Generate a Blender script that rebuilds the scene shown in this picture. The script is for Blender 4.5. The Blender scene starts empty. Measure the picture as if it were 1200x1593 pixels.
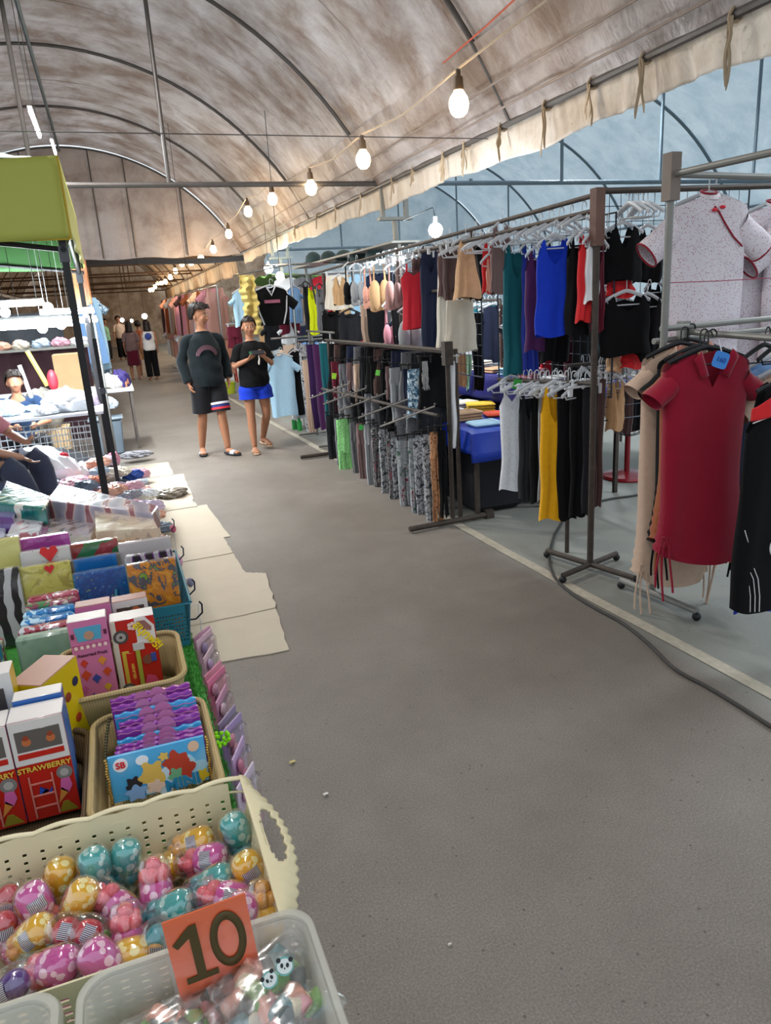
import bpy, bmesh, math, random
from mathutils import Vector, Matrix, Euler
PI = math.pi
S = bpy.context.scene
C = S.collection

# ---------------------------------------------------------------- camera
CAM_H = 1.6; FPX = 1130.0
M3 = Matrix(((0.93543156, 0.15014004, -0.32004027),
             (-0.34861105, 0.24162352, -0.90558733),
             (-0.05863566, 0.95868454, 0.27836274)))
cam_d = bpy.data.cameras.new('camera'); cam = bpy.data.objects.new('camera', cam_d); C.objects.link(cam)
cam_d.sensor_fit = 'VERTICAL'; cam_d.sensor_height = 36.0; cam_d.lens = 36.0 * FPX / 1593.0
cam_d.clip_start = 0.05; cam_d.clip_end = 300
cam.matrix_world = Matrix.Translation((0, 0, CAM_H)) @ M3.to_4x4()
cam_d.dof.use_dof = False
S.camera = cam

# ---------------------------------------------------------------- world, exposure
S.view_settings.view_transform = 'Standard'; S.view_settings.look = 'None'
S.view_settings.gamma = 1.0; S.view_settings.use_curve_mapping = False
S.view_settings.exposure = 0.6
W = bpy.data.worlds.new('world'); S.world = W; W.use_nodes = True
WORLD_COL = (0.80, 0.90, 1.0, 1); WORLD_STR = 0.85
bg = W.node_tree.nodes['Background']; bg.inputs[0].default_value = WORLD_COL; bg.inputs[1].default_value = WORLD_STR

def light(name, kind, loc, energy, color, size=0.1, size_y=None, rot=(0, 0, 0), spread=None):
    d = bpy.data.lights.new(name, kind); d.energy = energy; d.color = color
    if kind == 'AREA':
        d.shape = 'RECTANGLE' if size_y else 'SQUARE'; d.size = size
        if size_y: d.size_y = size_y
    else: d.shadow_soft_size = size
    o = bpy.data.objects.new(name, d); C.objects.link(o); o.location = loc; o.rotation_euler = rot
    return o
COOL = (0.86, 0.94, 1.0); WARM = (1.0, 0.74, 0.46); NEUT = (1.0, 0.95, 0.90)
# light of the ridge tubes (housings below); first two are added, out of view
TUBES = [(-0.42, 1.2, 4.3), (-0.42, 6.9, 4.6), (-0.42, 9.9, 3.75), (-0.42, 15.5, 4.6)]
for i, (x, y, z) in enumerate(TUBES):
    light('tube_light', 'AREA', (x, y, z - 0.06), [22, 130, 95, 55][i], NEUT if i < 2 else COOL, 0.12, 1.2)
for (x, y, z, e) in [(6.4, 3.0, 3.9, 110), (6.6, 9.5, 4.0, 130), (6.6, 15.0, 4.0, 130)]:
    light('side_tent_fill_light', 'AREA', (x, y, z), e, COOL, 0.12, 1.2)  # added fill lamps imitating the daylight inside the side tent

# ---------------------------------------------------------------- pixel -> world helpers (a point on a known plane)
def ray(px, py): return M3 @ Vector((px - 600.0, -(py - 796.5), -FPX))
def on_x(px, py, x): d = ray(px, py); return d * (x / d.x) + Vector((0, 0, CAM_H))
def on_y(px, py, y): d = ray(px, py); return d * (y / d.y) + Vector((0, 0, CAM_H))
def on_z(px, py, z): d = ray(px, py); return d * ((z - CAM_H) / d.z) + Vector((0, 0, CAM_H))

# ---------------------------------------------------------------- materials
MATS = {}
def srgb(c):
    if isinstance(c, str):
        c = c.lstrip('#'); c = tuple(int(c[i:i + 2], 16) / 255 for i in (0, 2, 4))
    return tuple((v / 12.92 if v <= 0.04045 else ((v + 0.055) / 1.055) ** 2.4) for v in c[:3]) + (1,)
def newmat(name):
    m = bpy.data.materials.new(name); m.use_nodes = True
    nt = m.node_tree; return m, nt, nt.nodes['Principled BSDF']
def nd(nt, t, **k):
    n = nt.nodes.new(t)
    for a, b in k.items(): setattr(n, a, b)
    return n
def mat(name, col, rough=0.6, metal=0.0, var=0.12, scale=8, bump=0.0, spec=0.4, trans=0.0, alpha=1.0, sheen=0.0, emit=None, estr=0, coat=0, ior=1.45, subs=0):
    if name in MATS: return MATS[name]
    m, nt, b = newmat(name); L = nt.links; c = srgb(col)
    b.inputs['Roughness'].default_value = rough; b.inputs['Metallic'].default_value = metal
    b.inputs['Specular IOR Level'].default_value = spec; b.inputs['IOR'].default_value = ior
    b.inputs['Transmission Weight'].default_value = trans; b.inputs['Alpha'].default_value = alpha
    b.inputs['Sheen Weight'].default_value = sheen; b.inputs['Coat Weight'].default_value = coat
    b.inputs['Coat Roughness'].default_value = 0.08
    if emit: b.inputs['Emission Color'].default_value = srgb(emit); b.inputs['Emission Strength'].default_value = estr
    tc = nd(nt, 'ShaderNodeTexCoord'); nz = nd(nt, 'ShaderNodeTexNoise'); nz.inputs['Scale'].default_value = scale; nz.inputs['Detail'].default_value = 4
    L.new(tc.outputs['Object'], nz.inputs['Vector'])
    mx = nd(nt, 'ShaderNodeMix', data_type='RGBA')
    mx.inputs[6].default_value = tuple(v * (1 - var) for v in c[:3]) + (1,); mx.inputs[7].default_value = tuple(min(1, v * (1 + var)) for v in c[:3]) + (1,)
    L.new(nz.outputs['Fac'], mx.inputs[0]); L.new(mx.outputs[2], b.inputs['Base Color'])
    if bump:
        bp = nd(nt, 'ShaderNodeBump'); bp.inputs['Strength'].default_value = bump; bp.inputs['Distance'].default_value = 0.01
        L.new(nz.outputs['Fac'], bp.inputs['Height']); L.new(bp.outputs[0], b.inputs['Normal'])
    MATS[name] = m; return m
def ramp(nt, stops, interp='LINEAR'):
    r = nd(nt, 'ShaderNodeValToRGB'); cr = r.color_ramp; cr.interpolation = interp
    while len(cr.elements) < len(stops): cr.elements.new(0.5)
    for e, (p, c) in zip(cr.elements, stops): e.position = p; e.color = srgb(c)
    return r
def pattern(name, kind, stops, scale=30, rough=0.75, interp='CONSTANT', distort=0.0, coords='Object', stretch=(1, 1, 1), spec=0.3, coat=0.0, detail=2, metal=0, bump=0.0, rot=(0, 0, 0)):
    """printed surface: kind noise / voronoi / wave / cells"""
    if name in MATS: return MATS[name]
    m, nt, b = newmat(name); L = nt.links
    tc = nd(nt, 'ShaderNodeTexCoord'); mp = nd(nt, 'ShaderNodeMapping'); mp.inputs['Scale'].default_value = stretch; mp.inputs['Rotation'].default_value = rot
    L.new(tc.outputs[coords], mp.inputs['Vector'])
    if kind == 'noise':
        t = nd(nt, 'ShaderNodeTexNoise'); t.inputs['Detail'].default_value = detail; t.inputs['Distortion'].default_value = distort; out = 'Fac'
    elif kind == 'voronoi':
        t = nd(nt, 'ShaderNodeTexVoronoi'); out = 'Distance'
    elif kind == 'cells':
        t = nd(nt, 'ShaderNodeTexVoronoi'); out = 'Color'
    elif kind == 'wave':
        t = nd(nt, 'ShaderNodeTexWave'); t.inputs['Distortion'].default_value = distort; t.inputs['Detail'].default_value = detail; out = 'Fac'
    t.inputs['Scale'].default_value = scale; L.new(mp.outputs[0], t.inputs['Vector'])
    r = ramp(nt, stops, interp)
    if kind == 'cells':
        sp = nd(nt, 'ShaderNodeSeparateColor'); L.new(t.outputs[out], sp.inputs[0]); L.new(sp.outputs[0], r.inputs[0])
    else: L.new(t.outputs[out], r.inputs[0])
    L.new(r.outputs[0], b.inputs['Base Color'])
    b.inputs['Roughness'].default_value = rough; b.inputs['Specular IOR Level'].default_value = spec; b.inputs['Coat Weight'].default_value = coat; b.inputs['Coat Roughness'].default_value = 0.1
    b.inputs['Metallic'].default_value = metal
    if bump:
        n2 = nd(nt, 'ShaderNodeTexNoise'); n2.inputs['Scale'].default_value = 14; L.new(tc.outputs['Object'], n2.inputs['Vector'])
        bp = nd(nt, 'ShaderNodeBump'); bp.inputs['Strength'].default_value = bump; bp.inputs['Distance'].default_value = 0.02
        L.new(n2.outputs['Fac'], bp.inputs['Height']); L.new(bp.outputs[0], b.inputs['Normal'])
    MATS[name] = m; return m
def glow(name, col, strength):
    if name in MATS: return MATS[name]
    m, nt, b = newmat(name); b.inputs['Base Color'].default_value = srgb(col)
    b.inputs['Emission Color'].default_value = srgb(col); b.inputs['Emission Strength'].default_value = strength
    MATS[name] = m; return m
def film(name, col='#ffffff', rough=0.12, fac=0.72, spec=0.8):
    """thin clear plastic: mostly see-through, with a gloss"""
    if name in MATS: return MATS[name]
    m, nt, b = newmat(name); L = nt.links
    nt.nodes.remove(b); b = nd(nt, 'ShaderNodeBsdfGlossy'); b.inputs['Color'].default_value = srgb(col); b.inputs['Roughness'].default_value = rough
    tr = nd(nt, 'ShaderNodeBsdfTransparent'); mx = nd(nt, 'ShaderNodeMixShader')
    tc = nd(nt, 'ShaderNodeTexCoord'); nz = nd(nt, 'ShaderNodeTexNoise'); nz.inputs['Scale'].default_value = 25; L.new(tc.outputs['Object'], nz.inputs['Vector'])
    bp = nd(nt, 'ShaderNodeBump'); bp.inputs['Strength'].default_value = 0.5; bp.inputs['Distance'].default_value = 0.01
    L.new(nz.outputs['Fac'], bp.inputs['Height']); L.new(bp.outputs[0], b.inputs['Normal'])
    lw = nd(nt, 'ShaderNodeLayerWeight'); lw.inputs[0].default_value = .35; mr = nd(nt, 'ShaderNodeMapRange'); mr.inputs[3].default_value = min(.985, fac + .12); mr.inputs[4].default_value = .45; L.new(lw.outputs['Facing'], mr.inputs[0]); L.new(mr.outputs[0], mx.inputs[0]); L.new(b.outputs[0], mx.inputs[1]); L.new(tr.outputs[0], mx.inputs[2])
    L.new(mx.outputs[0], nt.nodes['Material Output'].inputs['Surface'])
    MATS[name] = m; return m

# ---------------------------------------------------------------- mesh builder
class MB:
    def __init__(s): s.v = []; s.f = []; s.m = []; s.mi = 0
    def add(s, vs, fs, mi=None):
        n = len(s.v); s.v += [Vector(p) for p in vs]; s.f += [tuple(i + n for i in f) for f in fs]; s.m += [s.mi if mi is None else mi] * len(fs); return s
    def box(s, c, d, rot=(0, 0, 0), mi=None, bev=0.0, taper=1.0):
        R = Euler(rot).to_matrix(); c = Vector(c); hx, hy, hz = d[0] / 2, d[1] / 2, d[2] / 2
        if bev <= 0:
            vs = [c + R @ Vector((sx * hx * (taper if sz < 0 else 1), sy * hy * (taper if sz < 0 else 1), sz * hz)) for sz in (-1, 1) for sx, sy in ((-1, -1), (1, -1), (1, 1), (-1, 1))]
            return s.add(vs, [(3, 2, 1, 0), (4, 5, 6, 7), (0, 1, 5, 4), (1, 2, 6, 5), (2, 3, 7, 6), (3, 0, 4, 7)], mi)
        b = min(bev, hx * .9, hy * .9, hz * .9); vs = []; 
        for (z, i) in ((-hz, b), (-hz + b, 0), (hz - b, 0), (hz, b)):
            t = taper if z < 0 else 1
            for sx, sy in ((-1, -1), (1, -1), (1, 1), (-1, 1)):
                ax, ay = hx * t - i, hy * t - i
                cs = b * 0.7
                if (sx * sy) > 0: pts = [(sx * ax, sy * (ay - cs)), (sx * (ax - cs), sy * ay)]
                else: pts = [(sx * (ax - cs), sy * ay), (sx * ax, sy * (ay - cs))]
                if sx < 0 and sy < 0: pts = [(-ax, -(ay - cs)), (-(ax - cs), -ay)]
                if sx > 0 and sy < 0: pts = [((ax - cs), -ay), (ax, -(ay - cs))]
                if sx > 0 and sy > 0: pts = [(ax, (ay - cs)), ((ax - cs), ay)]
                if sx < 0 and sy > 0: pts = [(-(ax - cs), ay), (-ax, (ay - cs))]
                vs += [c + R @ Vector((p[0], p[1], z)) for p in pts]
        fs = [tuple(range(7, -1, -1)), tuple(range(24, 32))]
        for k in range(3):
            for j in range(8): a = k * 8 + j; b2 = k * 8 + (j + 1) % 8; fs.append((a, b2, b2 + 8, a + 8))
        return s.add(vs, fs, mi)
    def tube(s, p0, p1, r, n=10, r2=None, mi=None, cap=True):
        return s.path([p0, p1], r, n, mi, cap, radii=[r, r if r2 is None else r2])
    def path(s, pts, r, n=8, mi=None, cap=True, radii=None, flat=1.0, closed=False):
        pts = [Vector(p) for p in pts]; k = len(pts); rings = []; prev = None
        for i, p in enumerate(pts):
            if closed: t = pts[(i + 1) % k] - pts[i - 1]
            else: t = (pts[min(i + 1, k - 1)] - pts[max(i - 1, 0)])
            t = t.normalized() if t.length > 1e-9 else Vector((0, 0, 1))
            if prev is None:
                u = Vector((0, 0, 1)).cross(t)
                if u.length < 0.05: u = Vector((1, 0, 0)).cross(t)
            else: u = prev - t * prev.dot(t)
            u.normalize(); prev = u; w = t.cross(u); rr = radii[i] if radii else r
            rings.append([p + (u * math.cos(2 * PI * j / n) + w * math.sin(2 * PI * j / n) * flat) * rr for j in range(n)])
        vs = [q for rg in rings for q in rg]; fs = []
        kk = k if closed else k - 1
        for i in range(kk):
            i2 = (i + 1) % k
            for j in range(n): a = i * n + j; b = i * n + (j + 1) % n; fs.append((a, b, i2 * n + (j + 1) % n, i2 * n + j))
        if cap and not closed: fs += [tuple(range(n - 1, -1, -1)), tuple((k - 1) * n + j for j in range(n))]
        return s.add(vs, fs, mi)
    def lathe(s, prof, c=(0, 0, 0), n=20, M=None, mi=None, sx=1, sy=1):
        vs = []; fs = []; c = Vector(c); 
        for (r, z) in prof:
            for j in range(n):
                p = Vector((r * math.cos(2 * PI * j / n) * sx, r * math.sin(2 * PI * j / n) * sy, z)); vs.append(c + (M @ p if M else p))
        k = len(prof)
        for i in range(k - 1):
            for j in range(n): a = i * n + j; b = i * n + (j + 1) % n; fs.append((a, b, b + n, a + n))
        if prof[0][0] > 1e-4: fs.append(tuple(range(n - 1, -1, -1)))
        if prof[-1][0] > 1e-4: fs.append(tuple((k - 1) * n + j for j in range(n)))
        return s.add(vs, fs, mi)
    def ball(s, c, r, n=14, mi=None, M=None, sc=(1, 1, 1)):
        prof = [(max(1e-5, r * math.sin(PI * i / (n // 2 + 1))), -r * math.cos(PI * i / (n // 2 + 1))) for i in range(n // 2 + 2)]
        D = Matrix.Diagonal(sc); MM = (M @ D) if M else D
        return s.lathe(prof, c, n, MM, mi)
    def grid(s, fn, nu, nv, mi=None, closed_u=False, flip=False):
        vs = [Vector(fn(i / (nu if closed_u else nu - 1), j / (nv - 1))) for j in range(nv) for i in range(nu)]; fs = []
        for j in range(nv - 1):
            for i in range(nu if closed_u else nu - 1):
                a = j * nu + i; b = j * nu + (i + 1) % nu; f = (a, b, b + nu, a + nu); fs.append(f[::-1] if flip else f)
        return s.add(vs, fs, mi)
    def poly(s, pts, depth, M=None, mi=None):
        """extruded outline in local xz, depth along +y"""
        n = len(pts); vs = [Vector((p[0], 0, p[1])) for p in pts] + [Vector((p[0], depth, p[1])) for p in pts]
        if M: vs = [M @ q for q in vs]
        fs = [tuple(range(n)), tuple(range(2 * n - 1, n - 1, -1))] + [(i, i + n, (i + 1) % n + n, (i + 1) % n) for i in range(n)]
        return s.add(vs, fs, mi)
    def xf(s, M): s.v = [M @ p for p in s.v]; return s
    def build(s, name, mats, parent=None, smooth=True, loc=None, rotz=0.0, solid=0.0, sub=0, world=False, auto=35):
        me = bpy.data.meshes.new(name); vs = s.v
        if world and parent is not None: vs = [p - parent.location for p in vs]
        elif world and loc is not None: vs = [p - Vector(loc) for p in vs]
        me.from_pydata([tuple(p) for p in vs], [], s.f); me.update()
        if not isinstance(mats, (list, tuple)): mats = [mats]
        for m in mats: me.materials.append(m)
        me.polygons.foreach_set('material_index', s.m)
        if smooth:
            me.polygons.foreach_set('use_smooth', [True] * len(s.f))
            try: me.set_sharp_from_angle(angle=math.radians(auto))
            except Exception: pass
        o = bpy.data.objects.new(name, me); C.objects.link(o)
        if parent is not None: o.parent = parent
        if loc is not None: o.location = loc
        o.rotation_euler.z = rotz
        if solid: md = o.modifiers.new('solid', 'SOLIDIFY'); md.thickness = solid; md.offset = 0
        if sub: md = o.modifiers.new('sub', 'SUBSURF'); md.levels = sub; md.render_levels = sub
        return o
def tag(o, label, cat, group=None, kind=None):
    if label: o['label'] = label
    if cat: o['category'] = cat
    if group: o['group'] = group
    if kind: o['kind'] = kind
    return o
def thing(name, label, cat, loc=(0, 0, 0), rotz=0.0, group=None):
    o = bpy.data.objects.new(name, None); C.objects.link(o); o.location = loc; o.rotation_euler.z = rotz; o.empty_display_size = 0.1
    return tag(o, label, cat, group)
def struct(o): o['kind'] = 'structure'; return o
def dup(root, loc=None, rotz=None, label=None, group=None, scale=None, rot=None):
    r = root.copy(); C.objects.link(r)
    for ch in list(root.children):
        c = ch.copy(); C.objects.link(c); c.parent = r
        for g in list(ch.children):
            d = g.copy(); C.objects.link(d); d.parent = c
    if loc is not None: r.location = loc
    if rotz is not None: r.rotation_euler.z = rotz
    if rot is not None: r.rotation_euler = rot
    if scale is not None: r.scale = (scale,) * 3 if isinstance(scale, (int, float)) else scale
    if label: r['label'] = label
    if group: r['group'] = group
    elif 'group' in r and group == '': del r['group']
    return r
def lerp(a, b, t): return a + (b - a) * t
def interp(keys, x):
    if x <= keys[0][0]: return keys[0][1]
    for (a, va), (b, vb) in zip(keys, keys[1:]):
        if x <= b:
            t = (x - a) / (b - a) if b > a else 0; return va + (vb - va) * t
    return keys[-1][1]
def text(body, size, mt, parent, loc, rot, name='lettering', ext=0.0006, align='CENTER', bold=0.0, shear=0.0, sx=1.0):
    cu = bpy.data.curves.new(name, 'FONT'); cu.body = body; cu.size = size; cu.extrude = ext; cu.align_x = align; cu.align_y = 'CENTER'; cu.offset = bold; cu.shear = shear
    cu.materials.append(mt); tmp = bpy.data.objects.new(name, cu); C.objects.link(tmp)
    me = bpy.data.meshes.new_from_object(tmp); bpy.data.objects.remove(tmp); o = bpy.data.objects.new(name, me); C.objects.link(o)
    if parent is not None: o.parent = parent
    o.location = loc; o.rotation_euler = rot; o.scale = (sx, 1, 1)
    return o
metal_grey = mat('steel_pipe', '#8d8b88', 0.38, 0.75, var=0.2, scale=20)
metal_dark = mat('dark_rusty_pipe', '#4a423c', 0.6, 0.5, var=0.4, scale=25, bump=0.1)
metal_pale = mat('pale_galvanised', '#82817b', 0.5, 0.4, var=0.15)
black_pl = mat('black_plastic', '#141416', 0.45)
white_pl = mat('white_plastic', '#c3c6c9', 0.35, var=0.05)
grey_pl = mat('pale_grey_plastic', '#a9abad', 0.35, var=0.1)
chrome = mat('chrome', '#c9ccd0', 0.18, 1.0, var=0.1)
# ================================================================ SETTING
def concrete():
    m, nt, b = newmat('concrete'); L = nt.links
    tc = nd(nt, 'ShaderNodeTexCoord')
    def noise(sc, det=6, rough=0.6):
        n = nd(nt, 'ShaderNodeTexNoise'); n.inputs['Scale'].default_value = sc; n.inputs['Detail'].default_value = det; n.inputs['Roughness'].default_value = rough
        L.new(tc.outputs['Object'], n.inputs['Vector']); return n
    def mixc(f, a, bb, mode='MIX', fac=None):
        x = nd(nt, 'ShaderNodeMix', data_type='RGBA', blend_type=mode)
        if isinstance(f, float): x.inputs[0].default_value = f
        else: L.new(f, x.inputs[0])
        for k, s in ((6, a), (7, bb)):
            if isinstance(s, (tuple, str)): x.inputs[k].default_value = srgb(s)
            else: L.new(s, x.inputs[k])
        return x.outputs[2]
    big = noise(0.55, 3); r1 = ramp(nt, [(0.35, '#9a8f84'), (0.65, '#b0a79c')]); L.new(big.outputs['Fac'], r1.inputs[0])
    med = noise(7, 6, 0.7); r2 = ramp(nt, [(0.3, '#7a7a7a'), (0.7, '#8c8c8c')]); L.new(med.outputs['Fac'], r2.inputs[0])
    c = mixc(0.65, r1.outputs[0], r2.outputs[0], 'OVERLAY')
    fine = noise(160, 3, 0.8); r3 = ramp(nt, [(0.34, '#484848'), (0.5, '#848484'), (0.66, '#b8b8b8')]); L.new(fine.outputs['Fac'], r3.inputs[0])
    c = mixc(0.55, c, r3.outputs[0], 'OVERLAY')
    # pale green-grey slab beyond the painted joint on the right
    sx = nd(nt, 'ShaderNodeSeparateXYZ'); L.new(tc.outputs['Object'], sx.inputs[0])
    mr = nd(nt, 'ShaderNodeMapRange'); mr.inputs[1].default_value = 2.1; mr.inputs[2].default_value = 2.25; L.new(sx.outputs[0], mr.inputs[0])
    c = mixc(mr.outputs[0], c, mixc(0.5, c, '#8a9089'))
    v = nd(nt, 'ShaderNodeTexVoronoi'); v.inputs['Scale'].default_value = 26; L.new(tc.outputs['Object'], v.inputs['Vector'])
    r4 = ramp(nt, [(0.0, '#000000'), (0.09, '#000000'), (0.13, '#ffffff')]); L.new(v.outputs['Distance'], r4.inputs[0])
    sel = ramp(nt, [(0.0, '#ffffff'), (0.3, '#000000')], 'CONSTANT'); sp = nd(nt, 'ShaderNodeSeparateColor'); L.new(v.outputs['Color'], sp.inputs[0]); L.new(sp.outputs[0], sel.inputs[0])
    mm = nd(nt, 'ShaderNodeMath', operation='MAXIMUM'); inv = nd(nt, 'ShaderNodeInvert'); L.new(sel.outputs[0], inv.inputs[1])
    L.new(inv.outputs[0], mm.inputs[0]); L.new(r4.outputs[0], mm.inputs[1])
    c = mixc(mm.outputs[0], '#57504b', c)
    L.new(c, b.inputs['Base Color'])
    b.inputs['Roughness'].default_value = 0.62; b.inputs['Specular IOR Level'].default_value = 0.35
    bp = nd(nt, 'ShaderNodeBump'); bp.inputs['Strength'].default_value = 0.5; bp.inputs['Distance'].default_value = 0.004
    L.new(fine.outputs['Fac'], bp.inputs['Height']); L.new(bp.outputs[0], b.inputs['Normal'])
    return m
fl = MB(); fl.box((2, 20, -0.1), (26, 90, 0.2)); floor = struct(fl.build('floor', concrete(), smooth=False))
strip = MB()
_rnd = random.Random(4)
pts = []
for i in range(60):
    y = 0.6 + i * 0.42; x = 2.33 - 0.034 * y + (0.0006 * y * y); w = 0.042 + _rnd.uniform(-.008, .008)
    pts.append((x - w, y)); 
strip.grid(lambda u, v: (pts[int(round(v * 59))][0] + u * 0.07, pts[int(round(v * 59))][1], 0.0035), 2, 60)
struct(strip.build('trim_1', mat('pale_joint_mortar', '#a39c8c', 0.85, var=0.3, scale=30)))

def tarp(name, base, lo, dirt, dirt2, bump=0.6, streak=True, tr=0.35, cut=(0.42, 0.7)):
    m, nt, b = newmat(name); L = nt.links
    tc = nd(nt, 'ShaderNodeTexCoord')
    def noise(sc, det=6, st=(1, 1, 1), dist=0.0):
        mp = nd(nt, 'ShaderNodeMapping'); mp.inputs['Scale'].default_value = st; L.new(tc.outputs['Object'], mp.inputs['Vector'])
        n = nd(nt, 'ShaderNodeTexNoise'); n.inputs['Scale'].default_value = sc; n.inputs['Detail'].default_value = det; n.inputs['Distortion'].default_value = dist
        n.inputs['Roughness'].default_value = 0.65
        L.new(mp.outputs[0], n.inputs['Vector']); return n
    def mix(f, a, bb, mode='MIX'):
        x = nd(nt, 'ShaderNodeMix', data_type='RGBA', blend_type=mode)
        if isinstance(f, float): x.inputs[0].default_value = f
        else: L.new(f, x.inputs[0])
        for k, s in ((6, a), (7, bb)):
            if isinstance(s, (tuple, str)): x.inputs[k].default_value = srgb(s)
            else: L.new(s, x.inputs[k])
        return x.outputs[2]
    n1 = noise(0.8, 7); r1 = ramp(nt, [(0.35, base), (0.7, lo)]); L.new(n1.outputs['Fac'], r1.inputs[0])
    n2 = noise(1.4, 8, (1.2, 1.2, 1.2), 0.3); r2 = ramp(nt, [(cut[0], '#000000'), (cut[1], '#ffffff')]); L.new(n2.outputs['Fac'], r2.inputs[0])
    c = mix(r2.outputs[0], r1.outputs[0], dirt)
    if streak:
        n3 = noise(1.3, 4, (0.8, 3, 0.8), 0.5); r3 = ramp(nt, [(0.52, '#000000'), (0.72, '#ffffff')]); L.new(n3.outputs['Fac'], r3.inputs[0])
        nm_ = noise(0.8, 4); rm = ramp(nt, [(.45, '#000000'), (.62, '#ffffff')]); L.new(nm_.outputs['Fac'], rm.inputs[0]); ml = nd(nt, 'ShaderNodeMath', operation='MULTIPLY'); L.new(r3.outputs[0], ml.inputs[0]); L.new(rm.outputs[0], ml.inputs[1])
        c = mix(ml.outputs[0], c, dirt2)
    n4 = noise(26, 4); r4 = ramp(nt, [(0.62, '#ffffff'), (0.74, '#8f857a')]); L.new(n4.outputs['Fac'], r4.inputs[0])
    c = mix(0.5, c, r4.outputs[0], 'MULTIPLY')
    L.new(c, b.inputs['Base Color']); b.inputs['Roughness'].default_value = 0.5; b.inputs['Specular IOR Level'].default_value = 0.35
    bp = nd(nt, 'ShaderNodeBump'); bp.inputs['Strength'].default_value = bump; bp.inputs['Distance'].default_value = 0.05
    n5 = noise(2.2, 4, (1, 1.8, 1), .6); L.new(n5.outputs['Fac'], bp.inputs['Height']); L.new(bp.outputs[0], b.inputs['Normal'])
    t = nd(nt, 'ShaderNodeBsdfTranslucent'); L.new(c, t.inputs[0]); mx = nd(nt, 'ShaderNodeMixShader'); mx.inputs[0].default_value = tr
    L.new(b.outputs[0], mx.inputs[1]); L.new(t.outputs[0], mx.inputs[2]); L.new(mx.outputs[0], nt.nodes['Material Output'].inputs['Surface'])
    MATS[name] = m; return m
tarp_main = tarp('dirty_cream_tarp', '#cfc9c9', '#b3a7a1', '#8c7a6f', '#6f5849', tr=0.30, cut=(.38, .64))
tarp_val = tarp('stained_valance_cloth', '#e4dbd0', '#d2c5b6', '#b39c80', '#a88d6a', tr=0.30, cut=(0.46, 0.78), streak=False)
tarp_blue = tarp('pale_blue_tarp', '#d3dde1', '#c0cdd3', '#aebfc8', '#9cb6c6', tr=0.5, bump=1.3, streak=False)
tarp_far = tarp('brown_far_tarp', '#bfa78e', '#9c8168', '#80664e', '#6b5340', tr=0.15)
tarp_dark = mat('dark_shade_cloth', '#4c4a4c', 0.8, var=0.2, scale=3)

R0, ZC = 4.07, 1.08; XC = -0.40; HW = 3.64; ZS = 2.90
def arc(xc, t):       # t 0..1 left to right
    a0 = math.asin(HW / R0); a = lerp(-a0, a0, t); return xc + R0 * math.sin(a), ZC + R0 * math.cos(a)
RIBY = [-0.6, 2.5, 5.62, 8.7, 11.87, 15.0, 18.3]
def sag(y, t, ribs, amp):
    for a, b in zip(ribs, ribs[1:]):
        if a <= y <= b:
            k = (y - a) / (b - a); return amp * math.sin(PI * k) ** 2
    return 0
def vault(name, xc, ribs, m, amp=0.05, off=0.04, nu=60, wr=0.012, u0=0.0, ru=0.0):
    y0, y1 = ribs[0], ribs[-1]
    def fn(u, v):
        y = lerp(y0, y1, v); u = lerp(u0, 1, u); x, z = arc(xc, u); nx, nz = (x - xc) / R0, (z - ZC) / R0
        d = off - sag(y, u, ribs, amp) + wr * math.sin(y * 14 + 3 * math.sin(u * 9)) * math.sin(PI * u) * (0.4 + 0.6 * math.sin(y * 2.1 + u * 4) ** 2)
        if ru:
            k = ((y - y0) / 3.12) % 1; d += ru * math.sin(u * 95 + 3.0 * math.sin(PI * k) + 1.5 * math.sin(y * .9)) * math.sin(PI * k) * (.4 + .6 * math.sin(u * 7 + y) ** 2)
        return (x + nx * d, y, z + nz * d)
    o = MB().grid(fn, nu, int((y1 - y0) / 0.09)).build(name, m); return struct(o)
vault('ceiling', XC, RIBY, tarp_main)
XC2 = 8.05
RIB2 = [-0.6, 2.5, 5.62, 8.7, 11.87, 15.0, 18.3, 21.4]
vault('ceiling.001', XC2, RIB2, tarp_blue, amp=0.14, wr=0.03, u0=.075, ru=.022, nu=260)
RIB3 = [19.6 + 3.1 * i for i in range(9)]
vault('ceiling.002', XC, RIB3, tarp_far, wr=0.03)
# gable cloths
def gable(name, xc, y, m, z0, wr=0.02, seed=0, nu=90, zt=None):
    def fn(u, v):
        x, zt_ = arc(xc, u); zb = z0 + 0.02 * math.sin(u * 40); z = lerp(zt_, min(zb, zt_), v)
        return (x, y + wr * math.sin(u * 60 + seed) * (0.4 + v) + 0.03 * math.sin(u * 17) * v, z)
    return struct(MB().grid(fn, nu, 16).build(name, m))
gable('wall_back', XC, 18.34, tarp('gable_cloth', '#b9b0ad', '#a79a94', '#8f8079', '#7d6a5e', tr=0.12), 2.86)
gable('wall_back_side', XC2, 21.4, tarp_blue, 0.02)
o = MB().grid(lambda u, v: (lerp(11.7, 12.0, 0) + 0.03 * math.sin(v * 120), lerp(-0.6, 21.4, v), lerp(2.95, 0.02, u)), 12, 200).build('wall_right', tarp_blue); struct(o)
# low dark shade cloth between the tents
o = MB().grid(lambda u, v: (lerp(-4.5, 3.6, u), lerp(18.5, 19.8, v), 2.86 - 0.09 * math.sin(PI * v) + 0.03 * math.sin(u * 13)), 30, 8).build('ceiling.003', tarp_dark); struct(o)
def roofz(x):
    for c_ in (XC, XC2):
        if abs(x - c_) < HW: return ZC + math.sqrt(R0 * R0 - (x - c_) ** 2)
    return 2.98
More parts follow.
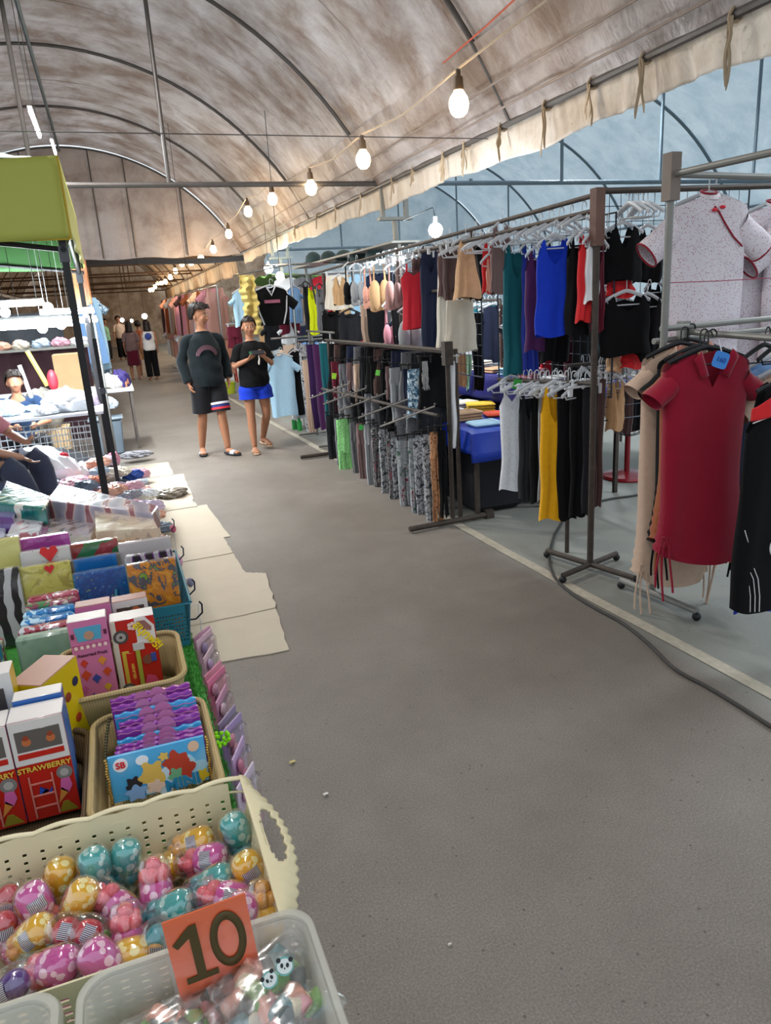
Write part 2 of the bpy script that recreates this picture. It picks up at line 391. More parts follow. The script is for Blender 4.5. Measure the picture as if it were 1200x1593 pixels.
# far closing cloth and far left side
o = MB().grid(lambda u, v: (lerp(-7, 14, u), 45 + 0.1 * math.sin(u * 50), lerp(0, 5.6, v)), 60, 4).build('wall_far', tarp_far); struct(o)
o = MB().grid(lambda u, v: (-4.7 + 0.03 * math.sin(v * 90), lerp(9, 45, v), lerp(0, 2.95, u)), 8, 200).build('wall_left', mat('brown_market_curtain', '#5c5048', 0.9, var=0.4, scale=1.5)); struct(o)
o = MB().grid(lambda u, v: (11.9 + 0.03 * math.sin(v * 90), lerp(21.4, 45, v), lerp(0, 2.95, u)), 8, 100).build('wall_right_far', mat('brown_market_curtain2', '#6c5a48', 0.9, var=0.4, scale=1.5)); struct(o)

# tent frames: one thing each, ribs / beams / struts / posts as parts
rib_m = mat('rib_pipe', '#5b5755', 0.5, 0.5, var=0.3, scale=6)
rib_b = mat('rib_pipe_blue', '#63717a', 0.5, 0.4, var=0.2, scale=6)
def frame(label, xc, ribs, m, r=0.022, sides=(-1, 1), struts=(-1.02, -0.2, 1.12), struts_y=(8.7,), beams=(8.7,), name='pipe_tent'):
    t = thing(name, label, 'tent frame', (xc, ribs[0], 0))
    for y in ribs:
        MB().path([(arc(xc, i / 40)[0], y, arc(xc, i / 40)[1]) for i in range(3 if len(sides) == 1 else 0, 41)], r, 8).build('rib', m, t, world=True)
    for sx in sides: MB().tube((xc + sx * HW, ribs[0], ZS), (xc + sx * HW, ribs[-1], ZS), 0.026, 8).build('eave_rail', m, t, world=True)
    for y in beams:
        MB().tube((xc - HW - (.98 if len(sides) == 1 else 0), y, 2.93), (xc + HW, y, 2.93), 0.028, 8).build('tie_beam', m, t, world=True)
        for s in struts:
            x = xc + s; z = ZC + math.sqrt(R0 * R0 - s * s)
            MB().tube((x, y, 2.93), (x, y, z), 0.022, 8).build('strut', m, t, world=True)
    return t
f1 = frame('grey pipe frame of the brown cream-roofed main tent', XC, RIBY, rib_m, struts=(-1.6, -0.08, 1.25), beams=(8.7,))
f1x = MB().tube((XC, 6, 5.0), (XC, 18.3, 5.08), 0.025, 8).build('ridge_pipe', rib_b, f1, world=True)
MB().tube((XC - HW, 6.0, 2.86), (XC + HW, 6.0, 2.86), 0.004, 6).build('tension_wire', rib_m, f1, world=True)
seam_m = mat('seam_cord', '#8d7f75', .8)
for a_, b_ in zip(RIBY, RIBY[1:]):
    MB().path([(arc(XC, i / 40)[0], (a_ + b_) / 2, arc(XC, i / 40)[1] - .004) for i in range(41)], 0.007, 6).build('roof_seam', seam_m, f1, world=True)
for t_ in (.965, .985): MB().path([(arc(XC, t_)[0] - .045, -.5 + k * .4, arc(XC, t_)[1] - .035 + .006 * math.sin(k)) for k in range(48)], 0.009, 6).build('roof_seam', seam_m, f1, world=True)
for x_ in (-2.6, -1.2, .15, .85, 2.0): MB().tube((x_, 18.26, 2.88), (x_, 18.26, ZC + math.sqrt(R0 * R0 - (x_ - XC) ** 2)), .016, 6).build('gable_strut', rib_m, f1, world=True)
f2 = frame('grey pipe frame of the pale blue side tent', XC2, RIB2, rib_b, r=0.028, sides=(1,), struts=(-3.6, -2.3, -0.75, 0.88, 2.4), beams=(8.7, 18.3))
f3 = frame('brown pipe frame of the farthest tent', XC, RIB3, mat('far_pipe', '#5a4636', 0.6, 0.3), struts=(-1.5, 0, 1.5), beams=RIB3[::2])
for y in RIB3[1::2]: MB().tube((-4, y, 3.0), (3.2, y, 3.0), 0.03, 6).build('tie_beam', MATS['far_pipe'], f3, world=True)
# eave posts, with the yoke at the top
for i, y in enumerate([8.7, 15.0, 2.5 - 3.1]):
    t = thing('tent_post', ['square steel post with a forked yoke under the eave', 'far steel post with forked yoke under the eave', 'nearest steel post with forked yoke under the eave'][i], 'post', (3.42, y, 0))
    MB().box((0, 0, 1.26), (0.05, 0.05, 2.52)).build('post_shaft', metal_pale, t, smooth=False)
    MB().box((0, 0, 2.54), (0.42, 0.10, 0.035)).build('yoke_plate', metal_pale, t, smooth=False)
    for s in (-1, 1): MB().box((s * 0.15, 0, 2.74), (0.05, 0.05, 0.38)).build('yoke_prong', metal_pale, t, smooth=False)

# valance hanging under the eave, with cloth ties
def val(name, label, x, y0, y1, zt, zb, m, seed=0):
    rr = random.Random(seed)
    def fn(u, v):
        y = lerp(y0, y1, v); f = 0.5 + 0.5 * math.sin(y * 2 + 1.3)
        drop = lerp(zt, zb + 0.02 * math.sin(y * 2.03) + 0.012 * math.sin(y * 5.7), u)
        dx = (0.014 * math.sin(y * 16 + 1.7 * math.sin(y * 3)) + 0.009 * math.sin(y * 41)) * (0.25 + u) * (0.5 + 0.5 * math.sin(y * 2.0))
        return (x + dx + 0.03 * u, y, drop)
    o = MB().grid(fn, 12, int((y1 - y0) / 0.035)).build(name, m, solid=0.004)
    o['z'] = 0
    del o['z']
    return tag(o, label, 'valance')
val('tent_valance', 'long stained cream valance hanging under the right eave', 3.27, -0.5, 18.3, 2.93, 2.665, tarp_val)
val('tent_valance', 'long scalloped valance in warm light under the farthest eave', 3.3, 19.6, 44, 2.95, 2.45, tarp_far, 3)
# roof sheet turned over the rail: a soft fold of cloth above the eave
def fold(u, v):
    y = lerp(-0.5, 18.3, v); x, z = arc(XC, lerp(.93, .998, u)); d = .012 + .030 * math.sin(PI * u) * (.6 + .4 * math.sin(y * 1.9)) + .006 * math.sin(y * 11)
    return (x - (x - XC) / R0 * d, y, z - (z - ZC) / R0 * d)
struct(MB().grid(fold, 8, 300).build('trim_2', tarp_main))
tie_m = mat('cloth_tie', '#a8957c', 0.9, var=0.3)
def tie(y, seed, n=4, ln=0.3):
    rr = random.Random(seed); mb = MB()
    mb.path([(3.24 + 0.035 * math.cos(a), y + 0.012 * math.sin(a * 2), 2.90 + 0.035 * math.sin(a)) for a in [i * PI / 5 for i in range(10)]], 0.009, 6, closed=True)
    for k in range(n):
        l = ln * rr.uniform(0.45, 1.1); sx = rr.uniform(-.03, .01); sy = rr.uniform(-.035, .035)
        mb.path([(3.21 + sx * t, y + sy * (t ** .5) + 0.010 * math.sin(t * 7 + k * 2), 2.89 - l * t) for t in [i / 8 for i in range(9)]], 0.007, 5, flat=0.35, radii=[0.010] * 8 + [0.004])
    return mb
TY = [3.35, 4.03, 4.55, 5.1, 5.75, 6.4, 6.85, 7.6, 8.2, 9.3, 10.4, 11.4, 12.8, 14.2]
for i, y in enumerate(TY):
    o = tie(y, i, 5 if y < 7 else 3, 0.34 if i in (0, 1, 3) else 0.24).build('cloth_tie', tie_m, loc=(3.24, y, 2.9), world=True)
    tag(o, ['ragged cloth tie knotted on the eave rail, nearest to the camera', 'second nearest knotted cloth tie on the eave rail, long tails'][i] if i < 2 else 'frayed cloth tie knotted round the eave rail further along', 'tie', 'cloth ties on the eave rail')

# ---------------------------------------------------------------- string lights
wire_m = mat('pale_wire', '#b8a58e', 0.6)
BY = [4.84, 6.81, 8.65, 10.68, 12.54, 14.68, 16.93, 19.19, 21.5, 23.9, 26.3, 28.6, 31, 33.2, 35.4, 37.6, 39.8, 42]
BZ = [2.83, 2.85, 2.89, 3.05, 3.12, 2.99, 2.90, 2.87, 2.94, 3.06, 2.98, 2.9, 2.84, 2.9, 2.98, 2.9, 2.84, 2.9]
BX = 2.4
wp = [(BX + 0.12, 0.4, 3.75), (BX + 0.06, 2.6, 3.12)]
for i, (y, z) in enumerate(zip(BY, BZ)):
    wp.append((BX, y, z + 0.20))
    if i < len(BY) - 1: wp.append((BX, (y + BY[i + 1]) / 2, (z + BZ[i + 1]) / 2 + 0.14))
wp.append((BX, 43.2, 3.2)); sm = []
for a, b in zip(wp, wp[1:]):
    for k in range(6): sm.append(Vector(a).lerp(Vector(b), k / 6))
tag(MB().path(sm, 0.008, 6).build('festoon_cable', wire_m), 'thin pale cable strung along the right side carrying the bulbs', 'cable')
pk = MB().path([on_x(815, -14, 2.6), on_x(755, 42, 2.6), on_x(690, 98, 2.6)], 0.006, 6).build('red_string', mat('red_string', '#b5563f', 0.7))
tag(pk, 'short red string slanting down from the roof beside the first bulb', 'string')
bulb_g = glow('warm_bulb', '#ffd9a4', 26)
def bulb():
    t = thing('hanging_bulb', '', 'light bulb')
    MB().lathe([(0.012, 0.2), (0.016, 0.19), (0.016, 0.16), (0.03, 0.15), (0.034, 0.10), (0.034, 0.075), (0.02, 0.07)], n=14).build('socket', mat('brown_socket', '#5d4a35', 0.5), t)
    MB().lathe([(0.0001, -0.088), (0.03, -0.082), (0.052, -0.062), (0.064, -0.03), (0.066, 0), (0.058, 0.03), (0.04, 0.055), (0.026, 0.078), (0.0001, 0.08)], n=18).build('glass', bulb_g, t)
    return t
b0 = bulb(); names = ['largest glowing warm bulb, nearest of the string over the aisle', 'second glowing bulb of the string, beside the tie beam', 'third glowing bulb of the string, in front of the tie beam', 'fourth glowing bulb of the string, just below the tie beam', 'fifth glowing bulb counted along the string from the camera', 'sixth glowing bulb counted along the string from the camera', 'seventh glowing bulb counted along the string from the camera']
for i, (y, z) in enumerate(zip(BY, BZ)):
    t = b0 if i == 0 else dup(b0)
    t.location = (BX, y, z)
    t['label'] = names[i] if i < 7 else 'small distant warm bulb of the string light over the far aisle'
    t['group'] = 'bulbs of the string light'
    if i > 6: t.scale = (1.15,) * 3

# fluorescent tube fixtures
def tubef(lab, x, y, z, ang=0):
    t = thing('fluorescent_tube', lab, 'tube light', (x, y, z), ang)
    MB().box((0, 0, 0.03), (0.05, 1.24, 0.035)).build('housing', white_pl, t, smooth=False)
    MB().tube((0, -0.6, 0), (0, 0.6, 0), 0.018, 10).build('tube', glow('tube_glow', '#f4fbff', 45), t)
    for s in (-1, 1): MB().tube((0, s * 0.5, 0.045), (0, s * 0.5, ZC + R0 - z), 0.005, 6).build('hanger_wire', metal_pale, t)
    return t
for i, (x, y, z) in enumerate(TUBES): tubef(['added glowing tube light hung at the ridge, out of view', 'added glowing tube light hung from the ridge above the camera view', 'glowing white tube light under the ridge at upper left', 'farther tube light under the ridge'][i], x, y, z)
for i, (x, y, z) in enumerate([(6.4, 3.0, 3.95), (6.6, 9.5, 4.05), (6.6, 15.0, 4.05)]): tubef('added white fill tube hung under the pale blue roof, number %s from the front' % ['one', 'two', 'three'][i], x, y, z)  # added tubes that carry the side tent fill light
# ================================================================ CLOTHING KIT
def cloth(name, col, rough=0.85, var=0.10, scale=40, sheen=0.15):
    return mat('cloth_' + name, col, rough, var=var, scale=scale, bump=0.12, spec=0.2, sheen=sheen)
K = {
 'black': cloth('black', '#0b0b0d', var=0.3, sheen=.02), 'charcoal': cloth('charcoal', '#1d1e22', var=0.3, sheen=.05), 'grey': cloth('grey', '#6c6d70'), 'navy': cloth('navy', '#1a2138'),
 'white': cloth('white', '#d9dadb', var=0.05), 'ivory': cloth('ivory', '#cfc8ba', var=0.06), 'cream': cloth('cream', '#bfb6a6', var=0.07), 'tan': cloth('tan', '#b8936a'),
 'sand': cloth('sand', '#c39c77'), 'peach': cloth('peach', '#cf9480'), 'rose': cloth('rose', '#a98078'), 'mauve': cloth('mauve', '#7a6260'), 'brown': cloth('brown', '#4c3936'),
 'red': cloth('red', '#b51f2e'), 'bright_red': cloth('bright_red', '#c9282c'), 'maroon': cloth('maroon', '#8a1029', var=0.14, scale=12), 'wine': cloth('wine', '#5b1426'),
 'teal': cloth('teal', '#11565f'), 'royal': cloth('royal', '#1336b4'), 'deep_blue': cloth('deep_blue', '#1c2f8c'), 'purple': cloth('purple', '#48204e'), 'dark_purple': cloth('dark_purple', '#34194a'),
 'yellow': cloth('yellow', '#dca012'), 'lime': cloth('lime', '#c9d414'), 'lemon': cloth('lemon', '#e9c23a'), 'sky': cloth('sky', '#a4c8de'), 'pale_blue': cloth('pale_blue', '#7fa6d6'), 'pink': cloth('pink', '#c88792'), 'hot_pink': cloth('hot_pink', '#c24aa8'),
 'orange': cloth('orange', '#d2492a'), 'rust': cloth('rust', '#93512f'), 'green': cloth('green', '#3f9a54'), 'mint': cloth('mint', '#8fbf9c'), 'silver_grey': cloth('silver_grey', '#8d8f92'), 'beige': cloth('beige', '#bba08b'),
 'tee_green': pattern('lime_heather', 'noise', [(0, '#6fae6d'), (0.45, '#8bd07f'), (0.6, '#a3e094')], 120),
 'grey_print': pattern('grey_leaf_print', 'noise', [(0, '#2f3136'), (0.42, '#8c8e92'), (0.5, '#b3b4b6'), (0.6, '#54575c')], 26, distort=1.5),
 'rose_print': pattern('grey_rose_print', 'noise', [(0, '#3b5a46'), (0.36, '#8d9093'), (0.55, '#a9abad'), (0.64, '#7d2135')], 18, distort=1.2),
 'flower_print': pattern('dark_flower_print', 'noise', [(0, '#1f2024'), (0.42, '#8f8c8b'), (0.52, '#55575b'), (0.63, '#9a4f5c')], 22, distort=1.8),
 'camel_print': pattern('camel_leopard_print', 'voronoi', [(0, '#3b2b20'), (0.22, '#b5805a'), (0.6, '#8d6545')], 30),
 'heather': pattern('grey_heather', 'noise', [(0.3, '#56575b'), (0.7, '#7d7e82')], 150, interp='LINEAR'),
 'blue_print': pattern('blue_white_print', 'noise', [(0, '#3c5a74'), (0.45, '#8fb6cc'), (0.54, '#dfe8ee')], 40, distort=1.0),
 'pale_floral': pattern('white_fine_floral_print', 'voronoi', [(0, '#a97882'), (0.20, '#b9929b'), (0.27, '#d8cfd4')], 95),
 'lace': pattern('white_lace_knit', 'voronoi', [(0, '#b9bcc2'), (0.25, '#dcdfe4'), (1.0, '#e4e6ea')], 90, bump=0.2),
 'zebra_cloth': pattern('black_white_knit_stripe', 'wave', [(0, '#1e1e20'), (0.5, '#b8b6b4')], 30, distort=4, interp='LINEAR'),
}
def cmat(k): return K[k] if isinstance(k, str) else k

def tube_body(mb, w0, w1, d0, d1, L, ztop, zback=None, nu=48, nv=22, rip=0.012, nr=5, seed=0, xoff=0.0, hem=0.01, wmid=None, flare=1.0, z0=0.0, mi=None):
    rr = random.Random(seed); ph = rr.uniform(0, 6); ph2 = rr.uniform(0, 6); zback = zback or ztop
    def fn(u, v):
        a = u * 2 * PI; ca, sa = math.cos(a), math.sin(a)
        cx = math.copysign(abs(ca) ** 0.85, ca); cy = math.copysign(abs(sa) ** 0.7, sa)
        vv = v ** 1.15
        w = lerp(w0, w1, vv ** flare)
        if wmid is not None: w += (wmid - (w0 + w1) / 2) * math.sin(PI * vv)
        dd = lerp(d0, d1, vv)
        front = sa < 0
        zt = interp(ztop if front else zback, cx) if abs(sa) > 1e-3 else interp(ztop, cx)
        zb = -L + hem * math.sin(a * 3 + ph) 
        z = lerp(zt, zb, v)
        k = min(1, v * 1.4)
        y = cy * dd * (1 - .25 * math.sin(cx * 2.3 + ph2) * k) + rip * k * (.75 * math.sin(cx * nr * .95 + ph + .8 * v) * math.sin(cx * 2.1 + ph2) + .40 * math.sin(cx * nr * 2.3 + ph2 + 2.2 * v) * (.5 + .5 * math.sin(cx * 3.3 + 5 * ph)))
        x = cx * w + rip * 0.4 * k * math.sin(v * 9 + ph) + xoff
        return (x, y, z0 + z)
    return mb.grid(fn, nu, nv, closed_u=True, mi=mi)
def flat_of(keys): return keys
def garment(kind, W_, L, seed=0, mb=None, d=None):
    """returns mesh builder in local space: x across, -y front, top (hanging height) at z=0"""
    mb = mb or MB(); h = W_ / 2; rr = random.Random(seed * 7 + 3); d = d or 0.03
    if kind == 'tank':
        zf = [(-1, -.34 * L * .6), (-.86, -.26 * L * .6), (-.74, -.02), (-.58, 0.0), (-.50, -.05), (-.36, -.20 * L), (0, -.27 * L), (.36, -.20 * L), (.50, -.05), (.58, 0), (.74, -.02), (.86, -.26 * L * .6), (1, -.34 * L * .6)]
        zb = [(-1, -.34 * L * .6), (-.86, -.26 * L * .6), (-.74, -.02), (-.52, 0.0), (-.4, -.04), (0, -.08 * L), (.4, -.04), (.52, 0), (.74, -.02), (.86, -.26 * L * .6), (1, -.34 * L * .6)]
        tube_body(mb, h, h * 1.1, d, d * 1.3, L, zf, zb, nu=72, seed=seed, rip=0.014)
    elif kind == 'cami':
        zf = [(-1, -.24 * L), (-.6, -.13 * L), (-.5, -.125 * L), (0, -.20 * L), (.5, -.125 * L), (.6, -.13 * L), (1, -.24 * L)]
        zb = [(-1, -.24 * L), (1, -.24 * L)]
        tube_body(mb, h * .96, h * 1.05, d * 1.3, d * 1.4, L, zf, zb, nu=56, seed=seed, rip=0.01, wmid=h * .86)
        for s in (-1, 1):
            mb.path([(s * h * .52, -d * 1.1, -.13 * L), (s * h * .5, -d * .5, -.05 * L), (s * h * .48, 0, 0), (s * h * .5, d * .5, -.1 * L), (s * h * .52, d * 1.1, -.24 * L)], 0.006, 6)
    elif kind in ('tee', 'blouse', 'dress', 'jersey', 'sweat'):
        nw = {'blouse': .17, 'dress': .36}.get(kind, .24)
        vd = {'tee': .10, 'blouse': .03, 'dress': .34, 'jersey': .14, 'sweat': .06}[kind] * (W_ / .45) * .45
        sl = .045
        zf = [(-1, -sl * 1.6), (-.9, -sl), (-nw - .04, 0), (-nw, -.006), (0, -vd - .01), (nw, -.006), (nw + .04, 0), (.9, -sl), (1, -sl * 1.6)]
        zb = [(-1, -sl * 1.6), (-.9, -sl), (-nw - .04, 0), (0, -.02), (nw + .04, 0), (.9, -sl), (1, -sl * 1.6)]
        if kind in ('dress',): tube_body(mb, h, h * 1.0, d * 1.1, d * 1.9, L, zf, zb, nu=72, nv=34, seed=seed, rip=0.012, nr=3, wmid=h * .93)
        else: tube_body(mb, h, h * 1.02, d * 1.1, d * 1.7, L, zf, zb, nu=64, nv=26, seed=seed, rip=0.012, nr=4)
        sw, sln = {'tee': (.10, .18), 'blouse': (.12, .20), 'dress': (.085, .13), 'jersey': (.11, .20), 'sweat': (.09, .5)}[kind]
        sw *= W_ / .45; sln *= W_ / .45
        for s in (-1, 1):
            def fn(u, v, s=s):
                a = u * 2 * PI; ang = math.radians(38 if kind != 'sweat' else 62)
                c = Vector((s * (h * .80 + v * sln * math.cos(ang)), 0, -sl * 1.9 - sw * .48 - v * sln * math.sin(ang)))
                nrm = Vector((s * math.sin(ang), 0, math.cos(ang))); r = lerp(sw * .62, sw * .60, v)
                return c + nrm * (math.cos(a) * r) + Vector((0, math.sin(a) * lerp(d * 1.1, d * 1.4, v) + 0.004 * math.sin(v * 8 + a * 2), 0))
            mb.grid(fn, 20, 8, closed_u=True)
        if kind == 'blouse': mb.path([(h * nw * 1.1 * math.cos(a), d * .9 * math.sin(a), .012 - .02 * (math.sin(a) < 0) * abs(math.sin(a))) for a in [i * PI / 10 for i in range(20)]], 0.02, 6, closed=True, flat=.4)
    elif kind == 'skirt':
        tube_body(mb, h * .8, h * 1.05, d * .6, d * 1.5, L, [(-1, 0), (1, 0)], nu=48, seed=seed, rip=0.014, nr=5)
    elif kind == 'pleat':
        tube_body(mb, h * .85, h * 1.0, d * .7, d * 1.2, L, [(-1, 0), (1, 0)], nu=90, seed=seed, rip=0.018, nr=9)
    elif kind in ('pants', 'shorts'):
        cr = .30 if kind == 'pants' else .55
        tube_body(mb, h * .92, h * 1.0, d, d * 1.3, L * cr, [(-1, 0), (1, 0)], nu=40, nv=8, seed=seed, rip=0.008)
        for s in (-1, 1):
            tube_body(mb, h * .50, h * (.42 if kind == 'pants' else .55), d * 1.25, d * 1.1, L * (1 - cr) + .02, [(-1, 0), (1, 0)], nu=32, nv=16, seed=seed + s, rip=0.009, xoff=s * h * .48, z0=-L * cr + .015)
    elif kind == 'leggings':
        tube_body(mb, h * 1.0, h * .85, d, d * 1.0, L, [(-1, 0), (1, 0)], nu=40, seed=seed, rip=0.016, nr=4)
    elif kind == 'bra':
        for s in (-1, 1):
            mb.ball((s * h * .46, -d * .3, -L * .64), h * .60, 16, sc=(.95, min(1.0, .05 / max(.01, h * .6)), min(2.4, L * .36 / max(.01, h * .6))))
            mb.path([(s * h * .5, -d * .6, -L * .40), (s * h * .48, -.003, -.12 * L), (s * h * .44, .0, 0), (s * h * .6, d, -L * .5)], 0.007, 6, flat=.5)
        tube_body(mb, h * 1.02, h * 1.0, d * .7, d * .7, .07, [(-1, 0), (1, 0)], nu=40, nv=4, rip=0.002, z0=-L * .78)
    elif kind == 'bralette':
        zf = [(-1, -.42 * L), (-.8, -.34 * L), (-.62, -.02), (-.38, 0), (-.2, -.28 * L), (0, -.42 * L), (.2, -.28 * L), (.38, 0), (.62, -.02), (.8, -.34 * L), (1, -.42 * L)]
        tube_body(mb, h, h * .96, d * 1.2, d * 1.2, L, zf, nu=72, nv=14, seed=seed, rip=0.008)
    elif kind == 'slip':   # triangular camisole: narrow above, wide below
        zf = [(-1, -.10 * L), (-.7, 0), (-.35, -.02), (0, -.12 * L), (.35, -.02), (.7, 0), (1, -.10 * L)]
        tube_body(mb, h * .5, h, d, d * 1.5, L, zf, nu=56, seed=seed, rip=0.010, flare=0.9)
    return mb

# hanger prototypes (white plastic hook hanger and clip hanger)
def hanger_mesh(wd=0.36, clip=False):
    mb = MB(); pts = [(0, 0, 0.045)]
    hook = [(0, 0, 0.0), (0, 0, 0.035)] + [(0.016 - 0.02 * math.cos(a) + 0.004, 0, 0.05 + 0.022 * math.sin(a)) for a in [i * PI / 7 for i in range(9)]]
    mb.path(hook, 0.0035, 6)
    if clip:
        mb.tube((-wd / 2, 0, -0.01), (wd / 2, 0, -0.01), 0.006, 6); mb.tube((0, 0, 0), (0, 0, -0.01), 0.005, 6)
        for s in (-1, 1): mb.box((s * wd * .36, 0, -0.03), (0.03, 0.022, 0.06), bev=0.004)
    else:
        arc_ = [(wd / 2 * t, 0, -0.05 * t * t * 1.1 - 0.002) for t in [i / 6 - 1 for i in range(13)]]
        arc_ = [(p[0], 0, -0.055 * (abs(p[0]) / (wd / 2)) ** 1.3) for p in arc_]
        mb.path(arc_, 0.007, 6, flat=1.6); mb.tube((-wd * .36, 0, -0.075), (wd * .36, 0, -0.075), 0.004, 6)
        for s in (-1, 1): mb.tube((s * wd * .36, 0, -0.075), (s * wd * .42, 0, -0.045), 0.004, 6)
    return mb
HANG = {}
def hanger(loc, rotz, colr='white', clip=False, label='', group='white hangers on the racks', sc=1.0):
    key = (colr, clip)
    if key not in HANG:
        m = {'white': white_pl, 'black': black_pl, 'grey': grey_pl}[colr]
        o = hanger_mesh(clip=clip).build('clothes_hanger', m); HANG[key] = o
    else:
        o = HANG[key].copy(); C.objects.link(o)
    o.location = loc; o.rotation_euler.z = rotz; o.scale = (sc, 1, 1)
    return tag(o, label or '%s plastic hanger hooked on a clothes rail' % colr, 'hanger', group)

FW = -(M3 @ Vector((0, 0, 1)))
def depth(p): return (p - Vector((0, 0, CAM_H))).dot(FW)
N_G = [0]
NOHANG = set()
def g(kind, x0, y0, x1, y1, plane, face, color, label, cat, group=None, name=None, d=0.03, hang='white', wmin=0.0, wmax=0.6, ztweak=0.0, axis='x', extra=None):
    """a garment filling the given box of the photograph, hanging in the rail plane X (or Y) = plane"""
    N_G[0] += 1; cx = (x0 + x1) / 2
    P = on_x(cx, y0, plane) if axis == 'x' else on_y(cx, y0, plane)
    B = on_x(cx, y1, P.x) if axis == 'x' else on_y(cx, y1, P.y)
    L = max(0.05, P.z - B.z)
    f = math.radians(face); nrm = Vector((-math.sin(f), -math.cos(f), 0)); vw = Vector((-P.x, -P.y, 0)).normalized()
    cs = max(0.35, nrm.dot(vw)); Wd = (x1 - x0) * depth(P) / FPX
    Wd = min(wmax, max(wmin, (Wd - 0.0) / cs))
    if kind in ('tee', 'dress', 'blouse', 'jersey', 'sweat'): Wd *= 0.74   # box includes the sleeves
    mb = garment(kind, Wd, L, seed=N_G[0], d=min(d, Wd * 0.22))
    t = mb.build(name or cat.replace(' ', '_').replace('-', '_'), cmat(color), loc=P, rotz=-f, auto=60)
    tag(t, label, cat, group)
    if hang:
        clip = kind in ('pants', 'skirt', 'pleat', 'leggings', 'shorts')
        hanger(P + Vector((0, 0, 0.02 if not clip else 0.045)), -f, hang, clip, sc=min(1.0, max(.35, Wd / .36)),
               label='%s hanger holding the %s' % (hang, label if len(label.split()) < 11 else ' '.join(label.split()[:8])), group='hangers on the clothes racks')
    if extra: extra(t, Wd, L)
    return t, P, Wd, L

# ================================================================ RACKS (right side)
def rack(label, parts, loc, m=metal_pale):
    t = thing('clothes_rack', label, 'clothes rack', loc)
    for nm, segs, r in parts:
        for s_ in segs: 
            mb = MB()
            if len(s_) == 2 and nm in ('foot', 'rail', 'pole', 'arm', 'cross_bar'): mb.tube(s_[0], s_[1], r, 10)
            else: mb.path(s_, r, 8)
            mb.build(nm, m if nm != 'caster' else black_pl, t, world=True)
    return t
def casters(t, pts, m=None):
    for p in pts: MB().ball((p[0], p[1], 0.022), 0.022, 10).build('caster', m or black_pl, t, world=True)

# long rack: brown post at the near end, top rail running back along the aisle
RA = rack('long high clothes rack with brown corner post, running back along the aisle', [
    ('pole', [((2.45, 3.38, 0.05), (2.45, 3.38, 2.06)), ((2.45, 6.2, 0.0), (2.45, 6.2, 2.02)), ((2.45, 8.6, 0), (2.45, 8.6, 1.98))], 0.019),
    ('rail', [((2.45, 3.38, 2.06), (2.45, 9.2, 1.97)), ((2.45, 3.38, 1.985), (2.36, 5.6, 1.95)), ((2.5, 4.8, 1.66), (2.5, 9.2, 1.62)), ((2.5, 4.8, 1.66), (2.45, 4.8, 2.04)), ((2.5, 9.2, 1.62), (2.45, 9.2, 1.97)), ((2.45, 3.38, 1.10), (2.45, 4.45, 1.04))], 0.013),
    ('cross_bar', [((2.45, 3.38, 2.075), (4.1, 3.38, 2.10))], 0.016),
    ('foot', [((2.45 - 0.24, 3.30, 0.045), (2.45 + 0.24, 3.45, 0.045)), ((2.36, 3.70, 0.045), (2.53, 3.08, 0.045))], 0.016)], (2.45, 3.38, 0), metal_dark)
MB().box((2.45, 3.38, 1.95), (0.055, 0.055, 0.28)).build('corner_sleeve', mat('brown_sleeve', '#6a4f45', 0.6, 0.2, var=0.3), RA, world=True, smooth=False)
casters(RA, [(2.21, 3.30), (2.69, 3.45), (2.36, 3.70), (2.53, 3.08)])
RB = rack('low two-tier rack of trousers with a square dark post and flat foot', [
    ('pole', [((2.16, 4.64, 0.05), (2.16, 4.64, 1.25)), ((2.16, 7.6, 0.05), (2.16, 7.6, 1.24)), ((2.26, 4.72, 0.02), (2.26, 4.72, 1.25))], 0.017),
    ('rail', [((2.16, 4.64, 1.25), (2.16, 7.7, 1.24)), ((2.26, 4.72, 1.22), (2.26, 7.7, 1.21)), ((2.10, 4.7, 0.80), (2.05, 7.6, 0.74))], 0.013),
    ('foot', [((1.80, 4.60, 0.03), (2.46, 4.64, 0.03)), ((1.75, 7.6, 0.03), (2.5, 7.6, 0.03))], 0.02)], (2.16, 4.64, 0), metal_dark)
MB().box((2.16, 4.64, 1.23), (0.06, 0.06, 0.16)).build('corner_sleeve', metal_dark, RB, world=True, smooth=False)
MB().box((2.46, 4.64, 0.032), (0.06, 0.05, 0.06)).build('foot_cap', metal_dark, RB, world=True, smooth=False)
for k in range(5):   # slanting hook bars between the tiers
    y = 4.75 + k * 0.5; mb = MB(); mb.tube((2.10, y, 0.86), (1.72, y + .12, 0.74), 0.008, 6)
    for j in range(6): q = j / 5.5; mb.ball((lerp(2.1, 1.72, q), y + .12 * q, lerp(.86, .74, q) + .016), 0.009, 6)
    mb.build('hook_bar', metal_grey, RB, world=True)
RD = rack('tall pipe rack at the right holding dresses below and blouses above', [
    ('pole', [((2.48, 2.88, 0.05), (2.48, 2.88, 2.16)), ((3.9, 2.98, 0.0), (3.9, 2.98, 2.1))], 0.018),
    ('rail', [((2.48, 2.90, 1.395), (3.9, 2.98, 1.40)), ((2.48, 2.95, 1.335), (3.9, 3.03, 1.34)), ((2.48, 2.90, 2.075), (3.9, 2.98, 2.06)), ((2.48, 2.90, 2.07), (2.62, 1.2, 2.06)), ((2.66, 2.93, 1.37), (2.62, 2.15, 1.345))], 0.015),
    ('foot', [((2.44, 3.08, 0.05), (2.50, 2.58, 0.05))], 0.017)], (2.48, 2.88, 0), metal_pale)
MB().box((2.48, 2.88, 2.06), (0.055, 0.06, 0.20)).build('corner_sleeve', mat('taupe_sleeve', '#7b6f66', 0.6, 0.2, var=0.25), RD, world=True, smooth=False)
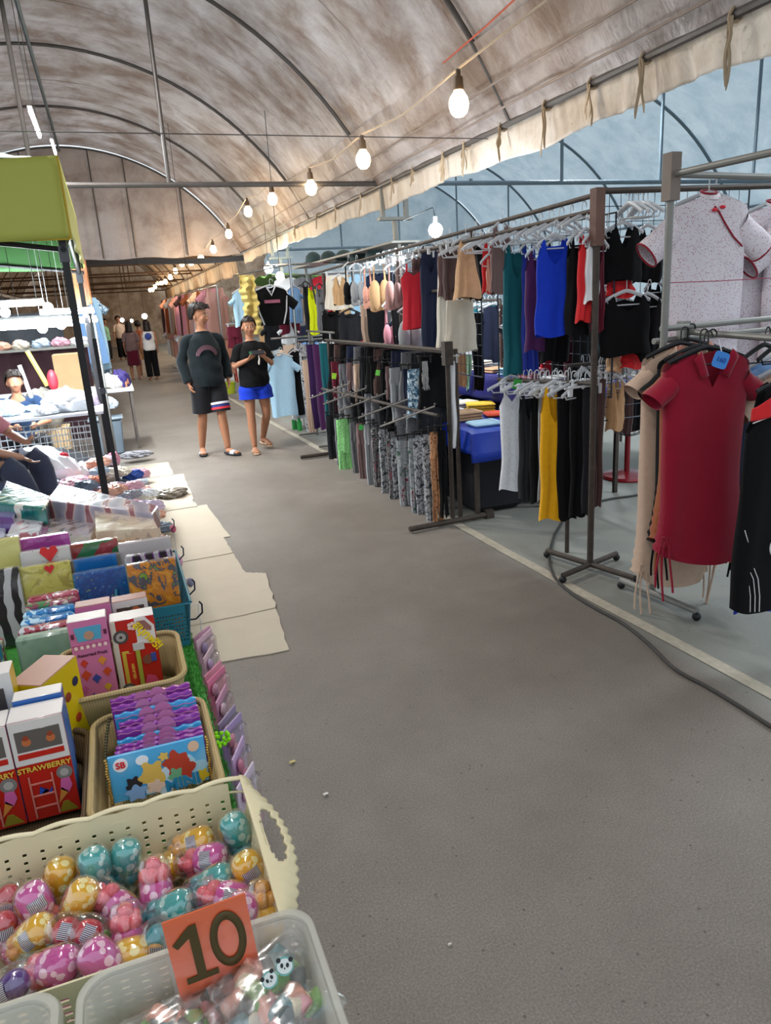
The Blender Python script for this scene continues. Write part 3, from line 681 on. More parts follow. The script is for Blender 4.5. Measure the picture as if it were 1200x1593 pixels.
MB().box((2.64, 2.93, 1.37), (0.04, 0.05, 0.10)).build('rail_clamp', metal_pale, RD, world=True, smooth=False)
casters(RD, [(2.44, 3.08), (2.50, 2.58)])

# --- tops on the near end of the long rack
tk = 'tank tops on the front end of the long rack'
g('tank', 783, 378, 822, 582, 2.45, 12, 'teal', 'long dark teal tank top hanging left of the purple one', 'tank top', tk)
g('tank', 812, 380, 834, 580, 2.50, 10, 'deep_blue', 'deep blue top squeezed between teal and purple tank tops', 'tank top', tk)
g('tank', 818, 388, 856, 545, 2.42, 12, 'purple', 'dark purple tank top left of the royal blue one', 'tank top', tk)
g('tank', 846, 376, 886, 562, 2.52, 10, 'black', 'long black top seen below and behind the royal blue tank', 'tank top', tk)
g('tank', 836, 370, 890, 522, 2.36, 22, 'royal', 'royal blue scoop-neck tank top at the front of the rail', 'tank top', tk)
g('tank', 884, 368, 914, 522, 2.43, 5, 'black', 'black tank top just right of the royal blue one', 'tank top', tk)
g('tank', 902, 362, 922, 500, 2.43, 0, 'bright_red', 'red top second from the end post of the long rack', 'tank top', tk)
g('tank', 914, 366, 932, 470, 2.45, 0, 'white', 'white top beside the brown end post', 'tank top', tk)
g('tank', 924, 374, 940, 515, 2.50, 0, 'wine', 'wine red top half behind the brown end post', 'tank top', tk)
up = 'camisoles and bodices along the top rail'
g('bralette', 762, 350, 797, 456, 2.45, 20, 'mauve', 'mauve brown sleeveless top next to the teal tank', 'top', up, wmax=.34)
g('bralette', 749, 368, 772, 456, 2.46, 15, 'bright_red', 'red sleeveless top left of the mauve brown one', 'top', up)
g('bralette', 756, 400, 768, 454, 2.40, 15, 'peach', 'peach top peeking out beside the mauve one', 'top', up)
g('leggings', 728, 372, 752, 466, 2.50, 10, 'black', 'black top between tan and red ones on the top rail', 'top', up)
g('slip', 702, 372, 748, 464, 2.42, 22, 'sand', 'tan triangular camisole flaring towards the hem', 'camisole', up)
g('tank', 688, 376, 712, 466, 2.48, 12, 'brown', 'dark brown top left of the tan camisole', 'top', up)
g('tank', 680, 378, 698, 462, 2.46, 12, 'mauve', 'greyish brown top farther along the top rail', 'top', up)
g('skirt', 690, 466, 741, 546, 2.44, 22, 'cream', 'cream half-slip with a soft hem below the tan camisole', 'slip', up, hang=None)
g('slip', 674, 418, 702, 541, 2.47, 15, 'ivory', 'long ivory slip left of the cream half-slip', 'slip', up, hang=None)
g('tank', 652, 380, 684, 545, 2.50, 12, 'navy', 'navy long top right of the red camisole', 'top', up)
g('cami', 621, 408, 667, 511, 2.43, 26, 'red', 'bright red camisole with thin straps', 'camisole', up)
g('bra', 618, 478, 656, 547, 2.48, 20, 'silver_grey', 'grey padded bra under the red camisole', 'bra', 'bras on the long rack', d=.05)
g('bra', 594, 470, 617, 549, 2.46, 10, 'pink', 'dusty pink bra hanging edge-on with a white tag', 'bra', 'bras on the long rack', d=.04)
g('leggings', 608, 476, 634, 545, 2.54, 10, 'black', 'black garment behind the dusty pink bra', 'top', up)
for (a, b, c_, d_, col, lab) in [(543, 412, 566, 478, 'silver_grey', 'grey-green padded bra at the left of the row'), (562, 416, 580, 482, 'peach', 'peach bra beside the grey-green one'),
        (572, 410, 606, 488, 'tan', 'tan padded bra with wide cups in the middle of the row'), (597, 412, 627, 484, 'rose', 'rose beige padded bra right of the tan one'), (612, 418, 634, 476, 'mauve', 'brownish bra just left of the red camisole'),
        (532, 412, 552, 476, 'black', 'black bra near the far end of the row'), (640, 392, 656, 420, 'brown', 'dark brown bra high up behind the red camisole')]:
    g('bra', a, b, c_, d_, 2.45, 22, col, lab, 'bra', 'bras on the long rack', d=.06)
g('leggings', 560, 474, 574, 542, 2.46, 15, 'beige', 'pale pink strip of cloth hanging below the peach bra', 'top', up)
g('leggings', 570, 480, 601, 547, 2.52, 15, 'black', 'wide black garment hanging below the tan bra', 'top', up)
g('skirt', 503, 428, 546, 481, 2.50, 30, 'ivory', 'cream boxed bodice set at the far end of the bra row', 'bodice', up)
g('bralette', 516, 430, 540, 474, 2.44, 30, 'tan', 'gold tan corset top in front of the cream bodice', 'top', up)
for (a, b, c_, d_, col, lab) in [(478, 446, 492, 520, 'lime', 'yellow-green top among dark ones at the far end'), (470, 440, 480, 520, 'charcoal', 'charcoal top at the far left end of the rack'), (490, 444, 503, 516, 'heather', 'speckled grey top beside the yellow-green one'), (500, 480, 530, 530, 'black', 'black shirt under the cream bodice'), (526, 484, 562, 530, 'charcoal', 'charcoal shirt under the black bra'), (462, 446, 472, 500, 'beige', 'beige top at the end of the far rail')]:
    g('tank', a, b, c_, d_, 2.5, 20, col, lab, 'top', 'tops at the far end of the rack', hang='black')
# --- lower arm of the front post
lo = 'vests on the short lower rail of the front post'
g('cami', 776, 588, 815, 760, 2.45, 24, 'lace', 'white lace camisole with thin straps, first on the low rail', 'camisole', lo)
g('tank', 808, 606, 834, 776, 2.47, 8, 'charcoal', 'charcoal vest right behind the white lace camisole', 'vest', lo)
g('tank', 826, 604, 848, 780, 2.47, 6, 'black', 'black vest between the white camisole and the yellow vest', 'vest', lo)
g('tank', 838, 604, 853, 778, 2.46, 4, 'silver_grey', 'pale grey vest edge left of the yellow vest', 'vest', lo)
g('tank', 842, 598, 884, 807, 2.40, 22, 'yellow', 'mustard yellow long vest with a deep neckline', 'vest', lo)
g('leggings', 868, 604, 900, 808, 2.45, 12, 'black', 'long black skirt directly right of the yellow vest', 'skirt', lo)
g('leggings', 888, 602, 918, 803, 2.47, 10, 'black', 'second long black skirt right of the yellow vest', 'skirt', lo)
g('leggings', 908, 600, 930, 800, 2.50, 8, 'charcoal', 'dark charcoal skirt in front of the steel pole', 'skirt', lo)
g('leggings', 922, 590, 942, 790, 2.56, 5, 'brown', 'dark brown skirt at the end of the low rail', 'skirt', lo)
for k in range(14):
    y = 3.46 + k * 0.066; hanger((2.45, y, 1.09 - (y - 3.4) * .05), 0.1 + 0.3 * math.sin(k * 2.3), 'white', clip=k % 3 == 0, label='white plastic hanger in the crowded row over the black skirts', group='spare hangers on the low rail', sc=.8)
for k in range(16):
    y = 3.5 + k * 0.105; hanger((2.44, y, 1.975 - (y - 3.4) * .015), 0.1 + 0.35 * math.sin(k * 1.7), 'white', label='white plastic hanger in the row above the tank tops', group='spare hangers on the top rail', sc=.75)
for k in range(12):
    y = 5.0 + k * 0.16; hanger((2.45, y, 2.0 - (y - 3.4) * .012), 0.1 + 0.35 * math.sin(k * 1.7), 'grey' if k % 2 else 'white', clip=True, label='plastic clip hanger on the far half of the top rail', group='spare hangers on the top rail, far half', sc=.75)
# --- trouser rack, upper tier (X 2.16)
u2 = 'trousers on the upper tier of the low rack'
for (a, b, c_, d_, kd, col, lab, ct) in [
    (514, 562, 532, 637, 'pants', 'wine', 'dark red track trousers at the far end of the upper tier', 'trousers'), (526, 566, 540, 612, 'shorts', 'heather', 'grey checked shorts near the red trousers', 'shorts'),
    (538, 564, 551, 616, 'shorts', 'mauve', 'taupe shorts in the upper tier', 'shorts'), (549, 566, 563, 622, 'shorts', 'beige', 'pale taupe shorts beside a charcoal skirt', 'shorts'),
    (560, 562, 576, 630, 'skirt', 'charcoal', 'charcoal skirt with a green tag', 'skirt'), (574, 562, 592, 636, 'skirt', 'black', 'black skirt with white waist trim', 'skirt'), (590, 566, 604, 638, 'skirt', 'black', 'black skirt left of the pale grey trousers', 'skirt'),
    (599, 570, 608, 628, 'shorts', 'mauve', 'narrow brown shorts next to the pale grey trousers', 'shorts'), (605, 572, 628, 652, 'pants', 'silver_grey', 'pale silvery grey trousers in the upper tier', 'trousers'), (626, 574, 640, 646, 'skirt', 'navy', 'navy skirt between the silvery and blue printed pieces', 'skirt'),
    (631, 574, 661, 648, 'skirt', 'blue_print', 'sparkling blue and white printed skirt', 'skirt'), (656, 562, 666, 604, 'shorts', 'zebra_cloth', 'black and white striped shorts behind the printed skirt', 'shorts')]:
    g(kd, a, b, c_, d_, 2.16, 18, col, lab, ct, u2, hang='black')
for k in range(13):   # darker second layer hung behind both tiers
    y = 5.12 + k * .205; cn2 = ['black', 'charcoal', 'grey', 'navy', 'black', 'brown'][k % 6]; od = ['first', 'second', 'third', 'fourth', 'fifth', 'sixth', 'seventh', 'eighth', 'ninth', 'tenth', 'eleventh', 'twelfth', 'last'][k]
    o = garment('skirt', .30, .40, seed=700 + k).build('skirt', cmat(cn2), loc=(2.28, y, 1.20), rotz=.2 * math.sin(k)); tag(o, '%s skirt in the second layer of the upper tier, %s from the post' % (cn2, od), 'skirt', 'second layer of the upper tier')
    o = garment('pants', .30, .62, seed=720 + k).build('trousers', cmat(['charcoal', 'grey', 'heather', 'black'][k % 4]), loc=(2.24, y, .80), rotz=.2 * math.cos(k)); tag(o, '%s trousers in the second layer of the lower tier, %s from the post' % (['charcoal', 'grey', 'marl grey', 'black'][k % 4], od), 'trousers', 'second layer of the lower tier')
# --- trouser rack, lower tier (X 2.05): the long patterned row
l2 = 'printed trousers on the lower tier of the low rack'
LOW = [(506, 646, 523, 746, 'pants', 'charcoal', 'charcoal track trousers with a white hem at the far end of the low row'), (519, 650, 534, 762, 'pants', 'heather', 'dark grey marl trousers beside the lime green pair'), (522, 652, 546, 737, 'shorts', 'tee_green', 'lime green heather trousers in the low row'),
    (543, 656, 556, 752, 'pants', 'grey', 'plain grey trousers right of the lime green pair'), (553, 658, 568, 764, 'pants', 'mauve', 'pinkish grey trousers in the low row'), (565, 660, 580, 762, 'pants', 'silver_grey', 'light grey trousers with a green label'),
    (576, 664, 592, 782, 'pants', 'flower_print', 'flower printed trousers left of the dark leaf pair'), (588, 668, 604, 788, 'pants', 'grey_print', 'leaf printed grey trousers, farthest of the printed ones'), (600, 672, 616, 794, 'pants', 'flower_print', 'dusky pink flower printed trousers in the low row'),
    (606, 680, 624, 812, 'pants', 'grey_print', 'grey printed trousers just left of the rose pair'), (616, 684, 640, 820, 'pants', 'rose_print', 'pale grey trousers with red roses, longest in the row'), (634, 682, 652, 818, 'pants', 'rose_print', 'rose printed trousers right of the longest pair'),
    (642, 678, 664, 812, 'pants', 'grey_print', 'grey camouflage printed trousers near the post'), (656, 676, 676, 806, 'pants', 'grey_print', 'second grey camouflage trousers nearer the post'), (668, 672, 686, 806, 'pants', 'camel_print', 'camel leopard trousers close to the post'), (680, 670, 694, 800, 'pants', 'black', 'black trousers against the dark post')]
for i, (a, b, c_, d_, kd, col, lab) in enumerate(LOW):
    g(kd, a, b, c_, d_, 2.08 - 0.015 * (i % 3), 16, col, lab, 'trousers', l2, hang='black')
# --- right rack: dresses below, blouses above
def dress_extras(t, Wd, L, col):
    h = Wd / 2; m = cmat(col)
    for s in (-1, 1):   # collar flaps
        mb = MB(); mb.grid(lambda u, v: (s * (h * .36 - v * h * .20 + u * h * .16), -.064 - .008 * math.sin(u * PI), .012 - u * .035 - v * .105 + .02 * u * v), 6, 6); mb.build('collar', m, t, solid=0.003)
    for s in (-1, 1):
        for k in range(3):
            mb = MB(); l = [0.10, 0.17, 0.13][k]; x = s * (h * .92) + (k - 1) * .022
            mb.path([(x + 0.02 * math.sin(q * 2 + k) * s, -.05 - .01 * k, -L + .12 - (l + .10) * q) for q in [i / 8 for i in range(9)]], 0.005, 6); mb.build('tie', m, t)
        MB().path([(s * h * .92 + 0.018 * math.cos(a), -.05, -L + .13 + 0.03 * math.sin(a * 2)) for a in [i * PI / 6 for i in range(12)]], 0.006, 6, closed=True).build('bow', m, t)
def ruched(kind, x0, y0, x1, y1, plane, face, color, label, cat, group, axis='y', ext=True, wmax=.6):
    t, P, Wd, L = g(kind, x0, y0, x1, y1, plane, face, color, label, cat, group, axis=axis, hang='black', d=.045, wmax=wmax)
    me = t.data; h = Wd / 2
    for v in me.vertices:     # sides gathered up by the drawstrings, rounded hem
        k = max(0, (-v.co.z / L - 0.62) / 0.38); e = abs(v.co.x) / h
        if k > 0 and e < 1.2:
            v.co.z += k * (e ** 2.2) * 0.16 * L * .55; v.co.y += 0.012 * k * math.sin(v.co.z * 130) * e; v.co.x *= 1 + 0.04 * k
    me.update()
    if ext: dress_extras(t, Wd, L, color)
    return t, P, Wd, L
dr = 'ruched polo dresses on the right rack'
ruched('dress', 1000, 534, 1140, 850, 2.90, 6, 'peach', 'salmon pink dress at the back of the dress row', 'dress', dr)
ruched('dress', 988, 540, 1130, 905, 2.80, 6, 'beige', 'beige dress with knotted drawstrings, sticking out left', 'dress', dr)
ruched('dress', 1012, 544, 1165, 852, 2.70, 6, 'black', 'black dress right behind the ochre one', 'dress', dr)
ruched('dress', 1018, 548, 1172, 850, 2.62, 6, 'rust', 'ochre brown dress directly behind the crimson one', 'dress', dr)
RDs = ruched('dress', 1020, 547, 1182, 868, 2.50, 8, 'maroon', 'crimson polo dress with a V neck and side drawstrings, at the front', 'dress', dr)
# blue price tag on the crimson dress
def price_tag(px, py, Y, w, col, lines, label, tilt=0.3):
    P = on_y(px, py, Y); t = thing('price_tag', label, 'price tag', P)
    mb = MB(); pts = [(w / 2 * (abs(math.cos(a)) ** .4) * (1 if math.cos(a) > 0 else -1), w / 2 * (abs(math.sin(a)) ** .4) * (1 if math.sin(a) > 0 else -1)) for a in [i * 2 * PI / 32 for i in range(32)]]
    mb.poly(pts, 0.002); mb.xf(Matrix.Rotation(-0.25, 4, 'Z') @ Matrix.Rotation(tilt, 4, 'Y')); mb.build('card', col, t)
    for i, (s, zz) in enumerate(lines):
        o = text(s, w * .42, mat('ink_blue', '#1b3f8e', .5), t, (0, 0, 0), (PI / 2, 0, 0), ext=0.0004)
        o.matrix_local = Matrix.Rotation(-0.25, 4, 'Z') @ Matrix.Rotation(tilt, 4, 'Y') @ Matrix.Translation((0, -0.002, zz * w)) @ Matrix.Rotation(PI / 2, 4, 'X')
    MB().tube((0, -0.001, w / 2), (0.01, 0.03, w / 2 + .05), 0.0025, 6).build('string', white_pl, t)
    return t
price_tag(1122, 560, 2.40, 0.068, mat('blue_card', '#3f83cf', .6), [('160', 0.0)], 'blue hand-written price tag pinned at the crimson dress collar', 0.35)
bl = 'patterned white blouses on the right rack'
def blouse(x0, y0, x1, y1, Y, label, trim=True):
    t, P, Wd, L = g('blouse', x0, y0, x1, y1, Y, 8, 'pale_floral', label, 'blouse', bl, axis='y', hang='grey', d=.04)
    if trim:
        h = Wd / 2; rm = cloth('dark_red_trim', '#8c1a2b')
        MB().path([(h * .19 * math.cos(a), .032 * math.sin(a), .022 + .012 * math.sin(a)) for a in [i * PI / 12 for i in range(24)]], 0.005, 6, closed=True).build('collar_trim', rm, t)
        MB().path([(h * .02, -.045, -.05), (h * .12, -.05, -.075), (h * .32, -.052, -.14), (h * .55, -.05, -.20), (h * .8, -.045, -.245)], 0.0045, 6).build('placket_trim', rm, t)
        rr = cloth('bow_red', '#cf3340')
        mb = MB()
        for s in (-1, 1): mb.ball((h * .10 + s * .022, -.056, -.062 + s * .006), .018, 10, sc=(1, .35, .5))
        mb.build('knot_button', rr, t)
        for s in (-1, 1):
            sw = .12 * Wd / .45; ang = math.radians(38); sln = .20 * Wd / .45
            c = Vector((s * (h * .80 + sln * math.cos(ang)), 0, -.045 * 1.9 - sw * .48 - sln * math.sin(ang))); nrm = Vector((s * math.sin(ang), 0, math.cos(ang)))
            MB().path([c + nrm * (math.cos(a) * sw * .60) + Vector((0, math.sin(a) * .056, 0)) for a in [i * PI / 10 for i in range(20)]], 0.005, 6, closed=True).build('cuff_trim', rm, t)
    return t
blouse(1016, 306, 1190, 566, 3.12, 'white floral blouse with red piping and red knot at the collar')
blouse(1120, 320, 1290, 566, 3.25, 'white floral blouse behind, half hidden to the right')
blouse(1180, 330, 1330, 560, 3.12, 'white floral blouse cut by the right picture edge')
tag(MB().path([on_y(1040, 440, 2.93), on_y(1120, 437, 2.95), on_y(1230, 431, 2.97)], .0022, 5).build('tension_string', mat('red_cord', '#9c3346', .7)), 'thin dark red cord stretched across the floral blouses', 'cord')
# black jersey with red shoulder at the right edge
def stripe_fn(t, Wd, L):
    pass
JY = 2.12
t, P, Wd, L = g('tank', 1158, 590, 1330, 930, JY, 10, 'black', 'black sports shirt with red shoulders and white stripes, cut by the right edge', 'sports shirt', axis='y', hang='black', d=.03, wmax=.42)
def on_body(me_obj, Wd, L, pts, r, m, name, lift=.004):
    """a stripe that follows the front of the garment"""
    h = Wd / 2
    q = []
    for (x, z) in pts:
        u = max(-.999, min(.999, x / h)); q.append((x, -(.052 * max(.15, 1 - abs(u) ** 3) ** .5 + .012), z))
    MB().path(q, r, 6, flat=.5).build(name, m, me_obj)
h = Wd / 2
def patchfn(u, v):
    x = lerp(-h * 1.0, h * 1.0, u); e = min(.98, abs(x / h)); zt = -.10 * e ** 2 - .0; zb = -.145 - .02 * 0 + .06 * (1 - e)
    z = lerp(zt, min(zb, -.05), v); return (x * 1.02, -(.055 * (1 - e ** 3) ** .5 + .010), z)
MB().grid(patchfn, 24, 8).build('red_yoke', cmat('bright_red'), t, solid=.004)
wt = mat('white_print', '#dcdcdc', .6)
on_body(t, Wd, L, [(-h * (1 - .0), -.15), (-h * .6, -.115), (-h * .1, -.085)], .004, wt, 'piping')
for k in range(3): on_body(t, Wd, L, [(-h * .95 + k * .018, -L * .80 + k * .004), (-h * .86 + k * .018, -L * .84), (-h * .80 + k * .018, -L * .92), (-h * .78 + k * .018, -L * .995)], .0035, wt, 'side_stripe')
on_body(t, Wd, L, [(-h * .98, -L * .62), (-h * .90, -L * .68), (-h * .93, -L * .70)], .0035, wt, 'side_flash')
MB().path([(-h * .25 + .055 * math.cos(a), -.062, -L * .70 + .055 * math.sin(a)) for a in [i * PI / 12 for i in range(24)]], .003, 6, closed=True).build('ring_print', wt, t)
text('LO', .034, wt, t, (-h * .38, -.084, -.235), (PI / 2, 0, 0), ext=.001, bold=.0012, shear=.2)
MB().box((-h * .38, -.082, -.20), (.04, .003, .008), rot=(0, -.35, 0)).build('chest_mark', wt, t)
tag(MB().grid(lambda u, v: (lerp(-h * .85, h * .85, u), .02 * math.sin(u * 9), -v * .10), 12, 4).build('hem', cmat('royal'), t, loc=(0, .03, -L + .06), solid=.006), None, None)
# pale shirts poking out behind the jersey
g('tee', 1150, 560, 1260, 800, 2.62, 10, 'pale_blue', 'pale denim blue shirt between crimson dress and sports shirt', 'shirt', axis='y', hang='grey', wmax=.5)
g('tee', 1172, 572, 1290, 820, 2.48, 10, 'beige', 'beige shirt just behind the sports shirt', 'shirt', axis='y', hang='grey', wmax=.5)

# --- wire grids behind, with black underwear
grid_m = mat('black_wire', '#2c3440', .4, .5)
def wiregrid(label, c, w, hgt, rotz, step=.075, m=grid_m, frame=True):
    mb = MB()
    n = int(w / step); k = int(hgt / step)
    for i in range(n + 1): mb.tube((-w / 2 + i * w / n, 0, 0), (-w / 2 + i * w / n, 0, hgt), .0022, 4)
    for j in range(k + 1): mb.tube((-w / 2, 0, j * hgt / k), (w / 2, 0, j * hgt / k), .0022, 4)
    t = thing('wire_grid_panel', label, 'grid panel', c, rotz)
    mb.build('wires', m, t)
    if frame: MB().path([(-w / 2, 0, 0), (w / 2, 0, 0), (w / 2, 0, hgt), (-w / 2, 0, hgt)], .006, 6, closed=True).build('rim', m, t)
    return t
q = on_y(970, 610, 3.6)
wiregrid('black wire grid panel standing behind the blouses', (3.10, 3.55, .85), 1.05, 1.25, 0)
wiregrid('wire grid panel behind the tank tops, along the long rack', (2.62, 4.1, 1.0), 1.3, .98, PI / 2)
wiregrid('farther wire grid panel along the long rack', (2.62, 5.9, 1.0), 1.8, .95, PI / 2)
und = 'underwear hung on the wire grid'
for (a, b, c_, d_, kd, col, lab, ct, Y, f) in [
    (938, 352, 1000, 438, 'bralette', 'black', 'wide black bralette at the top of the wire grid', 'bralette', 3.45, 12), (985, 356, 1032, 438, 'bralette', 'black', 'black bralette half hidden by the floral blouse sleeve', 'bralette', 3.50, 12),
    (934, 362, 956, 440, 'bralette', 'mauve', 'brown bralette edge at the left of the black one', 'bralette', 3.50, 12), (942, 437, 986, 462, 'skirt', 'bright_red', 'small red briefs under the black bralette', 'briefs', 3.48, 10),
    (940, 458, 1010, 552, 'tank', 'black', 'black bodysuit in the middle of the wire grid', 'bodysuit', 3.42, 14), (985, 462, 1030, 560, 'tank', 'black', 'black top right of the bodysuit on the grid', 'bodysuit', 3.46, 10),
    (936, 470, 952, 550, 'tank', 'teal', 'teal vest edge at the left of the bodysuit', 'vest', 3.52, 10), (966, 548, 1000, 572, 'skirt', 'bright_red', 'red briefs below the black bodysuit', 'briefs', 3.46, 10), (944, 548, 966, 578, 'skirt', 'sand', 'tan briefs left of the lower red ones', 'briefs', 3.48, 10),
    (945, 590, 972, 668, 'bralette', 'tan', 'tan bralette hanging low near the fan', 'bralette', 3.55, 10), (960, 592, 986, 672, 'bralette', 'brown', 'brown bralette hanging low near the fan', 'bralette', 3.62, 10), (975, 592, 1018, 668, 'tank', 'black', 'black vest hanging low above the fan', 'vest', 3.70, 10),
    (1004, 440, 1034, 556, 'tank', 'black', 'black vest just left of the floral blouse', 'vest', 3.60, 10), (1030, 560, 1060, 640, 'tank', 'black', 'black vest seen behind the crimson dress', 'vest', 3.75, 10), (1020, 580, 1048, 660, 'bralette', 'charcoal', 'charcoal bralette near the steel pole', 'bralette', 3.85, 10)]:
    g(kd, a, b, c_, d_, Y, f, col, lab, ct, und, axis='y')
hr = MB().tube((2.5, 3.72, 1.17), (3.9, 3.72, 1.17), .012, 8)
hr2 = thing('clothes_rail', 'low dark rail behind the right rack, crowded with small hangers', 'clothes rail', (3.2, 3.72, 0)); hr.build('rail', metal_dark, hr2, world=True)
for x in (2.52, 3.88): MB().tube((x, 3.72, 0), (x, 3.72, 1.17), .014, 8).build('pole', metal_dark, hr2, world=True)
for k in range(12): hanger((2.62 + k * .045, 3.72, 1.15), PI / 2 + .3 * math.sin(k * 2.1), 'white', label='small white hanger on the low dark rail behind', group='hangers on the low dark rail', sc=.5)
for k in range(5): hanger((2.66 + k * .03, 3.40, 2.02), PI / 2 + .2 * math.sin(k * 2.1), 'white', label='white hanger at the top of the wire grid', group='white hangers over the wire grid', sc=.6)
for k in range(5): hanger((2.64, 2.16 + k * .07, 1.325), .1 * math.sin(k), 'black', label='black hook hanger on the short arm over the dresses', group='black hangers over the dresses', sc=.6)
# back stock: racks with tall dark clothes behind the front rows
for i, (x, y, n) in enumerate([(3.4, 4.6, 9), (3.5, 6.3, 9), (3.6, 8.0, 9), (4.9, 4.2, 8), (5.0, 6.4, 8)]):
    rk = rack(['back rail of clothes behind the long rack, nearest', 'back rail of clothes behind the long rack, second', 'back rail of clothes behind the long rack, third', 'deep back rail of clothes near the wire grid', 'deep back rail of clothes in the middle of the stall'][i],
              [('pole', [((x, y, 0), (x, y, 1.55)), ((x, y + 1.3, 0), (x, y + 1.3, 1.55))], .015), ('rail', [((x, y, 1.55), (x, y + 1.3, 1.55))], .013)], (x, y, 0), metal_dark)
    for k in range(n):
        col = ['black', 'charcoal', 'navy', 'white', 'brown', 'wine', 'black', 'teal', 'grey'][(k * 5 + i * 2) % 9] if not (k and (k * 5 + i * 2) % 9 == 6) else 'red'
        kd = ['tank', 'tee', 'leggings'][(k + i) % 3]; nm = {'tank': 'vest', 'tee': 'shirt', 'leggings': 'skirt'}[kd]
        P = Vector((x, y + .1 + k * .14, 1.5)); mb = garment(kd, .36, .8 + .1 * (k % 3), seed=100 + i * 10 + k)
        o = mb.build(nm, cmat(col), loc=P, rotz=.15 * math.sin(k * 2)); tag(o, '%s %s on the back rail %s' % (cmat(col).name.replace('cloth_', '').replace('_', ' '), nm, ['behind the long rack, nearest', 'behind the long rack, second', 'behind the long rack, third', 'near the wire grid', 'in the middle of the stall'][i]), nm, 'dark clothes on the back rails')
        hanger(P + Vector((0, 0, .02)), 0, 'white', label='white hanger on a back rail deep in the stall', group='hangers on the back rails')

# --- tables with blue cloths and folded stock
def drape(name, label, x0, x1, y0, y1, z, dx, dy, m, seed=0, cat='tablecloth', amp=.02):
    mb = MB(); nx, ny = 34, 34
    def fn(u, v):
        U = lerp(-dx, (x1 - x0) + dx, u); V = lerp(-dy, (y1 - y0) + dy, v); x = U; y = V; zz = 0; 
        ox = max(0, -U, U - (x1 - x0)); oy = max(0, -V, V - (y1 - y0))
        x = min(max(U, 0), x1 - x0); y = min(max(V, 0), y1 - y0)
        zz = -(ox + oy) if (ox == 0 or oy == 0) else -max(ox, oy)
        w = amp * math.sin((U * 9 if oy > 0 else V * 9) + seed) * min(1, (ox + oy) * 5)
        if U < 0: x = -.012 - .08 * ox - abs(w)
        if U > x1 - x0: x = x1 - x0 + .012 + .08 * ox + abs(w)
        if V < 0: y = -.012 - .08 * oy - abs(w)
        if V > y1 - y0: y = y1 - y0 + .012 + .08 * oy + abs(w)
        return (x0 + x, y0 + y, z + .004 + zz)
    o = mb.grid(fn, nx, ny).build(name, m, loc=((x0 + x1) / 2, (y0 + y1) / 2, z), world=True, solid=.003)
    return tag(o, label, cat)
def simple_table(name, label, x0, x1, y0, y1, z, m_top, m_leg, cat='table', th=.03):
    t = thing(name, label, cat, ((x0 + x1) / 2, (y0 + y1) / 2, 0))
    MB().box((0, 0, z - th / 2), (x1 - x0, y1 - y0, th), bev=.004).build('table_top', m_top, t)
    for sx in (-1, 1):
        for sy in (-1, 1): MB().box((sx * ((x1 - x0) / 2 - .04), sy * ((y1 - y0) / 2 - .04), (z - th) / 2), (.03, .03, z - th)).build('leg', m_leg, t, smooth=False)
    return t
blue_tarp = mat('glossy_blue_cover', '#12339c', .28, var=.15, scale=4, bump=.3, spec=.6)
purp_tarp = mat('indigo_cover', '#2a2a72', .4, var=.15, scale=4, bump=.2)
simple_table('stall_table', 'low stall table under the glossy blue cover', 2.35, 3.0, 4.65, 6.4, .66, metal_dark, metal_dark)
drape('table_cover', 'glossy bright blue cover hanging over the lower stall table', 2.33, 3.02, 4.62, 6.42, .665, .16, .22, blue_tarp, 1)
simple_table('stall_table', 'higher stall table under the indigo cover', 3.05, 3.7, 4.7, 6.6, .92, metal_dark, metal_dark)
drape('table_cover', 'indigo blue cover hanging over the higher stall table', 3.02, 3.73, 4.66, 6.62, .925, .20, .2, purp_tarp, 4)
def folded(label, px, py, zt, w, d_, h_, col, rotz=0, group=None, base=None, X=None):
    P = on_z(px, py, zt); 
    if X is not None: P = Vector(X)
    mb = MB(); n = max(1, int(h_ / .02))
    for k in range(n):
        s = .96 - .03 * (k % 2)
        mb.box((0.004 * math.sin(k * 3), 0.004 * math.cos(k * 2), k * h_ / n + h_ / n / 2), (w * s, d_ * s, h_ / n * .96), bev=h_ / n * .4)
    o = mb.build('folded_shirt', cmat(col), loc=(P.x, P.y, zt), rotz=rotz); return tag(o, label, 'folded shirt', group)
rr = random.Random(11)
fc = ['sky', 'mint', 'sand', 'orange', 'white', 'lemon', 'pink', 'ivory', 'heather', 'blue_print', 'tee_green', 'bright_red']
for i in range(10):
    folded('%s folded garment on the %s blue table' % (['sky blue', 'mint green', 'sandy', 'orange', 'white', 'lemon yellow', 'pink', 'ivory', 'grey marl', 'blue printed'][i], 'bright'), 0, 0, .672, .24, .20, .03 + .02 * (i % 3), fc[i], rr.uniform(-.4, .4), 'folded clothes on the bright blue table', X=(2.52 + .3 * (i % 2), 4.80 + .32 * (i // 2), 0))
    folded('%s folded garment on the indigo blue table' % (['white', 'orange', 'pink', 'lemon yellow', 'sky blue', 'lime green', 'sandy', 'red', 'ivory', 'grey marl'][i]), 0, 0, .932, .24, .20, .04 + .02 * (i % 3), ['white', 'orange', 'pink', 'lemon', 'sky', 'tee_green', 'sand', 'bright_red', 'ivory', 'heather'][i], rr.uniform(-.4, .4), 'folded clothes on the indigo table', X=(3.20 + .3 * (i % 2), 4.85 + .34 * (i // 2), 0))
bk = 'clothes hanging behind the covered tables'
g('shorts', 750, 487, 784, 531, 3.6, 25, 'lime', 'bright yellow-green shorts behind the teal tank top', 'shorts', bk)
g('shorts', 749, 529, 784, 547, 3.62, 25, 'sky', 'light blue shorts under the yellow-green pair', 'shorts', bk)
g('shorts', 751, 545, 781, 568, 3.58, 25, 'orange', 'orange red shorts below the light blue pair', 'shorts', bk)
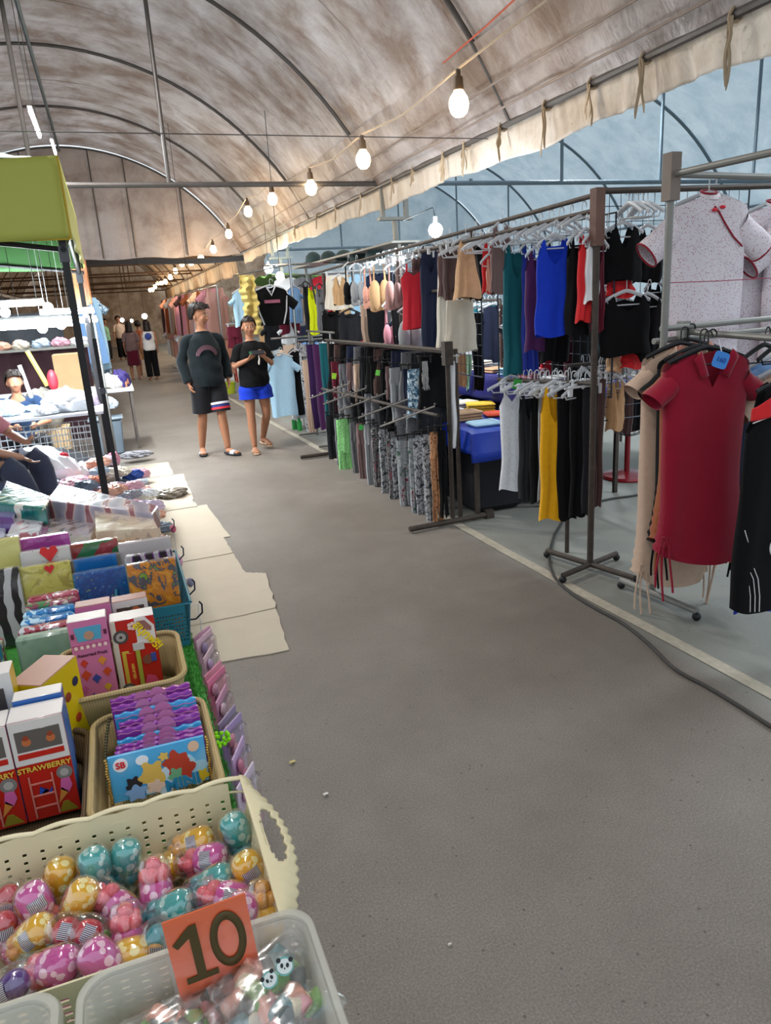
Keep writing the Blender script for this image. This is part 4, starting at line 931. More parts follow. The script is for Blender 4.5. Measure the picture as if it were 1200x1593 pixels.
g('skirt', 749, 566, 768, 592, 3.6, 25, 'white', 'white piece of clothing under the orange shorts', 'skirt', bk)
g('leggings', 733, 486, 752, 606, 2.9, 20, 'black', 'long black leggings left of the yellow-green shorts', 'leggings', bk)
g('leggings', 694, 562, 708, 694, 2.20, 20, 'white', 'long narrow white leggings hanging on the dark square post', 'leggings', bk)
g('shorts', 657, 556, 686, 602, 2.75, 20, 'sand', 'tan shorts left of the dark square post', 'shorts', bk)
g('shorts', 706, 552, 726, 600, 2.9, 20, 'tan', 'tan briefs right of the dark square post', 'shorts', bk)
g('leggings', 684, 556, 694, 606, 2.5, 20, 'black', 'short black leggings against the dark square post', 'leggings', bk)
g('leggings', 723, 552, 734, 606, 3.0, 20, 'mint', 'mint leggings left of the long black ones', 'leggings', bk)
# price flags
for (px, py, X, col, lab, w) in [(805, 598, 2.40, '#2f9a3c', 'green price flag above the white lace camisole', .05), (588, 580, 2.05, '#7fe05a', 'lime green tag on the charcoal skirt', .035), (562, 665, 1.98, '#46c85a', 'green tag on the light grey trousers', .035), (520, 585, 2.05, '#a6e03a', 'lime price tag on the dark red trousers', .045)]:
    P = on_x(px, py, X); o = MB().box((0, 0, 0), (w, .003, w * 1.3), rot=(0, .2, 0), bev=.001).build('price_tag', mat('tag' + col[1:], col, .5), loc=P, rotz=-.3); tag(o, lab, 'price tag')
# baseball caps on the far shelf
cap_m = cloth('dark_cap', '#2b3a38')
for i in range(5):
    P = on_x(488 + i * 24, 408 - i * 0.5, 2.9)
    t = thing('mesh_cap', 'dark green mesh cap on the far shelf, %s from the left' % ['first', 'second', 'third', 'fourth', 'fifth'][i], 'cap', P, 2.6, 'caps on the far shelf')
    MB().lathe([(.115, 0), (.115, .04), (.10, .09), (.06, .13), (.0001, .145)], n=18).build('crown', cap_m, t)
    MB().grid(lambda u, v: ((.11 + v * .07 * math.sin(u * PI)) * math.cos(lerp(-.9, .9, u)) * (1 + .25 * v), .12 * math.sin(lerp(-.9, .9, u)), .01 - .02 * v), 12, 4).build('brim', cap_m, t, solid=.003)
P = on_x(488, 411, 2.9)
sh = thing('shelf', 'narrow grey shelf board carrying the dark caps', 'shelf', (2.9, 8.0, 0)); MB().box((2.9, 9.2, P.z - .012), (.3, 4.2, .02)).build('board', metal_pale, sh, world=True, smooth=False)
for y in (7.3, 11.1): MB().box((2.9, y, (P.z - .02) / 2), (.03, .03, P.z - .02)).build('leg', metal_pale, sh, world=True, smooth=False)
# LED lamps in the right stalls
def ledbulb(px, py, X, e, lab, r=.045, st=60):
    P = on_x(px, py, X); t = thing('led_bulb', lab, 'light bulb', P)
    MB().ball((0, 0, 0), r, 14).build('globe', glow('led_glow', '#f2fbff', 60), t); MB().tube((0, 0, r * .8), (0, 0, r + .05), .018, 8).build('socket', white_pl, t)
    MB().path([(0, 0, r + .05), (-.02, 0, r + .12), (2.45 - P.x, 0, max(r + .02, 2.02 - P.z))] if X == 2.75 else [(0, 0, r), (0, 0, r + .2), (0, 0, roofz(P.x) - P.z)], .004, 6).build('cord', black_pl, t)
    light('led_light', 'POINT', P - Vector((0, 0, r + .03)), e, COOL, .05)
    return t
ledbulb(678, 358, 2.75, 55, 'blinding white bulb above the red camisole', .06)
ledbulb(418, 418, 3.0, 45, 'blinding white bulb above the black V-neck shirt', .085)
ledbulb(348, 478, 3.2, 30, 'white bulb right of the walking man\'s head', .10)

# added dark blocks standing in for the deep shade under the covered tables
for i, (x, y, w, d, h) in enumerate([(2.62, 4.95, .44, .42, .50), (2.64, 5.45, .46, .44, .56), (2.62, 5.98, .44, .46, .52), (3.30, 4.98, .50, .44, .70), (3.32, 5.55, .50, .50, .74), (3.32, 6.15, .50, .50, .70), ]):
    tag(MB().box((0, 0, h / 2), (w, d, h), bev=.05).build('shade_block', mat('painted_shade', '#14151b', .7, var=.3), loc=(x, y, 0)), 'added dark shade block %s' % ['under the front of the blue table', 'under the middle of the blue table', 'under the back of the blue table', 'under the front of the indigo table', 'under the middle of the indigo table', 'under the back of the indigo table', 'on the floor in front of the indigo table', 'tall, on the floor behind the wire grid'][i], 'bag', 'added dark shade blocks')
# --- red pedestal fan
P = on_z(975, 742, 0)
ft = thing('pedestal_fan', 'red pedestal fan standing behind the black skirts', 'fan', (P.x, P.y, 0), -.5)
redp = mat('fan_red', '#8f1520', .3, coat=.4)
MB().lathe([(.0001, .055), (.05, .06), (.10, .045), (.20, .03), (.215, .012), (.21, 0)], n=28).build('base', redp, ft)
MB().tube((0, 0, .05), (0, 0, .42), .024, 12).build('stem', redp, ft)
MB().box((0, .02, .56), (.13, .16, .14), bev=.03).build('motor', redp, ft)
mb = MB()
for k in range(28): a = k * 2 * PI / 28; mb.path([(.03 * math.cos(a), -.115, .58 + .03 * math.sin(a)), (.12 * math.cos(a), -.125, .58 + .12 * math.sin(a)), (.20 * math.cos(a), -.08, .58 + .2 * math.sin(a)), (.20 * math.cos(a), -.03, .58 + .2 * math.sin(a)), (.1 * math.cos(a), .0, .58 + .1 * math.sin(a))], .002, 4)
for r_, y_ in ((.20, -.08), (.20, -.03), (.12, -.125)): mb.path([(r_ * math.cos(a), y_, .58 + r_ * math.sin(a)) for a in [i * PI / 20 for i in range(40)]], .004, 6, closed=True)
mb.build('guard', black_pl, ft)
for k in range(3):
    a0 = k * 2 * PI / 3
    MB().grid(lambda u, v: ((.03 + .14 * u) * math.cos(a0 + v * .9 + u * .3), -.06 - .03 * v, .58 + (.03 + .14 * u) * math.sin(a0 + v * .9 + u * .3)), 8, 6).build('blade', mat('blade_smoke', '#3a2428', .3), ft, solid=.003)
MB().box((0, 0, .45), (.06, .05, .08), bev=.01).build('neck', redp, ft)

# --- black power cable across the floor
cb = [(1230, 1148), (1200, 1130), (1150, 1098), (1100, 1068), (1050, 1040), (1010, 1002), (970, 970), (930, 948), (900, 930), (872, 908), (860, 892), (855, 870), (860, 840), (872, 818), (885, 800), (915, 785), (950, 776), (1000, 768), (1040, 750)]
pts = [on_z(a, b, .010) for a, b in cb]; sm = []
for i in range(len(pts) - 1):
    p0, p1, p2, p3 = pts[max(0, i - 1)], pts[i], pts[i + 1], pts[min(len(pts) - 1, i + 2)]
    for k in range(6):
        t_ = k / 6; sm.append(0.5 * ((2 * p1) + (p2 - p0) * t_ + (2 * p0 - 5 * p1 + 4 * p2 - p3) * t_ ** 2 + (-p0 + 3 * p1 - 3 * p2 + p3) * t_ ** 3))
tag(MB().path(sm, .0085, 8).build('power_cable', mat('cable_rubber', '#3b3936', .6)), 'black power cable snaking over the floor past the rack feet', 'cable')
# ================================================================ LEFT STALL
TZ = 0.75
wood = mat('ply_table', '#8b7a64', .7, var=.2)
st = thing('market_table', 'long plywood stall table carrying toys, baskets and gift packs', 'table', (-0.75, 1.75, 0))
MB().box((0, 0, TZ - .015), (1.66, 2.75, .03), bev=.004).build('table_top', wood, st)
for sx in (-1, 1):
    for sy in (-1, 0, 1): MB().box((sx * .78, sy * 1.30, (TZ - .03) / 2), (.035, .035, TZ - .03)).build('leg', metal_dark, st, smooth=False)
# skirt board at the aisle side
MB().box((.80, 0, .55), (.012, 2.7, .30)).build('side_board', mat('white_side_board', '#a9a49c', .7, var=.15), st, smooth=False)
# artificial turf: base mat + countless blades (one object)
rr = random.Random(5)
mb = MB(); mb.box((-.745, 1.60, TZ + .004), (1.66, 2.35, .006))
for k in range(15000):
    x = rr.uniform(-.10, .090) if k % 5 else rr.uniform(-.6, .085); y = rr.uniform(.5, 2.1); hh = rr.uniform(.008, .017); a = rr.uniform(0, PI); w = .0013
    lx, ly = rr.uniform(-.006, .006), rr.uniform(-.006, .006)
    p0 = Vector((x - w * math.cos(a), y - w * math.sin(a), TZ + .006)); p1 = Vector((x + w * math.cos(a), y + w * math.sin(a), TZ + .006)); p2 = Vector((x + lx, y + ly, TZ + .006 + hh))
    mb.add([p0, p1, p2], [(0, 1, 2)])
o = mb.build('artificial_turf', mat('turf_green', '#3f8a35', .6, var=.45, scale=60), loc=(-.745, 1.6, TZ), world=True, smooth=False); tag(o, 'bright green artificial turf covering the stall table', 'turf', kind='stuff')

def rrect(w, d, r, n=6):
    pts = []
    for cx, cy, a0 in ((w / 2 - r, d / 2 - r, 0), (-w / 2 + r, d / 2 - r, PI / 2), (-w / 2 + r, -d / 2 + r, PI), (w / 2 - r, -d / 2 + r, 1.5 * PI)):
        for i in range(n + 1): a = a0 + i * PI / 2 / n; pts.append((cx + r * math.cos(a), cy + r * math.sin(a)))
    return pts
def ring_sheet(mb, outline_fn, zs, mi=None):
    vs = []; fs = []
    for z in zs: vs += [(p[0], p[1], z if not callable(z) else z(p)) for p in outline_fn(z)]
    n = len(vs) // len(zs)
    for j in range(len(zs) - 1):
        for i in range(n): a = j * n + i; b = j * n + (i + 1) % n; fs.append((a, b, b + n, a + n))
    return mb.add(vs, fs, mi), n
def basket(name, label, x0, x1, y0, y1, z0, h, m, taper=.86, r=.04, rim=.006, cat='basket', th=.003, floor_=True):
    w, d = x1 - x0, y1 - y0; t = thing(name, label, cat, ((x0 + x1) / 2, (y0 + y1) / 2, z0))
    mb = MB(); zs = [0, h * .33, h * .66, h]
    ring_sheet(mb, lambda z: rrect(w * lerp(taper, 1, z / h), d * lerp(taper, 1, z / h), r), zs)
    if floor_:
        pts = rrect(w * taper, d * taper, r); mb.add([(p[0], p[1], .002) for p in pts], [tuple(range(len(pts)))])
    mb.build('basket_wall', m, t, solid=th)
    pts = rrect(w, d, r, 8); MB().path([(p[0], p[1], h) for p in pts], rim, 8, closed=True).build('rim', m, t)
    return t
# perforation by alpha-free geometry: rows of small dark slots are real gaps in a lattice wall
def lattice_wall(mb, A, B, z0, z1, tilt, ncol, nrow, hole=(.42, .45), dotrows=True, top=None, thick=.0022):
    """wall from A to B (xy), from z0 to z1, leaning outwards by tilt; every second column carries a line of square holes"""
    A = Vector(A); B = Vector(B); D = B - A; L = D.length; nrm = Vector((D.y, -D.x)).normalized()
    def P(s, t): q = A + D * s + nrm * tilt * t; return Vector((q.x, q.y, lerp(z0, z1 if top is None else top(s), t)))
    us = []; hw = .5 * hole[0]
    for i in range(ncol): c = (i + .5) / ncol; us += [(i / ncol, 0), (c - hw / ncol, 1), (c + hw / ncol, 0)]
    us.append((1, 0)); ts = [(0, 0), (.08, 0)]; 
    for j in range(nrow): a = .14 + j * (.70 / nrow); ts += [(a, 1), (a + .70 / nrow * hole[1], 0)]
    ts += [(.87, 0), (1, 0)]
    vs = [P(u[0], t[0]) for t in ts for u in us]; nu = len(us); fs = []
    for j in range(len(ts) - 1):
        for i in range(nu - 1):
            if us[i][1] and ts[j][1]: continue
            a = j * nu + i; fs.append((a, a + 1, a + 1 + nu, a + nu))
    mb.add(vs, fs)
    return P
cream = mat('cream_plastic', '#cfc4a0', .42, var=.05, scale=5, spec=.45)
creamg = cream
# --- the scalloped cream basket full of capsule toys
BX0, BX1, BY0, BY1, BZ0, BH = -.60, .085, .765, 1.03, TZ + .01, .12
bk1 = thing('toy_basket', 'cream perforated plastic basket with scalloped rim, full of capsule toys', 'basket', ((BX0 + BX1) / 2, (BY0 + BY1) / 2, BZ0))
zt = BZ0 + BH
scal = lambda n: (lambda s: zt + .004 * abs(math.sin(s * n * PI)))
mb = MB()
lattice_wall(mb, (BX1 - .015, BY1 - .02), (BX0, BY1 - .02), BZ0, zt, .018, 28, 7, hole=(.24, .42), top=scal(8))
lattice_wall(mb, (BX1 - .012, BY0 + .01), (BX1 - .012, BY1 - .02), BZ0, zt, .028, 12, 7, hole=(.24, .42), top=scal(4))
lattice_wall(mb, (BX0, BY0 + .01), (BX1 - .015, BY0 + .01), BZ0, zt - .012, .02, 30, 6, top=None)
lattice_wall(mb, (BX0, BY1 - .02), (BX0, BY0 + .01), BZ0, zt, .02, 12, 6, top=scal(4))
mb.add([(BX0, BY0, BZ0 + .002), (BX1 - .012, BY0, BZ0 + .002), (BX1 - .012, BY1 - .02, BZ0 + .002), (BX0, BY1 - .02, BZ0 + .002)], [(0, 1, 2, 3)])
mb.build('basket_wall', cream, bk1, world=True, solid=.0025, smooth=False)
# scalloped band and flat rim along the back and the side
def scallop(A, B, n, nm, w=.009):
    A = Vector(A); B = Vector(B); D = B - A; nrm = Vector((D.y, -D.x, 0)).normalized()
    mb = MB(); N = n * 10
    def fn(u, v):
        q = A + D * v; s = .004 * abs(math.sin(v * n * PI)); o_ = (u - .5) * w
        return q + nrm * (o_ + .002 * abs(math.sin(v * n * PI))) + Vector((0, 0, s + .003 - .004 * abs(u - .5)))
    mb.grid(fn, 4, N + 1); mb.build(nm, cream, bk1, world=True, solid=.0035)
    mb = MB(); mb.path([A + D * (i / N) + nrm * (-.004) + Vector((0, 0, -.022 + .008 * abs(math.sin(i / N * n * PI)))) for i in range(N + 1)], .0018, 6); mb.build('scallop_line', cream, bk1, world=True)
scallop((BX1 + .010, BY1, zt), (BX0, BY1, zt), 9, 'rim')
# side flap: broad flared rim with an oval hand opening and a frilled outer edge
def flap():
    nu, nv = 15, 60; vs = []; fs = []; y0, y1 = BY0 - .035, BY1 + .004
    for j in range(nv):
        v = j / (nv - 1); y = lerp(y0, y1, v); wd = .016 + .030 * math.sin(PI * min(1, max(0, (v - .02) / .9))) ** .8 + .0022 * math.sin(v * 95)
        for i in range(nu): u = i / (nu - 1); vs.append((BX1 + .004 + wd * u, y, zt + .004 - .018 * u * u + .004 * math.sin(PI * v)))
    for j in range(nv - 1):
        for i in range(nu - 1):
            v = (j + .5) / (nv - 1); u = (i + .5) / (nu - 1)
            if ((v - .50) / .20) ** 2 + ((u - .52) / .30) ** 2 < 1: continue
            a = j * nu + i; fs.append((a, a + 1, a + 1 + nu, a + nu))
    mb = MB(); mb.add(vs, fs); return mb
flap().build('handle_flap', cream, bk1, world=True, solid=.004)
# --- capsule toys
shell = film('clear_shell', rough=.08, fac=.80)
def spotted(name, a, b): return pattern(name, 'voronoi', [(0, b), (.36, b), (.42, a)], 62, rough=.3, coat=.4)
TOYC = {
 'Y': (spotted('toy_yellow', '#d9a514', '#eddf9c'), mat('lump_yellow', '#cf9440', .3, coat=.6, bump=.4, scale=60)),
 'T': (spotted('toy_teal', '#3f9c98', '#a9cbc2'), mat('lump_teal', '#1d7f88', .3, coat=.6, bump=.4, scale=60)),
 'P': (spotted('toy_pink', '#c04a93', '#ebc3d4'), mat('lump_coral', '#d8616b', .3, coat=.6, bump=.4, scale=60)),
 'R': (mat('toy_red', '#a83a45', .3, coat=.6), mat('lump_red', '#b52a35', .3, coat=.6, bump=.4, scale=60)),
 'V': (mat('toy_violet', '#5b3a8c', .3, coat=.5), mat('lump_violet', '#4c2a78', .3, coat=.6, bump=.3, scale=60)),
}
bar_m = pattern('barcode_sticker', 'wave', [(0, '#3b3b44'), (.5, '#c8c4cc')], 130, rough=.5)
orange_dot = mat('orange_face_print', '#d98a3a', .4)
def toy(kind, shape=0, code=True):
    bm, lm = TOYC[kind]; t = thing('capsule_toy', '', 'capsule toy')
    if shape == 0:      # rounded cup body (towards +z) and a lumpy star foot (-z)
        MB().lathe([(.0001, .040), (.012, .039), (.020, .034), (.0235, .026), (.0245, .012), (.0240, -.002), (.020, -.010), (.012, -.012)], n=22).build('cup', bm, t)
        mb = MB()
        for k in range(5): a = k * 2 * PI / 5; mb.ball((.0125 * math.cos(a), .0125 * math.sin(a), -.020 + .003 * (k % 2)), .012, 10)
        mb.ball((0, 0, -.034), .012, 10); mb.build('lumpy_foot', lm, t)
        MB().lathe([(.0001, .043), (.014, .0425), (.0225, .037), (.0265, .028), (.0275, .010), (.0255, -.008), (.0245, -.022), (.0245, -.034), (.018, -.045), (.0001, -.048)], n=24).build('clear_shell', shell, t)
        if code: MB().grid(lambda u, v: (.0252 * math.sin((u - .5) * 1.1), -.0252 * math.cos((u - .5) * 1.1), .004 + .018 * v), 8, 3).build('barcode', bar_m, t)
        MB().grid(lambda u, v: (-.0250 * math.sin((u - .5) * .9 + 1.7), -.0250 * math.cos((u - .5) * .9 + 1.7), .004 + .018 * v), 8, 3).build('face_print', orange_dot, t)
    else:               # round dome with a fruit inside
        MB().ball((0, 0, .0), .020, 16, sc=(1, 1, 1.1)).build('fruit', lm, t)
        MB().ball((.002, .002, -.022), .011, 12).build('stem_lump', mat('toy_green', '#3c7d33', .35, coat=.4), t)
        MB().lathe([(.0001, .030), (.014, .029), (.024, .020), (.028, .006), (.028, -.006), (.026, -.02), (.018, -.030), (.0001, -.033)], n=24).build('clear_shell', shell, t)
        MB().grid(lambda u, v: (.0284 * math.sin((u - .5) * .8), -.0284 * math.cos((u - .5) * .8), -.006 + .016 * v), 8, 3).build('barcode', bar_m, t)
    return t
CN = {'Y': 'yellow spotted', 'T': 'teal spotted', 'P': 'pink spotted', 'R': 'round red', 'V': 'small violet'}
PT = {}
TOYS = [('Y', 93, 1366, 95, 0), ('T', 150, 1356, 75, 0), ('T', 197, 1342, 88, 0), ('P', 60, 1412, 60, 0), ('R', 14, 1398, 90, 1), ('Y', 122, 1408, 115, 0), ('P', 180, 1408, 222, 0), ('P', 243, 1380, 262, 0), ('Y', 297, 1308, 160, 0),
        ('T', 370, 1300, 70, 0), ('P', 317, 1338, 170, 0), ('Y', 393, 1362, 60, 0), ('T', 328, 1376, 155, 0), ('P', 350, 1396, 190, 0), ('T', 262, 1416, 160, 0), ('Y', 414, 1420, 262, 0), ('Y', 47, 1460, 140, 0), ('R', 138, 1453, 20, 1),
        ('P', 200, 1455, 262, 0), ('P', 78, 1505, 165, 0), ('R', 143, 1492, 100, 1), ('P', 165, 1518, 40, 0), ('Y', 222, 1484, -10, 0), ('V', 22, 1533, 150, 1), ('R', 6, 1440, 80, 1), ('T', 246, 1462, 90, 1), ('R', -30, 1480, 90, 1), ('V', -10, 1462, 60, 1), ('Y', -40, 1420, 70, 0), ('P', 385, 1480, 100, 0), ('T', 300, 1470, 30, 0), ('R', 105, 1450, 10, 1)]
# a buried lower layer keeps the basket full
lay = [(-.55 + .062 * i + .01 * (j % 2), .80 + .062 * j) for i in range(10) for j in range(4)]
used = {}
spot = ['beside the back wall at left', 'near the back wall', 'against the perforated back wall', 'at the left, tilted right', 'at the left picture edge', 'in the middle left', 'lying aslant in the middle', 'standing upside down right of the middle', 'lying by the back wall', 'in the far right corner', 'lying next to the far right corner', 'by the right wall', 'lying above the orange card', 'peeking over the orange card', 'lying at the left of the card', 'right of the orange card', 'lying low at the left', 'between two pink ones', 'left of the orange card, upside down', 'low at the left with an orange face print', 'with a green foot, near the clear bin', 'half hidden by the clear bin', 'lying by the rim of the clear bin', 'in the lower left corner', 'under the left edge, lower', 'hidden beside the orange card', 'beyond the left edge', 'at the far left, lower', 'beyond the left edge, upper', 'behind the orange card', 'under the orange card', 'wedged in the middle left, lower']
def put_toy(kind, shape, loc, M, label, code=False):
    ky = (kind, shape, code)
    if ky not in PT: PT[ky] = toy(kind, shape, code); t = PT[ky]
    else: t = dup(PT[ky])
    t.location = loc; t.rotation_euler = M.to_euler(); t['label'] = label; t['group'] = 'capsule toys in the cream basket'; t.scale = (.90,) * 3
for i, (k, px, py, ang, shp) in enumerate(TOYS):
    if px < -5: continue
    P = on_z(px, py, .822 + .010 * (i % 2)); vd = (Vector((0, 0, CAM_H)) - P).normalized()
    a = math.radians(ang)            # image direction of the foot: 90 = down
    imx = M3 @ Vector((1, 0, 0)); imy = M3 @ Vector((0, -1, 0))
    foot = (imx * math.cos(a) + imy * math.sin(a)); foot = (foot - vd * .18).normalized()
    if not (BX0 + .03 < P.x < BX1 + .01): P.x = min(max(P.x, BX0 + .03), BX1 - .02)
    P.y = min(max(P.y, BY0 + .035), BY1 - .045)
    z_ = -foot; y_ = -(vd - z_ * vd.dot(z_)).normalized(); x_ = y_.cross(z_)
    M = Matrix((x_, y_, z_)).transposed()
    put_toy(k, shp, P, M, '%s capsule toy %s' % (CN[k], spot[i]), i in (4, 3, 8, 10, 12, 16, 17, 18, 13, 11))
for i, (x, y) in enumerate(lay):
    k = 'YTPRP'[i % 5]; shp = 1 if k == 'R' else 0
    put_toy(k, shp, (x, y, .785 + .004 * (i % 3)), Euler((PI / 2 + .4 * math.sin(i * 3), .5 * math.cos(i * 1.7), i * 1.3)).to_matrix(), '%s capsule toy buried in the lower layer of the cream basket' % CN[k])

# --- translucent bins in front
bin_m = newmat('frosted_plastic')[0]; MATS['frosted_plastic'] = bin_m
_b = bin_m.node_tree.nodes['Principled BSDF']; _b.inputs['Base Color'].default_value = srgb('#cfcdc2'); _b.inputs['Roughness'].default_value = .3
_t = bin_m.node_tree.nodes.new('ShaderNodeBsdfTransparent'); _x = bin_m.node_tree.nodes.new('ShaderNodeMixShader'); _x.inputs[0].default_value = .60
bin_m.node_tree.links.new(_b.outputs[0], _x.inputs[1]); bin_m.node_tree.links.new(_t.outputs[0], _x.inputs[2]); bin_m.node_tree.links.new(_x.outputs[0], bin_m.node_tree.nodes['Material Output'].inputs['Surface'])
def cbin(label, x0, x1, y0, y1, z0, h):
    w, d = x1 - x0, y1 - y0; t = thing('storage_bin', label, 'bin', ((x0 + x1) / 2, (y0 + y1) / 2, z0))
    mb = MB(); ring_sheet(mb, lambda z: rrect(w * lerp(.88, .97, z / h), d * lerp(.88, .97, z / h), .03, 8), [0, h * .3, h * .6, h]); pts = rrect(w * .88, d * .88, .03, 8); mb.add([(p[0], p[1], .002) for p in pts], [tuple(range(len(pts)))])
    mb.build('bin_wall', bin_m, t, solid=.0025)
    mb = MB(); vs = []; fs = []
    rings = [(.97, h - .002), (.985, h + .004), (1.03, h + .004), (1.045, h - .002), (1.045, h - .012)]
    for s, z in rings: vs += [(p[0], p[1], z) for p in rrect(w * s, d * s, .032 * s, 8)]
    n = len(vs) // len(rings)
    for j in range(len(rings) - 1):
        for i in range(n): a = j * n + i; b = j * n + (i + 1) % n; fs.append((a, b, b + n, a + n))
    mb.add(vs, fs); mb.build('bin_rim', bin_m, t, solid=.002)
    return t
cbin('clear frosted plastic bin holding bags of pastel sweets, at the bottom centre', -.138, .120, .455, .733, TZ + .01, .122)
cbin('clear frosted plastic bin at the bottom left corner', -.47, -.165, .455, .733, TZ + .01, .122)
# bags of pastel sweets
bagf = film('clear_bag', rough=.22, fac=.80)
SW = [mat('sweet_' + n, c, .4, coat=.2) for n, c in (('green', '#7ba35f'), ('salmon', '#d99a86'), ('grey', '#5f6663'), ('cream', '#d8c9a6'), ('pink', '#cf8f92'), ('slate', '#6f8a8c'))]
def sweet_bag(label, c, w, d, seed, rotz=0.0, tilt=(0, 0)):
    rr = random.Random(seed); t = thing('sweet_bag', label, 'bag of sweets', c, rotz, 'clear bags of sweets in the bin')
    t.rotation_euler = (tilt[0], tilt[1], rotz)
    def fn(u, v):
        a = u * 2 * PI; s = math.sin(PI * min(1, max(0, v))) ** .45
        x = (v - .5) * d; hh = .022 * s + .0015
        yw = w / 2 * (1 + .03 * math.sin(v * 17))
        return (yw * math.copysign(abs(math.cos(a)) ** .8, math.cos(a)), x, hh * math.sin(a) + .0015 * math.sin(a * 5 + v * 22) + .022)
    MB().grid(fn, 40, 26, closed_u=True).build('film', bagf, t)
    for k in range(15):
        x = rr.uniform(-w * .34, w * .34); y = rr.uniform(-d * .32, d * .32); z = .020 + rr.uniform(-.006, .008)
        M = Euler((rr.uniform(.8, 2.2), rr.uniform(-.3, .3), rr.uniform(0, 3))).to_matrix()
        MB().lathe([(.0001, -.014), (.009, -.014), (.0105, -.012), (.0105, .012), (.009, .014), (.0001, .014)], (x, y, z), 14, M).build('sweet', SW[k % 6], t)
    return t
for i, (px, py, z, w_, d_, rz, tl, lab) in enumerate([(260, 1556, .815, .12, .09, .15, (.1, 0), 'clear bag of green and salmon sweets below the orange card'), (395, 1530, .828, .11, .10, -.3, (.25, -.1), 'clear bag of pastel sweets touching the orange card'), (440, 1560, .830, .12, .11, .3, (.3, -.1), 'clear bag of pastel sweets with a panda print'), (350, 1585, .815, .13, .10, .1, (.1, .1), 'clear bag of pastel sweets at the bottom centre of the bin'),
    (470, 1600, .81, .10, .10, -.5, (.1, 0), 'clear bag of sweets by the right wall of the bin'), (210, 1590, .80, .11, .10, .7, (0, .1), 'clear bag of grey and green sweets at the left of the bin')]):
    P = on_z(px, py, z); P.x = min(max(P.x, -.085), .065); P.y = min(max(P.y, .53), .665); sweet_bag(lab, tuple(P), w_, d_, i + 1, rz, tl)
sweet_bag('clear bag of sweets in the bin at the left corner', (-.30, .62, .80), .16, .13, 9, .1, (.05, 0))
# panda print: black-and-white face on the bag
def panda(px, py, z, s, roll, label):
    P = on_z(px, py, z); t = thing('panda_sticker', label, 'sticker', P)
    vd = (Vector((0, 0, CAM_H)) - P).normalized(); up = Vector((0, 0, 1)); x_ = up.cross(vd).normalized(); y_ = vd.cross(x_)
    t.rotation_euler = (Matrix((x_, y_, vd)).transposed() @ Matrix.Rotation(roll, 3, 'Z')).to_euler()
    w_ = mat('panda_white', '#c2c9c6', .4); k_ = mat('panda_black', '#16181a', .4); tl = mat('panda_teal', '#5f9a95', .4)
    MB().lathe([(.0001, 0), (s * 1.15, 0), (s * 1.15, .0005), (.0001, .0005)], n=24, sy=.95).build('backing', tl, t)
    MB().lathe([(.0001, .0006), (s, .0006), (s, .0011), (.0001, .0011)], n=24, sy=.86).build('face', w_, t)
    for q in (-1, 1):
        MB().lathe([(.0001, .0004), (s * .3, .0004), (s * .3, .0013), (.0001, .0013)], (q * s * .78, s * .68, 0), 14).build('ear', k_, t)
        MB().lathe([(.0001, .0012), (s * .2, .0012), (s * .2, .0016), (.0001, .0016)], (q * s * .36, s * .08, 0), 14, sy=1.35).build('eye_patch', k_, t)
    MB().lathe([(.0001, .0012), (s * .1, .0012), (s * .1, .0016), (.0001, .0016)], (0, -s * .25, 0), 10).build('nose', k_, t)
    return t
panda(443, 1503, .888, .0088, -.1, 'small panda face printed on the clear bag right of the orange card')
panda(420, 1524, .884, .0080, .5, 'second small panda face print, lower on the clear bag')

# --- orange price card 10
q = [on_y(*p, .700) for p in ((245, 1440), (380, 1387), (405, 1503), (286, 1547))]
c_ = sum(q, Vector()) / 4; ux = ((q[1] - q[0]) + (q[2] - q[3])).normalized(); uz = ((q[0] - q[3]) + (q[1] - q[2])).normalized(); uy = uz.cross(ux).normalized(); uz = ux.cross(uy)
wC = ((q[1] - q[0]).length + (q[2] - q[3]).length) / 2; hC = ((q[0] - q[3]).length + (q[1] - q[2]).length) / 2
pc = thing('price_card', 'orange price card with a large dark 10, standing at the front of the toys', 'price card', c_)
pc.rotation_euler = (Matrix((ux, uy, uz)).transposed()).to_euler()
MB().box((0, 0, 0), (wC, .0018, hC), bev=.0006).build('card', mat('orange_card', '#e85a0e', .7, var=.04), pc)
MB().box((0, -.0016, 0), (wC + .008, .0008, hC + .008), bev=.0003).build('sleeve', film('card_sleeve', rough=.3, fac=.97), pc)
def digit_one(x, s):
    pts = [(-.16, -.5), (.30, -.5), (.30, -.40), (.13, -.40), (.13, .5), (.02, .5), (-.24, .26), (-.18, .17), (0.0, .30), (0.0, -.40), (-.16, -.40)]
    return [(x + p[0] * s, p[1] * s) for p in pts]
ink = mat('dark_olive_ink', '#4a3c1e', .6)
MB().poly(digit_one(-wC * .24, hC * .72), .0010, Matrix.Translation((0, -.0032, 0))).build('numeral', ink, pc, smooth=False)
def oval(u, v):
    a = u * 2 * PI; o_ = (hC * .36, wC * .215); i_ = (hC * .255, wC * .125)
    return (wC * .20 + math.cos(a) * lerp(o_[1], i_[1], v), -.0030, math.sin(a) * lerp(o_[0], i_[0], v) + .003)
MB().grid(oval, 48, 2, closed_u=True).build('numeral', ink, pc, solid=.001)

